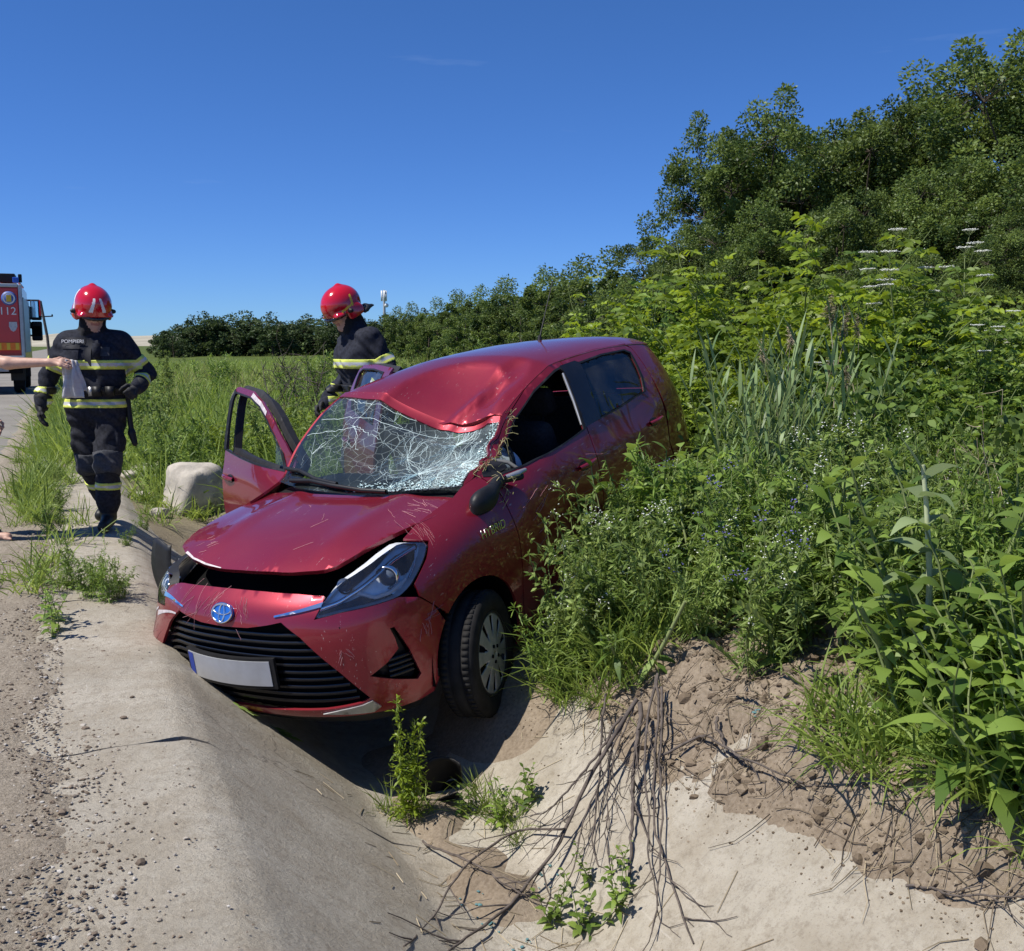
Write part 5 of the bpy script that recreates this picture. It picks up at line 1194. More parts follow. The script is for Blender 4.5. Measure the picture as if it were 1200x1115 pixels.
# the papers in a clear sleeve
hp_ = p3 + rotz(-YAW+math.radians(90)) @ np.array([-.20,-.80,1.28])
t, w = np.meshgrid(np.linspace(0, 1, 16), np.linspace(-.5, .5, 14), indexing='ij')
Vp = (w*(.45+.75*t**.6))[..., None]*.13*RIGHT + np.stack([0*t, 0*t, .03-t*.27], -1) + (.020*np.sin(w*13+t*3)+.012*np.sin(t*7+w*5))[..., None]*FWD + (t*t*.02)[..., None]*RIGHT
m = M_('sheet_paper'); m.set(base=m.mix(m.ramp(m.noise(m.coord((1, 1, 4)), 14, 4), [(.45, 0.), (.6, .35)]), (.74, .73, .72), (.52, .46, .46)), rough=.35); mp_ = m.m
t2 = m.n('BsdfTranslucent'); t2.inputs['Color'].default_value = (.7, .68, .68, 1); ms = m.n('MixShader'); ms.inputs[0].default_value = .35; m.l(m.b.outputs[0], ms.inputs[1]); m.l(t2.outputs[0], ms.inputs[2]); m.l(ms.outputs[0], m.out.inputs['Surface'])
V, F = grid(Vp); o = mk('papers', V, [F], mp_); o.location = hp_ + RIGHT*.0 + FWD*.02; o.modifiers.new('thick', 'SOLIDIFY').thickness = .003
tag(o, 'white papers hanging from an outstretched bare hand', 'papers')
V, F = grid(Vp*np.array([.9, .9, .8])+FWD*.02+np.array([.02, 0, .0])); o2 = mk('paper_sheet', V, [F], mp_, o); o2.modifiers.new('thick', 'SOLIDIFY').thickness = .002
# ================================================================ FIRE ENGINE, POLE, MAST
MAT_FRED = plain('fire_engine_red', (.55, .012, .016), .3, .1, 2, coat=.5, bump=0)
MAT_GREY = plain('aluminium_frame', (.42, .44, .46), .4, .15, 6, metal=.5)
MAT_ORG = plain('orange_reflective', (.85, .20, .02), .4, .1, 10, bump=0)
MAT_MIR = plain('mirror_glass', (.55, .72, .85), .04, .03, 4, metal=1, bump=0)
tp = np.array([0, 0, 0.]) + RIGHT*((34-600)/FPX*30.) + FWD*30.
tk = empty('fire_engine', (tp[0], tp[1], .01), math.radians(0)); tag(tk, 'red fire engine with 112 on its tail parked on the road', 'truck')
# local: x = 0 at its right flank (negative = across the road), y = 0 at the tail, forward +y
def part(name, mat, boxes, parent=tk, bev=.02):
    b_ = Buf()
    for c, d in boxes: b_.box(c, d)
    o = b_.obj(name, mat, parent, smooth=False)
    if bev: q = o.modifiers.new('bevel', 'BEVEL'); q.width = bev; q.segments = 2
    return o
part('superstructure', MAT_FRED, [((-1.25, 2.2, 2.05), (2.46, 4.4, 2.2))], bev=.06)
part('rear_frame', MAT_GREY, [((-.05, -.02, 2.05), (.10, .08, 2.2))]); part('rear_frame', MAT_GREY, [((-2.45, -.02, 2.05), (.10, .08, 2.2))]); part('rear_frame', MAT_GREY, [((-1.25, -.02, 3.12), (2.30, .08, .10))])
dr = part('rear_shutter', MAT_FRED, [((-1.25, -.03, 2.18), (2.28, .05, 1.74))])
part('chevron_band', MAT_ORG, [((-1.25, -.065, 1.38), (2.28, .02, .22))])
for k in range(10): part('chevron', MAT_HYEL, [((-.2-.23*k, -.079, 1.38), (.09, .006, .19))], bev=0)
part('rear_bumper', MAT_GREY, [((-1.25, -.05, .95), (2.46, .20, .32))]); part('rear_step', MAT_DARK, [((-1.25, .05, .70), (2.3, .3, .2))])
part('number_plate', MAT_PLATE, [((-.72, -.10, .72), (.52, .03, .12))], bev=.005)
for x in (-.22, -2.28): part('tail_light', plain('lamp_red', (.4, .02, .01), .2, .1), [((x, -.16, .98), (.26, .04, .14))])
for x, y, z, r in ((-.35, -.07, 2.75, .20),):
    o = Buf().lathe([(.0005, 0), (r, 0), (r, .012), (.0005, .013)], 32, np.array([[1, 0, 0, x], [0, 0, -1, y], [0, 1, 0, z]], float)).obj('round_crest', plain('crest_blue', (.08, .14, .42), .5, .1), dr)
    Buf().lathe([(r*.62, .014), (r*.70, .016), (r*.80, .014)], 32, np.array([[1, 0, 0, x], [0, 0, -1, y], [0, 1, 0, z]], float)).obj('crest_ring', MAT_HWHT, dr)
    part('crest_shield', MAT_HYEL, [((x, y-.018, z), (.13, .01, .19))], dr, .003)
sv = np.array([(-.10,.13),(.10,.13),(.11,.0),(.06,-.11),(0,-.15),(-.06,-.11),(-.11,0)]); q = np.array([(-.28+a, -.062, 1.95+b) for a, b in sv]); mk('shield_badge', np.vstack([q, q+[0, -.008, 0]]), [np.array([(7+i, 7+(i+1) % 7, (i+1) % 7, i) for i in range(7)]), np.array([(7, 7+i, 8+i) for i in range(1, 6)])], plain('badge_grey', (.50, .50, .52), .5, .2, 20), dr, smooth=False)
t_ = text('lettering', '112', .31, MAT_HWHT, dr, .004); t_.location = (-.40, -.075, 2.38); t_.rotation_euler = (math.pi/2, 0, 0)
t_ = text('lettering', 'TEL', .20, MAT_HWHT, dr, .004); t_.location = (-1.0, -.075, 2.42); t_.rotation_euler = (math.pi/2, 0, 0)
for k in range(4): part('side_shutter', MAT_GREY, [((.005, .6+1.05*k, 2.0), (.03, .95, 1.6))])
part('roof_rail', MAT_GREY, [((-.12, 2.2, 3.28), (.06, 4.2, .06))]); part('ladder', MAT_GREY, [((-.8, 2.1, 3.36), (.06, 4.0, .10)), ((-1.2, 2.1, 3.36), (.06, 4.0, .10)), *[((-1.0, .3+.3*k, 3.36), (.4, .04, .04)) for k in range(13)]])
part('roof_box', MAT_BLACK, [((-.38, .7, 3.34), (.42, 1.0, .26))]); part('beacon', plain('beacon_blue', (.03, .10, .5), .15, .1), [((-.15, .1, 3.28), (.16, .16, .16))]); part('work_light', MAT_BLACK, [((-.04, .25, 3.34), (.1, .1, .24))])
part('cab', MAT_FRED, [((-1.25, 5.6, 1.85), (2.44, 2.2, 2.3))], bev=.12); part('cab_window', plain('cab_glass', (.03, .04, .05), .05, .1, bump=0), [((.0, 5.8, 2.35), (.03, 1.1, .75))])
part('chassis', MAT_DARK, [((-1.25, 3.2, .75), (1.0, 6.6, .3))], bev=0)
for y in (1.2, 5.7):
    for x in (-.25, -2.25):
        o = empty('wheel', (x, y, .50), 0, tk); RM = np.array([[0, 0, 1, 0], [1, 0, 0, 0], [0, 1, 0, 0]], float)
        Buf().lathe([(.28,-.14),(.46,-.15),(.50,-.10),(.505,0),(.50,.10),(.46,.15),(.28,.14)], 32, RM).obj('tyre', MAT_RUBBER, o); Buf().lathe([(.28,.12),(.25,.05),(.10,.10),(.0005,.10)], 24, RM).obj('rim', MAT_GREY, o)
        part('mudguard', MAT_BLACK, [((x, y-.62, .72), (.40, .04, .7))])
mr = part('mirror', MAT_BLACK, [((.18, 6.2, 2.62), (.34, .16, .70)), ((.18, 6.2, 1.90), (.34, .16, .66))], bev=.05)
part('mirror_glass', MAT_MIR, [((.14, 6.105, 2.64), (.22, .02, .56))], mr, .01); part('mirror_glass', MAT_DARK, [((.18, 6.105, 1.9), (.26, .02, .34))], mr, .01)
part('mirror_arm', MAT_BLACK, [((.1, 6.25, 2.95), (.4, .06, .06)), ((.1, 6.25, 1.75), (.4, .06, .06))])
part('mirror_shell', MAT_FRED, [((.32, 6.14, 2.68), (.05, .14, .55))], mr, .02)
# utility pole
pp = atdepth(58, 408, 75); pl = empty('utility_pole', (pp[0], pp[1], .0)); tag(pl, 'thin wooden utility pole with a cross arm far beyond the fire engine', 'pole')
mw = plain('weathered_wood', (.12, .10, .085), .9, .3, 10)
Buf().tube([(0, 0, -.5), (-.10, 0, 2), (-.42, 0, 4.6)], [.11, .10, .08], 8).obj('post', mw, pl); Buf().tube([(-.95, 0, 3.45), (.35, 0, 3.52)], .05, 6).obj('cross_arm', mw, pl)
for x in (-.9, -.5, .3): Buf().lathe([(.001, .02), (.05, .03), (.06, .08), (.03, .16), (.001, .17)], 8, np.array([[1, 0, 0, x], [0, 1, 0, 0], [0, 0, 1, 3.5]], float)).obj('insulator', MAT_DARK, pl)
# telecom mast
mpz = atdepth(451, 405, 230); ms_ = empty('telecom_mast', (mpz[0], mpz[1], 0)); tag(ms_, 'pale telecom mast with antennas rising above the tree line', 'mast')
mg = plain('galvanised', (.35, .37, .40), .5, .1)
Buf().tube([(0, 0, -1), (0, 0, 13.6)], [.45, .22], 10).obj('mast_pole', mg, ms_)
for k in range(3):
    a = k*2.09+.4; Buf().box((.55*math.cos(a), .55*math.sin(a), 12.3), (.32, .32, 2.3)).obj('antenna_panel', MAT_HWHT, ms_); Buf().tube([(0, 0, 12.0), (.5*math.cos(a), .5*math.sin(a), 12.0)], .08, 5).obj('bracket', mg, ms_)
Buf().lathe([(.001, -.2), (.45, 0), (.45, .25), (.001, .25)], 16, np.array([[1, 0, 0, .4], [0, 0, -1, -.3], [0, 1, 0, 10.2]], float)).obj('dish', MAT_HWHT, ms_)
# ================================================================ VEGETATION
vr = np.random.default_rng(21)
UPV = np.array([0, 0, 1.])
def rdir(n, up=0., g=vr): d = g.normal(size=(n, 3)); d[:, 2] = d[:, 2]*1.0+up; return nrm(d)
def strips(B, D, L, W, prof, droop=0., g=vr, side=None, tint=None, fold=0.):
    B = np.asarray(B, float); N = len(B); K = len(prof); t = np.linspace(0, 1, K); L = np.broadcast_to(L, N); W = np.broadcast_to(W, N); droop = np.broadcast_to(droop, N)
    if side is None: side = nrm(np.cross(D, UPV+.5*g.normal(size=(N, 3))))
    C = B[:, None] + D[:, None]*(L[:, None]*t)[..., None]; C[..., 2] -= droop[:, None]*L[:, None]*t**2
    w = (W[:, None]*np.asarray(prof)/2)[..., None]*side[:, None]
    V = np.stack([C-w, C+w], 2)
    if fold: V[:, :, 1, 2] += (np.asarray(prof)*fold)[None]*W[:, None]
    i, k = np.meshgrid(np.arange(N), np.arange(K-1), indexing='ij'); a = (i*K+k)*2; a = a.ravel()
    F = np.stack([a, a+1, a+3, a+2], 1); T = g.uniform(0, 1, N) if tint is None else np.broadcast_to(tint, N)
    return V.reshape(-1, 3), F, np.repeat(T, K*2)
def diamonds(B, D, side, L, W, T):
    L = np.broadcast_to(L, len(B))[:, None]; W = np.broadcast_to(W, len(B))[:, None]
    m_ = B+D*L*.45; V = np.stack([B, m_+side*W/2, B+D*L, m_-side*W/2], 1)
    return V.reshape(-1, 3), np.arange(len(B)*4).reshape(-1, 4), np.repeat(T, 4)
LEAF = [.12, .9, 1., .62, .03]; BLADE = [.8, 1., .75, .05]; LANCE = [.25, .9, 1, .55, .03]
G_YEL = leafmat('yellow_green_leaf', (.095, .155, .015), (.28, .37, .040), .42, .45)
G_MID = leafmat('mid_green_leaf', (.070, .130, .022), (.235, .335, .065), .40)
G_GREY = leafmat('grey_green_leaf', (.085, .14, .030), (.27, .35, .095), .38, .6)
G_GRASS = leafmat('grass_blade', (.085, .14, .022), (.26, .34, .075), .4, .5)
G_REED = leafmat('reed_leaf', (.10, .16, .06), (.25, .34, .14), .35, .45)
G_TREE = leafmat('tree_leaf', (.040, .074, .017), (.175, .24, .058), .34, .5, .22)
G_FAR = leafmat('far_tree_leaf', (.028, .052, .018), (.085, .125, .040), .25, .6, .15)
G_BUSH = leafmat('dark_bush_leaf', (.045, .085, .016), (.15, .22, .045), .35, .5)
M_DRY = attrmat('dry_stalk', [(0., (.20, .155, .095)), (1., (.46, .39, .27))], .9, 0)
M_STEM = attrmat('green_stem', [(0., (.10, .14, .04)), (1., (.26, .30, .12))], .7, 0)
M_BARK = plain('bark', (.085, .066, .050), .95, .4, 18, bump=.8)
M_TWIG = plain('grey_twig_bark', (.105, .085, .072), .9, .45, 40, bump=.5)
M_FLOW = plain('white_flower', (.74, .74, .66), .8, .08, 60, bump=0)
M_BLUE = plain('blue_flower', (.16, .14, .42), .8, .1, 60, bump=0)
def path(a, d, L, n=6, bend=.25, g=vr, grav=0.):
    P = [np.array(a, float)]; d = nrm(np.array(d, float))
    for k in range(n): d = nrm(d+g.normal(0, bend/n**.5, 3)*.6+[0, 0, -grav/n]); P.append(P[-1]+d*L/n)
    return np.array(P)
# ---- single plants (each a Buf; material 0 foliage, 1 stems, 2 flower)
def p_tuft(g, n=60, h=.5, w=.007, spread=.10, lean=.55):
    b = Buf(); B = np.c_[g.normal(0, spread, (n, 2)), np.zeros(n)]; D = nrm(np.c_[g.normal(0, lean, (n, 2))+B[:, :2]*2, np.ones(n)])
    L = h*g.uniform(.45, 1.15, n); b.add(*[x for x in strips(B, D, L, w*g.uniform(.6, 1.3, n), BLADE, g.uniform(.1, .75, n), g)][:2], 0); b.T[-1] = np.repeat(g.uniform(0, 1, n), 8); return b
def addl(b, r, m=0): b.add(r[0], r[1], m, r[2])
def p_fine(g, stems=9, h=.6, leaf=.042, lw=.009, per=46, spread=.14, flowers=0, lean=.33):
    """feathery weed: upright stems set with narrow leaflets on short side shoots"""
    b = Buf()
    for s_ in range(stems):
        a = np.r_[g.normal(0, spread*.35, 2), 0]; P = path(a, np.r_[g.normal(0, lean, 2), 1], h*g.uniform(.55, 1.1), 6, .5*min(1, lean*3), g)
        V, F = tube(P, np.linspace(.0032, .0012, len(P)), 3); b.add(V, F, 1, g.uniform())
        t = g.uniform(.10, 1, per); i = np.clip((t*6).astype(int), 0, 5); Q = P[i]+(P[i+1]-P[i])*(t*6-i)[:, None]
        ax = rdir(per, .5, g); sl = .09*(1.15-t)*g.uniform(.4, 1.2, per)
        Q2 = Q+ax*sl[:, None]
        addl(b, strips(Q2, nrm(ax+rdir(per, .2, g)*.7), leaf*g.uniform(.6, 1.3, per), lw*g.uniform(.7, 1.4, per), [.3, 1, .1], .25, g))
        addl(b, strips(Q, ax, np.maximum(sl*1.2, leaf), lw, [.35, 1, .1], .2, g)); addl(b, strips(Q+ax*sl[:, None]*.5, nrm(ax+rdir(per, .1, g)), leaf, lw, [.3, 1, .1], .2, g))
        if flowers:
            k = flowers; c = P[-1]+g.normal(0, .016, (k, 3)); V, F, T = stones(c, g.uniform(.002, .0048, k), .7, g); b.add(V, F, 2, T)
    return b
def p_broad(g, stems=4, h=.5, leaf=.13, lw=.05, per=11, droop=.5):
    b = Buf()
    for s_ in range(stems):
        P = path(np.r_[g.normal(0, .05, 2), 0], np.r_[g.normal(0, .35, 2), 1], h*g.uniform(.6, 1.1), 6, .4, g); V, F = tube(P, np.linspace(.006, .0025, 7), 4); b.add(V, F, 1, g.uniform())
        t = np.linspace(.05, 1, per); i = np.clip((t*6).astype(int), 0, 5); Q = P[i]+(P[i+1]-P[i])*(t*6-i)[:, None]; a = np.arange(per)*2.4+g.uniform(0, 6)
        D = nrm(np.c_[np.cos(a), np.sin(a), .35+.6*t+g.normal(0, .2, per)]); L = leaf*(1.25-.75*t)*g.uniform(.75, 1.2, per)
        addl(b, strips(Q, D, L, lw*(1.25-.6*t), [.15, .75, 1, .8, .45, .04], droop*g.uniform(.5, 1.4, per), g, nrm(np.cross(D, UPV)), fold=.18))
    return b
def p_pinn(g, h=2.0, stems=9, leafs=13, spread=.5, ll=.075, lw=.030, rach=.24, lean=.45):
    """shrub of arching shoots with feather-like compound leaves"""
    b = Buf()
    for s_ in range(stems):
        P = path(np.r_[g.normal(0, spread*.25, 2), 0], np.r_[g.normal(0, lean, 2), 1.], h*g.uniform(.55, 1.08), 8, .55, g, .25); V, F = tube(P, np.linspace(.014, .003, 9), 4); b.add(V, F, 1, .3)
        t = np.sort(g.uniform(.18, 1., leafs)); i = np.clip((t*8).astype(int), 0, 7); Q = P[i]+(P[i+1]-P[i])*(t*8-i)[:, None]; a = np.arange(leafs)*2.4+g.uniform(0, 6)
        D = nrm(np.c_[np.cos(a), np.sin(a), g.uniform(.15, .9, leafs)]); rl = rach*g.uniform(.7, 1.2, leafs)*(1.15-.35*t)
        for q, d, r_ in zip(Q, D, rl):
            k = 5; tt = np.linspace(.2, 1, k); C = q+d*(r_*tt)[:, None]; C[:, 2] -= .35*r_*tt**2; sd = nrm(np.cross(d, UPV)); tn = np.clip(g.uniform(.15, .85)+g.normal(0, .12, 2*k+1), 0, 1)
            BB = np.vstack([C, C, C[-1:]]); DD = nrm(np.vstack([sd*.9+d*.45+[0, 0, -.25]+g.normal(0, .12, (k, 3)), -sd*.9+d*.45+[0, 0, -.25]+g.normal(0, .12, (k, 3)), d[None]]))
            sv_ = nrm(np.cross(DD, nrm(np.array([-.35, -.45, .6])+g.normal(0, .55, (2*k+1, 3)))))
            addl(b, strips(BB, DD, ll*g.uniform(.75, 1.2, 2*k+1), lw*g.uniform(.85, 1.15, 2*k+1), [.12, 1, .85, .04], .25, g, sv_, tn, .12))
    return b
def p_reed(g, stems=7, h=1.3, plume=False, spread=.12, lw=.024):
    b = Buf()
    for s_ in range(stems):
        P = path(np.r_[g.normal(0, spread, 2), 0], np.r_[g.normal(0, .12, 2), 1], h*g.uniform(.7, 1.1), 7, .18, g); V, F = tube(P, np.linspace(.006, .003, 8), 4); b.add(V, F, 1, g.uniform())
        n = 9; t = np.linspace(.15, 1, n); i = np.clip((t*7).astype(int), 0, 6); Q = P[i]+(P[i+1]-P[i])*(t*7-i)[:, None]; a = g.uniform(0, 6.28)+np.arange(n)*3.14+g.normal(0, .5, n)
        D = nrm(np.c_[np.cos(a)*.5, np.sin(a)*.5, .75+.5*t]); addl(b, strips(Q, D, .42*g.uniform(.6, 1.1, n), lw, [.5, 1, .85, .5, .03], g.uniform(.1, .55, n), g, nrm(np.cross(D, UPV))))
        if plume and s_ < 2:
            k = 160; c = P[-1]; a = g.uniform(0, 1, k); Bp = c+np.c_[g.normal(0, .012, (k, 2)), -.02+a*.20]; Dp = nrm(np.c_[g.normal(.5, .35, (k, 1)), g.normal(0, .3, (k, 1)), .5-.7*g.uniform(size=(k, 1))]); addl(b, strips(Bp, Dp, .07*(1.2-a), .005, [.6, 1, .1], .5, g), 2)
    return b
def p_umbel(g, h=1.7, heads=5):
    b = Buf(); P = path((0, 0, 0), np.r_[g.normal(0, .15, 2), 1], h, 8, .2, g); V, F = tube(P, np.linspace(.010, .004, 9), 5); b.add(V, F, 1, .6)
    for k in range(heads):
        q = P[-1-k//2] if k else P[-1]; d = np.r_[g.normal(0, .5, 2), .8]; e = q+nrm(d)*(.12+.18*g.uniform()) if k else q
        V, F = tube(np.array([q, e]), .003, 3); b.add(V, F, 1, .6) if k else None
        n = 16; a = np.arange(n)*2.4; r_ = .062*np.sqrt((np.arange(n)+.5)/n); tip = e+np.c_[r_*np.cos(a), r_*np.sin(a), .05+0*a]
        for z in tip: V, F = tube(np.array([e, z]), .0012, 3); b.add(V, F, 1, .7)
        c = np.repeat(tip, 7, 0)+g.normal(0, .008, (n*7, 3))*[1, 1, .35]; V, F, T = stones(c, g.uniform(.003, .006, n*7), .6, g); b.add(V, F, 2, T)
    n = 14; t = g.uniform(.1, .7, n); i = (t*8).astype(int); Q = P[i]; a = g.uniform(0, 6.28, n)
    for q, x in zip(Q, a):
        D = nrm(np.array([math.cos(x), math.sin(x), .5])); m_ = 22; tt = g.uniform(.2, 1, m_); addl(b, strips(q+D*(.26*tt)[:, None], nrm(D*.5+rdir(m_, .1, g)), .07*(1.3-tt), .016, [.2, 1, .1], .3, g))
    return b
def p_bush(g, r=.6, n=1500, leaf=.045, lw=.026):
    b = Buf(); c = rdir(26, .3, g)*r*g.uniform(.35, .95, (26, 1)); c[:, 2] = np.abs(c[:, 2])*.9+.12
    for q in c: V, F = tube(np.array([[0, 0, 0], q*.5+g.normal(0, .03, 3), q]), [.010, .006, .002], 3); b.add(V, F, 1, .3)
    i = g.integers(0, 26, n); B = c[i]+g.normal(0, r*.17, (n, 3)); B[:, 2] = np.maximum(B[:, 2], .02); D = nrm(rdir(n, .15, g)+nrm(B)*.6)
    addl(b, strips(B, D, leaf*g.uniform(.6, 1.3, n), lw*g.uniform(.8, 1.2, n), [.12, 1, .85, .04], .2, g, nrm(np.cross(D, rdir(n, 0, g))), np.clip(g.uniform(0, 1, n)+g.normal(0, .15, 26)[i], 0, 1), .12)); return b
def variants(fn, mats, name, k, **kw):
    out = []
    for i in range(k): out.append(fn(np.random.default_rng(100+i*7+len(name)), **kw).mesh(name, mats))
    return out
plants = []
def put(name, mesh, s, d, label, cat, group, sc=1., z=None, tilt=.08, rz=None):
    o = bpy.data.objects.new(name, mesh); COL.objects.link(o)
    zz = top(s, d) if z is None else z
    o.location = (s, d, zz-.015); o.rotation_euler = (vr.normal(0, tilt), vr.normal(0, tilt), vr.uniform(0, 6.28) if rz is None else rz); o.scale = (sc,)*3
    tag(o, label, cat, group); return o
FS = [G_MID, M_STEM, M_FLOW]
v_fine = variants(p_fine, [G_MID, M_STEM, M_FLOW], 'feathery_weed', 4) + variants(p_fine, [G_GREY, M_STEM, M_FLOW], 'feathery_weed', 2, leaf=.035, lw=.012)
v_finef = variants(p_fine, [G_GREY, M_STEM, M_FLOW], 'flowering_weed', 2, flowers=9, stems=8, h=.6)
v_blue = variants(p_fine, [G_GREY, M_STEM, M_BLUE], 'blue_flowered_weed', 1, flowers=12, stems=7, h=.55)
v_broad = variants(p_broad, FS, 'broad_leaved_weed', 3); v_big = variants(p_broad, [G_MID, M_STEM, M_FLOW], 'large_leaved_weed', 2, leaf=.24, lw=.085, stems=3, per=8, h=.6)
v_pin = variants(p_pinn, [G_YEL, M_STEM], 'leafy_shrub', 3, h=2.3, stems=20, leafs=19, ll=.095, lw=.040, rach=.30) ; v_pin2 = variants(p_pinn, [G_MID, M_STEM], 'leafy_shrub', 3, h=1.9, stems=19, leafs=18, ll=.085, lw=.034, rach=.27)
v_reed = variants(p_reed, [G_REED, M_STEM, M_DRY], 'reed_clump', 3); v_plume = variants(p_reed, [G_REED, M_DRY, M_DRY], 'plumed_reed', 1, plume=True, stems=2, h=1.5)
v_umb = variants(p_umbel, [G_MID, M_STEM, M_FLOW], 'white_umbel_plant', 2); v_bush = variants(p_bush, [G_BUSH, M_TWIG], 'dense_bush', 3); v_bushy = variants(p_bush, [G_YEL, M_TWIG], 'dense_bush', 2, leaf=.048, lw=.028)
pick = lambda L: L[int(vr.integers(len(L)))]
def in_car(s, d, m=.0):
    x, y = s-CAR_O[0], d-CAR_O[1]; a = x*CAR_R[0, 0]+y*CAR_R[1, 0]; b = x*CAR_R[0, 1]+y*CAR_R[1, 1]; return -4.0-m < a < .1+m and abs(b) < .9+m
def pts(n, s0, s1, d0, d1, md, ok=lambda s, d: True):
    out = []; t = 0; cell = {}
    while len(out) < n and t < n*40:
        t += 1; s, d = vr.uniform(s0, s1), vr.uniform(d0, d1)
        if not ok(s, d) or in_car(s, d): continue
        i, j = int(s/md), int(d/md)
        if all((s-a)**2+(d-b)**2 > md*md for p_ in (-1, 0, 1) for q_ in (-1, 0, 1) for a, b in cell.get((i+p_, j+q_), ())): out.append((s, d)); cell.setdefault((i, j), []).append((s, d))
    return out
veg0 = lambda d: 2.42 + .12*math.sin(d*3.1) + (.12 if 2.4 < d < 3.9 else -.05)       # where the plants begin above the bare soil
bank = lambda s, d: s > veg0(d)
bed = lambda s, d: not (2.3 < d < 3.9 and s < 2.75)
LBW = 'feathery green weed on the overgrown bank beside the ditch'
for s, d in pts(150, 2.1, 5.2, 1.9, 6.6, .155, lambda s, d: bank(s, d) and bed(s, d)):
    near = sstep(s, 2.3, 4.0); e_ = 0 if s < 3.0 else 1 if d < 4.2 else 2
    put('feathery_weed', pick(v_fine), s, d, ('feathery green weed at the edge of the bank above the concrete slope', 'feathery green weed on the upper bank near the tall teasel', 'feathery green weed on the upper bank near the reeds')[e_], 'weed', ('feathery weeds at the bank edge', 'feathery weeds near the teasel', 'feathery weeds near the reeds')[e_], .70+.30*near+vr.uniform(0, .30))
for s, d in pts(13, 2.3, 4.4, 3.2, 5.6, .3, bank): put('flowering_weed', pick(v_finef), s, d, 'grey-green weed with tiny white flower heads on the bank', 'weed', 'white flowered weeds', vr.uniform(.8, 1.35))
for s, d in pts(5, 2.4, 3.4, 3.2, 5.0, .3, bank): put('blue_flowered_weed', pick(v_blue), s, d, 'weed with small violet-blue flowers on the bank', 'weed', 'blue flowered weeds', vr.uniform(.8, 1.2))
for s, d in pts(80, 2.35, 5.5, 1.9, 6.5, .22, lambda s, d: bank(s, d)): put('broad_leaved_weed', pick(v_broad), s, d, 'broad-leaved green weed among the plants on the bank', 'weed', 'broad leaved weeds', vr.uniform(.7, 1.6))
for s, d in [(2.62,2.0),(2.75,2.25),(2.9,1.95),(2.55,2.3),(3.0,2.4),(2.7,1.8),(2.45,1.95),(2.5,1.7),(2.42,2.15),(2.6,2.45),(2.75,2.6),(2.85,2.1)]+pts(26, 2.55, 5.0, 2.0, 5.0, .35, bank): put('large_leaved_weed', pick(v_big), s, d, 'coarse weed with large drooping leaves on the bank', 'weed', 'large leaved weeds', vr.uniform(.7, 1.3))
for s, d in [(2.4,1.75),(2.48,2.05),(2.6,1.9),(2.55,2.2),(2.7,2.4),(2.65,2.6),(2.8,2.55),(2.52,2.42),(2.42,1.9),(2.72,2.05)]: put('broad_leaved_weed', pick(v_broad), s, d, 'broad-leaved weed over the lip of the sunlit concrete slope', 'weed', 'weeds over the concrete lip', vr.uniform(.9, 1.4))
# weeds leaning out against the flank of the car
for s, d in [(2.08,4.12),(2.2,4.25),(2.32,4.05),(2.42,4.4),(2.5,4.2),(2.62,4.55),(2.75,4.7),(2.9,4.85),(3.05,4.95),(3.2,5.05),(3.4,5.15),(3.6,5.25),(2.25,3.95),(2.15,3.98),(2.55,4.42),(2.98,4.65),(3.3,4.9),(2.82,4.5)]:
    put('feathery_weed', pick(v_fine), s, d, 'feathery green weed leaning against the flank of the red car', 'weed', 'weeds against the car', vr.uniform(.85, 1.35), tilt=.15)
for s, d in [(2.12,4.22),(2.35,4.32),(2.6,4.4),(2.2,4.02)]: put('flowering_weed', pick(v_finef), s, d, 'white-flowering weed beside the front wheel of the red car', 'weed', 'white flowers by the wheel', vr.uniform(.7, 1.0), tilt=.2)
# reeds
for s, d in [(3.62,4.92),(3.78,5.05),(3.5,4.85),(3.95,4.9),(4.2,5.25),(3.8,4.85),(4.4,5.05),(4.0,5.55)]: put('reed_clump', pick(v_reed), s, d, 'clump of blue-green reeds beside the rear door of the car', 'reeds', 'reeds by the car', vr.uniform(.78, .95), tilt=.04)
for s, d in pts(9, 4.8, 6.4, 2.2, 3.6, .3): put('reed_clump', pick(v_reed), s, d, 'clump of blue-green reeds on the upper bank', 'reeds', 'reeds on the upper bank', vr.uniform(.5, .7))
for s, d, c_ in [(4.35,5.3,.72),(4.55,5.6,.85),(4.3,5.05,.60),(4.9,5.5,.80)]: put('plumed_reed', v_plume[0], s, d, 'dry reed stalk with a beige drooping plume', 'reeds', 'plumed reeds', c_)
# shrubs: bright ones in front, greener ones around
for u, dep, vt_, kind in [(870,9.6,262,0),(930,9.0,255,0),(990,9.4,270,0),(905,8.2,330,0),(960,8.0,345,0),(1040,9.0,300,1),(1100,9.2,290,1),(1160,8.8,310,1),(1195,7.6,330,1),(830,9.8,300,0),(790,10.6,330,1),(760,11.5,300,0),(740,11,360,0),(1010,7.6,390,1),(1080,7.4,380,1),(1150,7.2,390,1),(870,7.8,400,0),(920,7.2,430,1),(840,8.6,370,0),(980,7.0,440,1),(720,12.5,330,0),(1060,8.2,270,0),(1190,9.5,270,0),(800,8.8,400,1)]:
    g0 = atdepth(u, 405, dep); z0 = float(ground_z(g0[0], g0[1])); h = CAMZ+(405-vt_)/FPX*dep-z0
    lb = ('tall shrub with bright yellow-green feathered leaves behind the car', 'yellow-green shrubs') if kind == 0 else ('mid-green shrub with feathered leaves below the dark trees', 'green shrubs')
    put('leafy_shrub', pick(v_pin if kind == 0 else v_pin2), g0[0], g0[1], lb[0], 'shrub', lb[1], h/(2.3 if kind == 0 else 1.9)*1.02, tilt=.04)
for s, d in pts(46, 4.6, 9.5, 3.2, 11, .55): put('dense_bush', pick(v_bush), s, d, 'low dense bush on the bank under the shrubs', 'bush', 'bushes under the shrubs', vr.uniform(1.0, 1.9))
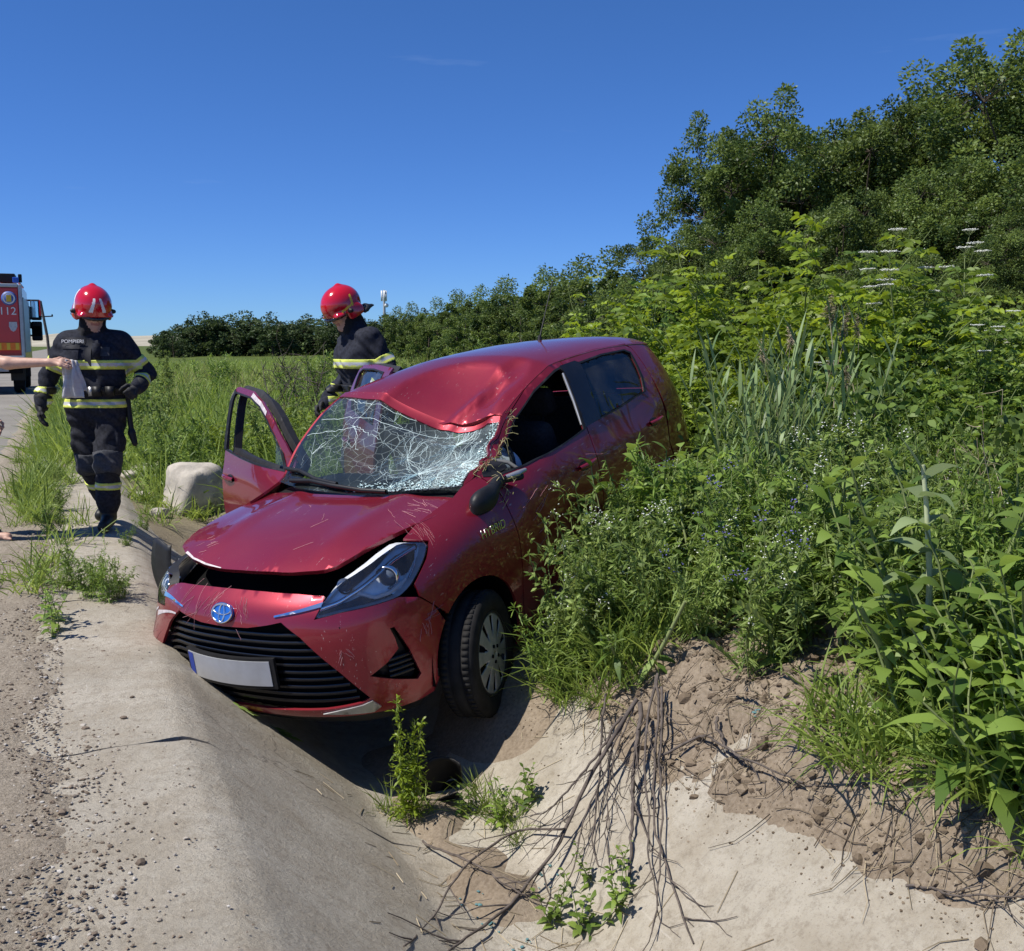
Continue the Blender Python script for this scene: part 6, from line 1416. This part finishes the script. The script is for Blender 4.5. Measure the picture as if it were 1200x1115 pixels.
for u, v, dep, h in [(1085,290,8.2,0),(1110,285,8.6,0),(1140,378,7.4,0),(972,330,8.0,0),(968,420,7.2,0),(1058,300,8.4,0)]:
    g0 = atdepth(u, 405, dep); z0 = float(ground_z(g0[0], g0[1])); put('white_umbel_plant', pick(v_umb), g0[0], g0[1], 'tall plant with flat white flower umbels among the shrubs', 'plant', 'white umbel plants', (CAMZ+(405-v)/FPX*dep-z0)/1.75, tilt=.02)
def p_dry(g, n=5, h=.9):
    b = Buf()
    for _ in range(n):
        P = path(np.r_[g.normal(0, .05, 2), 0], np.r_[g.normal(0, .25, 2), 1], h*g.uniform(.5, 1.1), 6, .35, g); b.tube(P, np.linspace(.0045, .0015, 7), 4, 0, False, g.uniform())
        for k in range(5): i = int(g.integers(2, 7)); b.tube(path(P[i], rdir(1, .4, g)[0], g.uniform(.06, .2), 3, .4, g), np.linspace(.0022, .001, 4), 3, 0, False, g.uniform())
    return b
v_dry = variants(p_dry, [M_DRY], 'dry_stalk', 3)
for s, d in pts(15, 3.5, 5.4, 2.2, 4.6, .3, bank): put('dry_stalk', pick(v_dry), s, d, 'dead tan plant stalks sticking out of the green bank', 'plant', 'dead stalks on the bank', vr.uniform(.7, 1.05), tilt=.2)
# ---- ground cover that nobody could count
def merged(name, maker, P, mats, label, cat, smin, smax, zf=None, k=6):
    base = [maker(np.random.default_rng(900+i)).arrays() for i in range(k)]; b = Buf()
    for j, (s, d) in enumerate(P):
        V, F, mi, T = base[int(vr.integers(k))]; a = vr.uniform(0, 6.28); c = vr.uniform(smin, smax)
        z = top(s, d)
        V2 = V @ rotz(a).T*c+np.array([s, d, z-.01]); o_ = 0
        for f in F:
            m_ = mi[o_:o_+len(f)]; o_ += len(f)
            tgt, mt = (b.F3, b.m3) if f.shape[1] == 3 else (b.F4, b.m4); tgt.append(f+b.n); mt.append(m_)
        b.V.append(V2); b.T.append(np.clip(T+vr.normal(0, .12), 0, 1)); b.n += len(V2)
    return tag(b.obj(name, mats), label, cat, kind='stuff')
P = pts(620, 2.5, 9, 1.6, 10, .12, bank)
merged('undergrowth', lambda g: p_broad(g, 3, .26, .085, .034, 8), P, [G_BUSH, M_STEM], 'tangled low green undergrowth covering the bank', 'undergrowth', .8, 1.9)
P = pts(430, 2.38, 5.5, 1.5, 6.6, .07, lambda s, d: bank(s, d) and bed(s, d)) + [(vr.uniform(2.28, 3.3), vr.uniform(1.6, 2.7)) for _ in range(110)] + [(vr.uniform(2.02, 2.5), vr.uniform(3.75, 4.35)) for _ in range(40)]
merged('bank_grass', lambda g: p_tuft(g, 46, .40, .007, .06, .6), P, [G_GRASS], 'long green grass growing over the edge of the ditch', 'grass', .6, 1.3, top)
P = pts(2600, -.2, 9, 9.2, 22, .05, lambda s, d: (s > .75 or d > 13) and (s > 1.5 or d > 10.6) and not (s < 1.75 and 8.6 < d < 12.2 and vr.uniform() < .7) and not (abs(s-2.24) < .45 and abs(d-8.4) < .5)) + [(vr.uniform(-.4, 40), vr.uniform(20, 70)) for _ in range(2600)] + [(vr.uniform(2.4, 7), vr.uniform(7.4, 10)) for _ in range(500) ]
P = [q for q in P if not in_car(*q) and not (1.4 < q[0] < 3.1 and 7.2 < q[1] < 9.0)]
merged('field_grass', lambda g: p_tuft(g, 22, .72, .013, .13, .34), P, [G_GRASS], 'tall green grass filling the verge behind the car', 'grass', .75, 1.5)
# taller weeds standing in that grass
for s, d in pts(46, .9, 7, 9.6, 17, .5): put('feathery_weed', pick(v_fine), s, d, 'tall weed standing in the grass of the far verge', 'weed', 'weeds in the far verge', vr.uniform(1.2, 2.1))
for s, d in pts(10, 1.8, 4.0, 10.0, 13, .5): put('leafy_shrub', pick(v_pin), s, d, 'yellow-green sapling in the far verge grass', 'shrub', 'saplings in the verge', vr.uniform(.30, .45))
# strip of grass between road and apron, weeds in the joints
P = [(vr.normal(-.33, .13), vr.uniform(8.7, 30)) for _ in range(380)]+[(vr.uniform(-.45, -.1), vr.uniform(6.2, 8.0)) for _ in range(9)]+[(vr.uniform(.5, 1.3), vr.uniform(9.6, 12)) for _ in range(26)]
merged('verge_grass', lambda g: p_tuft(g, 34, .34, .008, .05, .6), P, [G_GRASS], 'strip of rough grass between the road and the concrete', 'grass', .6, 1.35, top)
for i, (u, v, k, c_) in enumerate([(72,742,1,.55),(60,728,1,.6),(100,700,0,.50),(125,706,0,.52),(85,690,0,.60),(140,700,0,.42),(115,690,2,.55),(60,625,0,.45),(150,640,0,.30),(70,600,0,.5),(172,622,0,.35),(60,570,2,.7),(180,600,0,.4),(190,575,0,.5)]):
    p = hit(u, v); put(('feathery_weed', 'broad_leaved_weed', 'flowering_weed')[k], pick((v_fine[:4], v_broad, v_finef)[k]), p[0], p[1], ('wiry green weed rooted in cracks of the roadside apron', 'leafy weed at the edge of the roadside gravel', 'pale flowering weed rooted at the roadside apron')[k], 'weed', ('weeds in the apron', 'leafy roadside weeds', 'pale roadside weeds')[k], c_, p[2])
# plants in the ditch bottom
p = hit(478, 962); put('feathery_weed', variants(p_fine, [G_YEL, M_STEM, M_FLOW], 'feathery_weed', 1, stems=4, h=.55, per=90, spread=.05, leaf=.028, lean=.07)[0], p[0], p[1], 'upright pale green feathery plant growing from the ditch floor', 'weed', None, .92, p[2], .02)
for u, v, c_, lb in [(455,955,.75,0),(495,950,.6,0),(575,950,.8,1),(600,960,.7,1),(560,930,.6,1),(610,985,.5,1)]:
    p = hit(u, v); put('grass_tuft', variants(p_tuft, [G_GRASS], 'grass_tuft', 1, n=70, h=.34, w=.006, spread=.04)[0] if u == 455 else tuftm, p[0], p[1], ('grass tuft at the foot of the pale feathery ditch plant', 'grass tuft on the silt beside the dead branches')[lb], 'grass', ('tufts by the ditch plant', 'tufts by the branches')[lb], c_, p[2])
    if u == 455: tuftm = bpy.data.meshes['grass_tuft']
for u, v, c_ in [(585,965,.5),(620,940,.45),(545,955,.35),(690,1090,.45),(650,1080,.4),(735,1060,.4),(700,1040,.35)]:
    p = hit(u, v); put('broad_leaved_weed', pick(v_broad), p[0], p[1], 'small leafy weed sprouting on the ditch floor', 'weed', 'ditch floor weeds', c_, p[2])
# taller tawny grass and weeds further out
P = [(vr.uniform(-.2, 30)**1.0, vr.uniform(13, 46)) for _ in range(900)]
G_TAWNY = leafmat('tawny_grass', (.14, .15, .05), (.34, .32, .14), .35, .6)
merged('tawny_grass', lambda g: p_tuft(g, 14, .95, .012, .10, .22), P, [G_TAWNY], 'taller tawny seeding grass standing in the field', 'grass', .7, 1.25)
for s, d in pts(40, .5, 14, 15, 32, .8): put('feathery_weed', pick(v_fine), s, d, 'tall weed far out in the field grass', 'weed', 'weeds in the field', vr.uniform(1.6, 2.6))
# ---- trees
def tree_mesh(seed, H, R, nl, leaf, lw, mat, trunk_r=.14, low=.28, lobes=9, clumps=11):
    g = np.random.default_rng(seed); tb = Buf(); cb_ = Buf()
    P = path((0, 0, -.2), np.r_[g.normal(0, .08, 2), 1], H*.75, 7, .12, g); V, F = tube(P, np.linspace(trunk_r, trunk_r*.25, 8), 8); tb.add(V, F)
    C = []
    for k in range(lobes):
        a = k*2.4+g.uniform(0, .8); zc = H*(low+.62*((k+.5)/lobes)+g.normal(0, .03)); rr_ = R*(1-.75*max(0, (zc/H-.5))*1.4)*g.uniform(.45, .85); c = np.array([math.cos(a)*rr_, math.sin(a)*rr_, zc]); lr = R*g.uniform(.34, .56)
        i = min(6, int(zc/H*6)); Q = np.array([P[i], P[i]*.45+c*.55+[0, 0, -.1*R], c]); V, F = tube(Q, [trunk_r*.4, trunk_r*.25, trunk_r*.08], 5); tb.add(V, F)
        for j in range(clumps):
            e = rdir(1, .25, g)[0]*lr*g.uniform(.55, 1.1); q = c+e*[1, 1, .8]; C.append((q, lr*g.uniform(.17, .30)))
            V, F = tube(np.array([c, c+e*.5+g.normal(0, .05, 3), q]), [trunk_r*.09, trunk_r*.06, trunk_r*.03], 3); tb.add(V, F)
    C += [(P[-1]+np.r_[g.normal(0, .12*R, 2), .06*H], R*.26), (P[-1]+np.r_[g.normal(0, .12*R, 2), .14*H], R*.20), (P[-1]+np.r_[g.normal(0, .25*R, 2), .02*H], R*.26)]
    ci = g.integers(0, len(C), nl); cc = np.array([q for q, _ in C])[ci]; cr = np.array([r for _, r in C])[ci][:, None]
    d = rdir(nl, .1, g); B = cc+d*cr*g.uniform(.25, 1.15, (nl, 1))**.7; D = nrm(d+rdir(nl, -.15, g)*.9)
    T = np.clip(g.uniform(.1, .9, nl)+g.normal(0, .26, len(C))[ci], 0, 1); addl(cb_, diamonds(B, D, nrm(np.cross(D, rdir(nl, .6, g))), leaf*g.uniform(.6, 1.35, nl), lw, T))
    return tb.mesh('trunk', M_BARK), cb_.mesh('crown', mat), H
near_t = [tree_mesh(31+i, 8., 2.5, 38000, .096, .060, G_TREE, lobes=12, clumps=13) for i in range(4)]
mid_t = [tree_mesh(51+i, 8., 2.7, 17000, .17, .105, G_TREE, low=.06) for i in range(3)]
far_t = [tree_mesh(71+i, 8., 3.0, 4600, .36, .24, G_FAR, low=.02) for i in range(3)]
def tree(u, top_, dep, kind, label, group, wide=1., name='tree'):
    g0 = atdepth(u, 405, dep); z0 = float(ground_z(g0[0], g0[1])); h = CAMZ+(405-top_)/FPX*dep-z0; tm, cm, H = pick(kind)
    r = empty(name, (g0[0], g0[1], z0), vr.uniform(0, 6.28)); k = h/(H*1.02); r.scale = (k*wide, k*wide, k); tag(r, label, 'tree', group)
    link(bpy.data.objects.new('trunk', tm), r); link(bpy.data.objects.new('crown', cm), r)

for u, t_, dep, w in [(1195,55,17,1.1),(1135,78,18.5,1),(1240,40,17.5,1.1),(1085,140,19,1),(1040,150,20.5,1),(1000,128,18.5,1),(955,138,19.5,1),(905,135,19,.95),(862,150,20,.8),(838,195,21,.9),(778,282,23,1),(1170,160,15,1.05),(1110,205,15.5,1.05),(1050,230,16,1.05),(980,225,16,1.05),(920,235,16.5,1),(870,255,17,1),(1200,250,13.5,1.1),(825,285,19,1.05),(1130,290,13.5,1.1),(1010,300,14.5,1.1),(1260,150,15,1.1)]:
    L_ = ('tallest dark tree standing up above the rest of the wood', 'tallest trees of the wood') if t_ < 100 else ('dark leafy tree forming the rounded top of the wood', 'tree tops of the wood') if dep > 17.5 else ('lower dark tree at the foot of the wood just above the shrubs', 'lower trees of the wood')
    tree(u, t_, dep, near_t, *L_, wide=w*1.15)
for u, t_, dep in [(745,262,27),(715,278,30),(690,288,34),(672,296,33),(655,300,38),(630,308,42),(610,314,40),(590,320,46),(570,327,50),(550,332,48),(530,338,55),(510,342,60),(490,348,62),(470,354,66),(700,325,24),(740,315,21),(660,335,30),(615,342,36),(770,300,19),(580,350,40),(540,356,44),(500,362,50)]:
    tree(u, t_, dep, mid_t, 'dark tree in the row running away behind the car', 'receding row of trees', 1.25)
for k in range(30):
    u = 190+k*9.6+vr.normal(0, 4); tree(u, 368+vr.normal(0, 4)+(14 if u < 205 else 0)+(4 if u < 225 else 0), 120+vr.uniform(-14, 16), far_t, 'tree in the far grove across the field', 'far grove', 1.5)
for k in range(10): tree(450+k*13+vr.normal(0, 4), 366+vr.normal(0, 5)-k*1.2, 95+vr.uniform(-8, 8), far_t, 'distant tree rising behind the second firefighter', 'trees behind the firefighter', 1.4)
# bare thorny bush in the field
p = atdepth(348, 405, 15.5); bt = Buf(); g = np.random.default_rng(5)
for k in range(26):
    P = path((g.normal(0, .25), g.normal(0, .25), 0), np.r_[g.normal(0, .55, 2), 1], g.uniform(.9, 1.75), 7, .5, g); V, F = tube(P, np.linspace(.012, .003, 8), 4); bt.add(V, F)
    for j in range(7):
        i = int(g.integers(2, 8)); V, F = tube(path(P[i], rdir(1, .5, g)[0], g.uniform(.2, .5), 4, .6, g), np.linspace(.006, .002, 5), 3); bt.add(V, F)
o = bt.obj('bare_bush', M_TWIG); o.location = (p[0], p[1], float(ground_z(p[0], p[1]))); tag(o, 'leafless grey twiggy bush standing in the field grass', 'bush')
# ================================================================ SMALL THINGS IN AND AROUND THE DITCH
def surf_pt(u, v, lift=0.): p = hit(u, v); p[2] += lift; return p
g = np.random.default_rng(77)
def spline(P, n=24):
    P = np.asarray(P, float); t = np.r_[0, np.cumsum(np.linalg.norm(np.diff(P, axis=0), axis=1))]; return np.stack([pchip(t, P[:, k], np.linspace(0, t[-1], n)) for k in range(3)], 1)
def branch(pix, r0, r1, label, twigs=8, group=None):
    r0 *= .72; r1 *= .75; P = spline([surf_pt(u, v, l_) for u, v, l_ in pix]); P += np.cumsum(g.normal(0, .0045, P.shape), 0)*[1, 1, .4]; b = Buf(); b.tube(P, np.linspace(r0, r1, len(P)), 6)
    T = nrm(np.gradient(P, axis=0))
    for k in range(twigs):
        i = int(g.integers(3, len(P)-2)); d = nrm(T[i]+rdir(1, -.1, g)[0]*.7); Q = path(P[i], d, g.uniform(.08, .30), 5, .5, g, .25)
        Q[:, 2] = np.maximum(Q[:, 2], [top(s, d_)+.006 for s, d_ in Q[:, :2]]); b.tube(Q, np.linspace(r1*1.1, r1*.4, 6), 4)
        if g.uniform() < .6:
            Q2 = path(Q[3], nrm(d+rdir(1, -.1, g)[0]), g.uniform(.05, .14), 4, .5, g, .25); Q2[:, 2] = np.maximum(Q2[:, 2], [top(s, d_)+.004 for s, d_ in Q2[:, :2]]); b.tube(Q2, np.linspace(r1*.7, r1*.3, 5), 3)
    return tag(b.obj('dead_branch', M_TWIG), label, 'branch', group)
branch([(745,865,.16),(695,944,.10),(668,998,.07),(599,1078,.03),(530,1125,.02)], .013, .005, 'longest dead branch sweeping down across the ditch floor', 12)
branch([(748,868,.16),(737,944,.09),(733,998,.05),(728,1040,.03)], .014, .006, 'thick straight dead branch hanging down the concrete slope', 9)
branch([(772,828,.14),(770,913,.06),(768,990,.04),(783,1067,.03),(800,1118,.02)], .008, .004, 'outermost dead branch trailing furthest down the sunlit slope', 9)
branch([(664,988,.06),(615,988,.05),(553,1024,.04),(515,1074,.03),(476,1116,.02)], .007, .004, 'thin dead branch pointing across the shaded slope', 6)
branch([(496,990,.02),(553,1020,.03),(607,1055,.02),(632,1064,.02)], .007, .004, 'short dead stick lying on the silt of the ditch', 4)
LBR = 'dead branch in the bundle hanging over the concrete slope'
for px_ in ([(708,850,.14),(700,915,.09),(692,980,.05),(694,1055,.03)], [(742,872,.16),(718,920,.10),(706,990,.05),(714,1040,.03)], [(768,832,.14),(760,950,.06),(757,1010,.04),(768,1070,.03)], 
            [(735,880,.15),(700,950,.09),(668,1030,.04),(640,1085,.03)], [(776,840,.12),(774,930,.05),(778,1010,.03),(770,1100,.02)], [(730,875,.13),(690,925,.08),(650,960,.05),(625,965,.04)]):
    branch(px_, g.uniform(.005, .010), .003, LBR, 8, 'bundle of dead branches')
branch([(775,900,.05),(830,880,.06),(880,905,.05),(935,925,.04)], .008, .004, 'dead branch lying across the bare soil', 6)
branch([(840,855,.05),(848,890,.05),(868,905,.04)], .009, .005, 'short dead stub poking out of the bare soil', 2)
branch([(1060,1045,.02),(1110,1055,.03),(1160,1062,.03),(1215,1070,.03)], .006, .003, 'dark twig lying along the lip of the concrete', 6)
# fine roots and straw on the soil edge
n = 520; b = Buf()
for k in range(n):
    d_ = g.uniform(1.3, 4.1); s_ = 1.95+.75*g.beta(1.5, 1.5)
    if gz(s_, d_) < conc_z(s_, d_)-.012 and g.uniform() < .975: continue
    a = g.uniform(0, 6.28); L = g.uniform(.05, .22); z = top(s_, d_); P = np.array([(s_+math.cos(a)*L*t, d_+math.sin(a)*L*t+.02*math.sin(t*5+k), 0) for t in (0, .33, .66, 1)]); P[:, 2] = [top(x, y)+.006+.012*g.uniform() for x, y in P[:, :2]]
    V, F = tube(P, np.linspace(.0022, .001, 4), 3); b.add(V, F, 0, g.uniform())
o = b.obj('root_litter', attrmat('root_straw', [(0., (.07, .052, .038)), (.6, (.16, .125, .085)), (1., (.38, .31, .20))], .95, 0), smooth=False); tag(o, 'tangle of dry roots and straw strewn over the soil edge', 'litter', kind='stuff')
# straw and leaf scraps on the ditch floor
n = 260; b = Buf()
for k in range(n):
    s_ = g.normal(1.35, .22); d_ = g.uniform(1.5, 4.2); a = g.uniform(0, 6.28); L = g.uniform(.03, .14); P = np.array([(s_+math.cos(a)*L*t, d_+math.sin(a)*L*t, 0) for t in (0, .5, 1)]); P[:, 2] = [top(x, y)+.004 for x, y in P[:, :2]]; V, F = tube(P, .0016, 3); b.add(V, F, 0, g.uniform())
o = b.obj('straw_litter', M_DRY, smooth=False); tag(o, 'dry straw scattered over the silt in the ditch', 'litter', kind='stuff')
# teal crumbs of safety glass
c = []
for u, v, k, sp_ in [(890,833,5,.010),(637,1022,7,.014),(575,1082,9,.03),(550,1058,6,.04),(610,1100,6,.03),(640,1040,5,.03)]:
    p = hit(u, v)
    for _ in range(k): q = p+np.r_[g.normal(0, sp_, 2), 0]; q[2] = top(q[0], q[1])+.006; c.append(q)
V, F, T = stones(np.array(c), g.uniform(.003, .009, len(c)), .45, g); m = M_('teal_glass'); m.set(base=(.16, .32, .33), rough=.1, spec=.6, trans=.3); tag(mk('glass_crumbs', V, [F], m.m, smooth=False), 'teal crumbs of broken safety glass strewn around the ditch', 'glass', kind='stuff')
# larger shards caught on the weeds
for u, v, D_ in [(1122,792,3.6),(1118,803,3.6),(1092,838,3.3)]:
    p = atdepth(u, v, D_); q = np.array([(0, 0, 0), (.03, .01, .02), (.035, .0, .055), (.008, -.005, .06), (-.012, 0, .03)])+g.normal(0, .004, (5, 3)); V = np.vstack([q, q+[.004, .006, 0]]); o = mk('glass_shard', V, [np.array([(0, 1, 2), (0, 2, 3), (0, 3, 4), (5, 7, 6), (5, 8, 7), (5, 9, 8)]), np.array([(i, i+5, (i+1) % 5+5, (i+1) % 5) for i in range(5)])], m.m, smooth=False); o.location = p
    tag(o, 'teal shard of broken glass caught in the bank weeds', 'glass', 'glass shards in the weeds')
# broken black trim cup in the ditch
p = surf_pt(530, 926, .0); t, a = np.meshgrid(np.linspace(0, 1, 8), np.linspace(-2.6, 2.2, 20), indexing='ij')
R_ = .045+.045*t+.008*np.sin(a*3); V = np.stack([R_*np.cos(a)*1.05, R_*np.sin(a)*.8, .0+.13*t**1.4+.012*np.sin(a*4)*t], -1); b = Buf().add(*grid(V)); aa = a[0]; c = np.vstack([[[0, 0, 0.]], np.stack([.045*np.cos(aa)*1.05, .036*np.sin(aa), 0*aa], -1)]); b.add(c, [(0, i, i+1) for i in range(1, 20)])
o = b.obj('plastic_fragment', MAT_BLACK); o.location = p; o.rotation_euler = (math.radians(-48), math.radians(14), math.radians(150)); o.scale = (1.25,)*3; o.modifiers.new('thick', 'SOLIDIFY').thickness = .004; tag(o, 'broken black plastic car trim lying in the ditch below the bumper', 'car part')
# green sprigs torn off onto the concrete
for u, v, lb in [(283,832,'small torn green leaf on the ridge of the concrete'), (330,860,'torn green sprig on the concrete slope below the bumper')]:
    p = surf_pt(u, v, .008); b = Buf(); k = 9 if u > 300 else 4; ax = nrm(RIGHT*.8+np.array([0, -.4, -.4])); t = np.linspace(-.06, .06, k); Bq = t[:, None]*ax; D = nrm(ax*.8+rdir(k, 0, g)*.7); D[:, 2] = D[:, 2]*.15-.25; D = nrm(D); addl(b, strips(Bq, D, .055, .026, LEAF, .1, g, nrm(np.cross(D, UPV)))); b.tube(np.array([-.07*ax, .07*ax]), .003, 4, 1, tint=.5)
    o = b.obj('torn_sprig', [G_MID, M_STEM]); o.location = p; tag(o, lb, 'leaf')
# snapped thick stems
for pix, r, lb in ([(752,803,.02),(775,760,.10),(803,705,.22)], .011, 'pale thick stem snapped off beside the dead branches'), ([(1052,835,.02),(1040,775,.16),(1008,712,.30)], .013, 'long green stem bent over the bare soil'), ([(735,795,.03),(722,770,.08),(712,745,.14)], .008, 'short pale stem stump next to the snapped stem'):
    P = spline([surf_pt(u, v, l_) if i == 0 else None if False else surf_pt(u, v, 0)*0+atdepth(u, v, float(surf_pt(*pix[0][:2]) @ FWD)-.07*i) for i, (u, v, l_) in enumerate(pix)]); b = Buf().tube(P, np.linspace(r, r*.7, len(P)), 8, 0, tint=.8)
    k = 5; i = g.integers(6, 22, k); D = rdir(k, .2, g); addl(b, strips(P[i], D, .10, .03, LEAF, .5, g), 1); tag(b.obj('broken_stem', [M_STEM, G_MID]), lb, 'plant')
M_PALE = attrmat('pale_stem', [(0., (.30, .34, .18)), (1., (.46, .50, .30))], .7, 0); G_PALE = leafmat('pale_leaf', (.16, .22, .09), (.34, .42, .20), .35, .55)
# teasel: tall stem with pairs of large leaves
gp = atdepth(1101, 405, 3.45); z0 = float(ground_z(gp[0], gp[1])); ts = empty('teasel', (gp[0], gp[1], z0)); tag(ts, 'tall pale-stemmed teasel with pairs of large pointed leaves', 'plant')
zt_ = CAMZ+(405-545)/FPX*3.45-z0; P = np.array([(0, 0, 0), (.01, 0, zt_*.4), (-.01, 0, zt_*.75), (-.035, 0, zt_)]); P = P[:, :1]*RIGHT+P[:, 2:]*UPV; Buf().tube(spline(P), np.linspace(.014, .007, 24), 8, 0, tint=.95).obj('stem', M_PALE, ts)
for zf_, L, az_ in [(.22,.26,.4),(.36,.28,1.9),(.50,.26,.2),(.62,.25,1.5),(.74,.22,.1),(.86,.20,1.2)]:
    for sgn in (0, math.pi):
        a = az_+sgn+g.normal(0, .15); D = nrm(np.array([math.cos(a), math.sin(a), .55])); b = Buf(); q = np.array([np.interp(zf_, [0, 1], [0, -.03])*RIGHT+UPV*zt_*zf_]); V, F, T = strips(q, D[None], L, .062, [.7, 1, 1, .85, .6, .35, .04], .55, g, nrm(np.cross(D, UPV))[None], fold=.2); b.add(V, F, 0, T); b.obj('leaf', G_PALE, ts)
V, F, T = strips(P[-1:]+[0, 0, -.02], nrm(np.array([[-.55, .1, .8]])), .19, .05, [.4, 1, 1, .8, .4, .04], .1, g, fold=.2); Buf().add(V, F, 0, T).obj('leaf', G_PALE, ts)
V, F, T = strips(P[-1:]+[0, 0, -.05], nrm(np.array([[.4, -.3, .5]])), .16, .045, [.4, 1, 1, .8, .4, .04], .4, g, fold=.2); Buf().add(V, F, 0, T).obj('leaf', G_PALE, ts)
# thistle rosette leaves over the bare soil
for u, v, lb in [(858,728,'silvery lobed thistle leaf hanging over the bare soil'), (818,770,'dark green lobed leaf hanging beside the snapped stem')]:
    p = atdepth(u, v-25, 3.75); n = 70; t = np.linspace(0, 1, n); w = .040*np.sin(np.pi*np.clip(t*.95+.05, 0, 1))**.7*(.62+.38*np.sign(np.sin(t*34))*np.abs(np.sin(t*34))**.5)
    c = np.outer(t*.16, RIGHT*.9-FWD*.35)+np.outer(-.10*t**1.5, UPV); sd = nrm(nrm(np.cross(RIGHT*.9-FWD*.35, UPV))+.8*UPV); V = np.stack([c-sd*w[:, None], c+UPV*-.012, c+sd*w[:, None]], 1); V, F = grid(V); o = mk('thistle_leaf', V, [F], G_GREY, tint=np.full(len(V), .8 if u > 840 else .2)); o.location = p; tag(o, lb, 'leaf')
# pale boulders and lumps of old concrete in the verge
MAT_BOUL = plain('pale_limestone', (.42, .38, .32), .95, .35, 7, bump=.9)
def boulder(u, v, D_, w, h, label, seed, sharp=.17):
    p = hit(u, v) if D_ < 5 else atdepth(u, v, D_); b_ = bmesh.new(); bmesh.ops.create_icosphere(b_, subdivisions=4, radius=1); V = np.array([x.co[:] for x in b_.verts]); F = np.array([[q.index for q in f.verts] for f in b_.faces]); b_.free()
    V = V*(1+sharp*fbm(V*1.6+seed*7.7, 4)[:, None]); V = V*(1+.03*fbm(V*5+seed, 3)[:, None]); V = np.where(np.abs(V) > .72, np.sign(V)*(.72+(np.abs(V)-.72)*.45), V); V = V @ rotz(seed).T; V = V*[w/2, w*.42, h*.62]; V[:, 2] += h*.25
    o = mk('boulder', V, [F], MAT_BOUL); p[2] = top(p[0], p[1]); o.location = p; o.rotation_euler = (0, .1, seed); tag(o, label, 'rock'); return o
boulder(226, 560, 10.0, .74, .62, 'large white boulder in the grass beside the open car door', 1)
boulder(208, 532, 11.2, .34, .22, 'smaller pale rock in the grass behind the white boulder', 2)
boulder(178, 512, 12.5, .62, .22, 'flat pale rock slab at the start of the tall grass', 3)
boulder(246, 590, 9.0, .30, .16, 'low tan lump of concrete in front of the white boulder', 4)
boulder(200, 560, 9.9, .22, .14, 'small grey stone left of the white boulder', 5)
boulder(1012, 842, 3.35, .16, .07, 'pale half-buried stone on the bare soil under the bent stem', 6)
#boulder(975, 918, 2.95, .07, .045, 'small reddish-tan stone on the slumped soil', 7)

for i, (u, v, w_) in enumerate([(168,585,.22),(150,560,.26),(186,605,.18),(175,545,.3),(205,590,.16)]):
    p = hit(u, v); boulder(u, v, float(p @ FWD), w_, .10, 'broken lump of pale concrete in the verge behind the standing firefighter', 11+i)['group'] = 'concrete lumps in the verge'
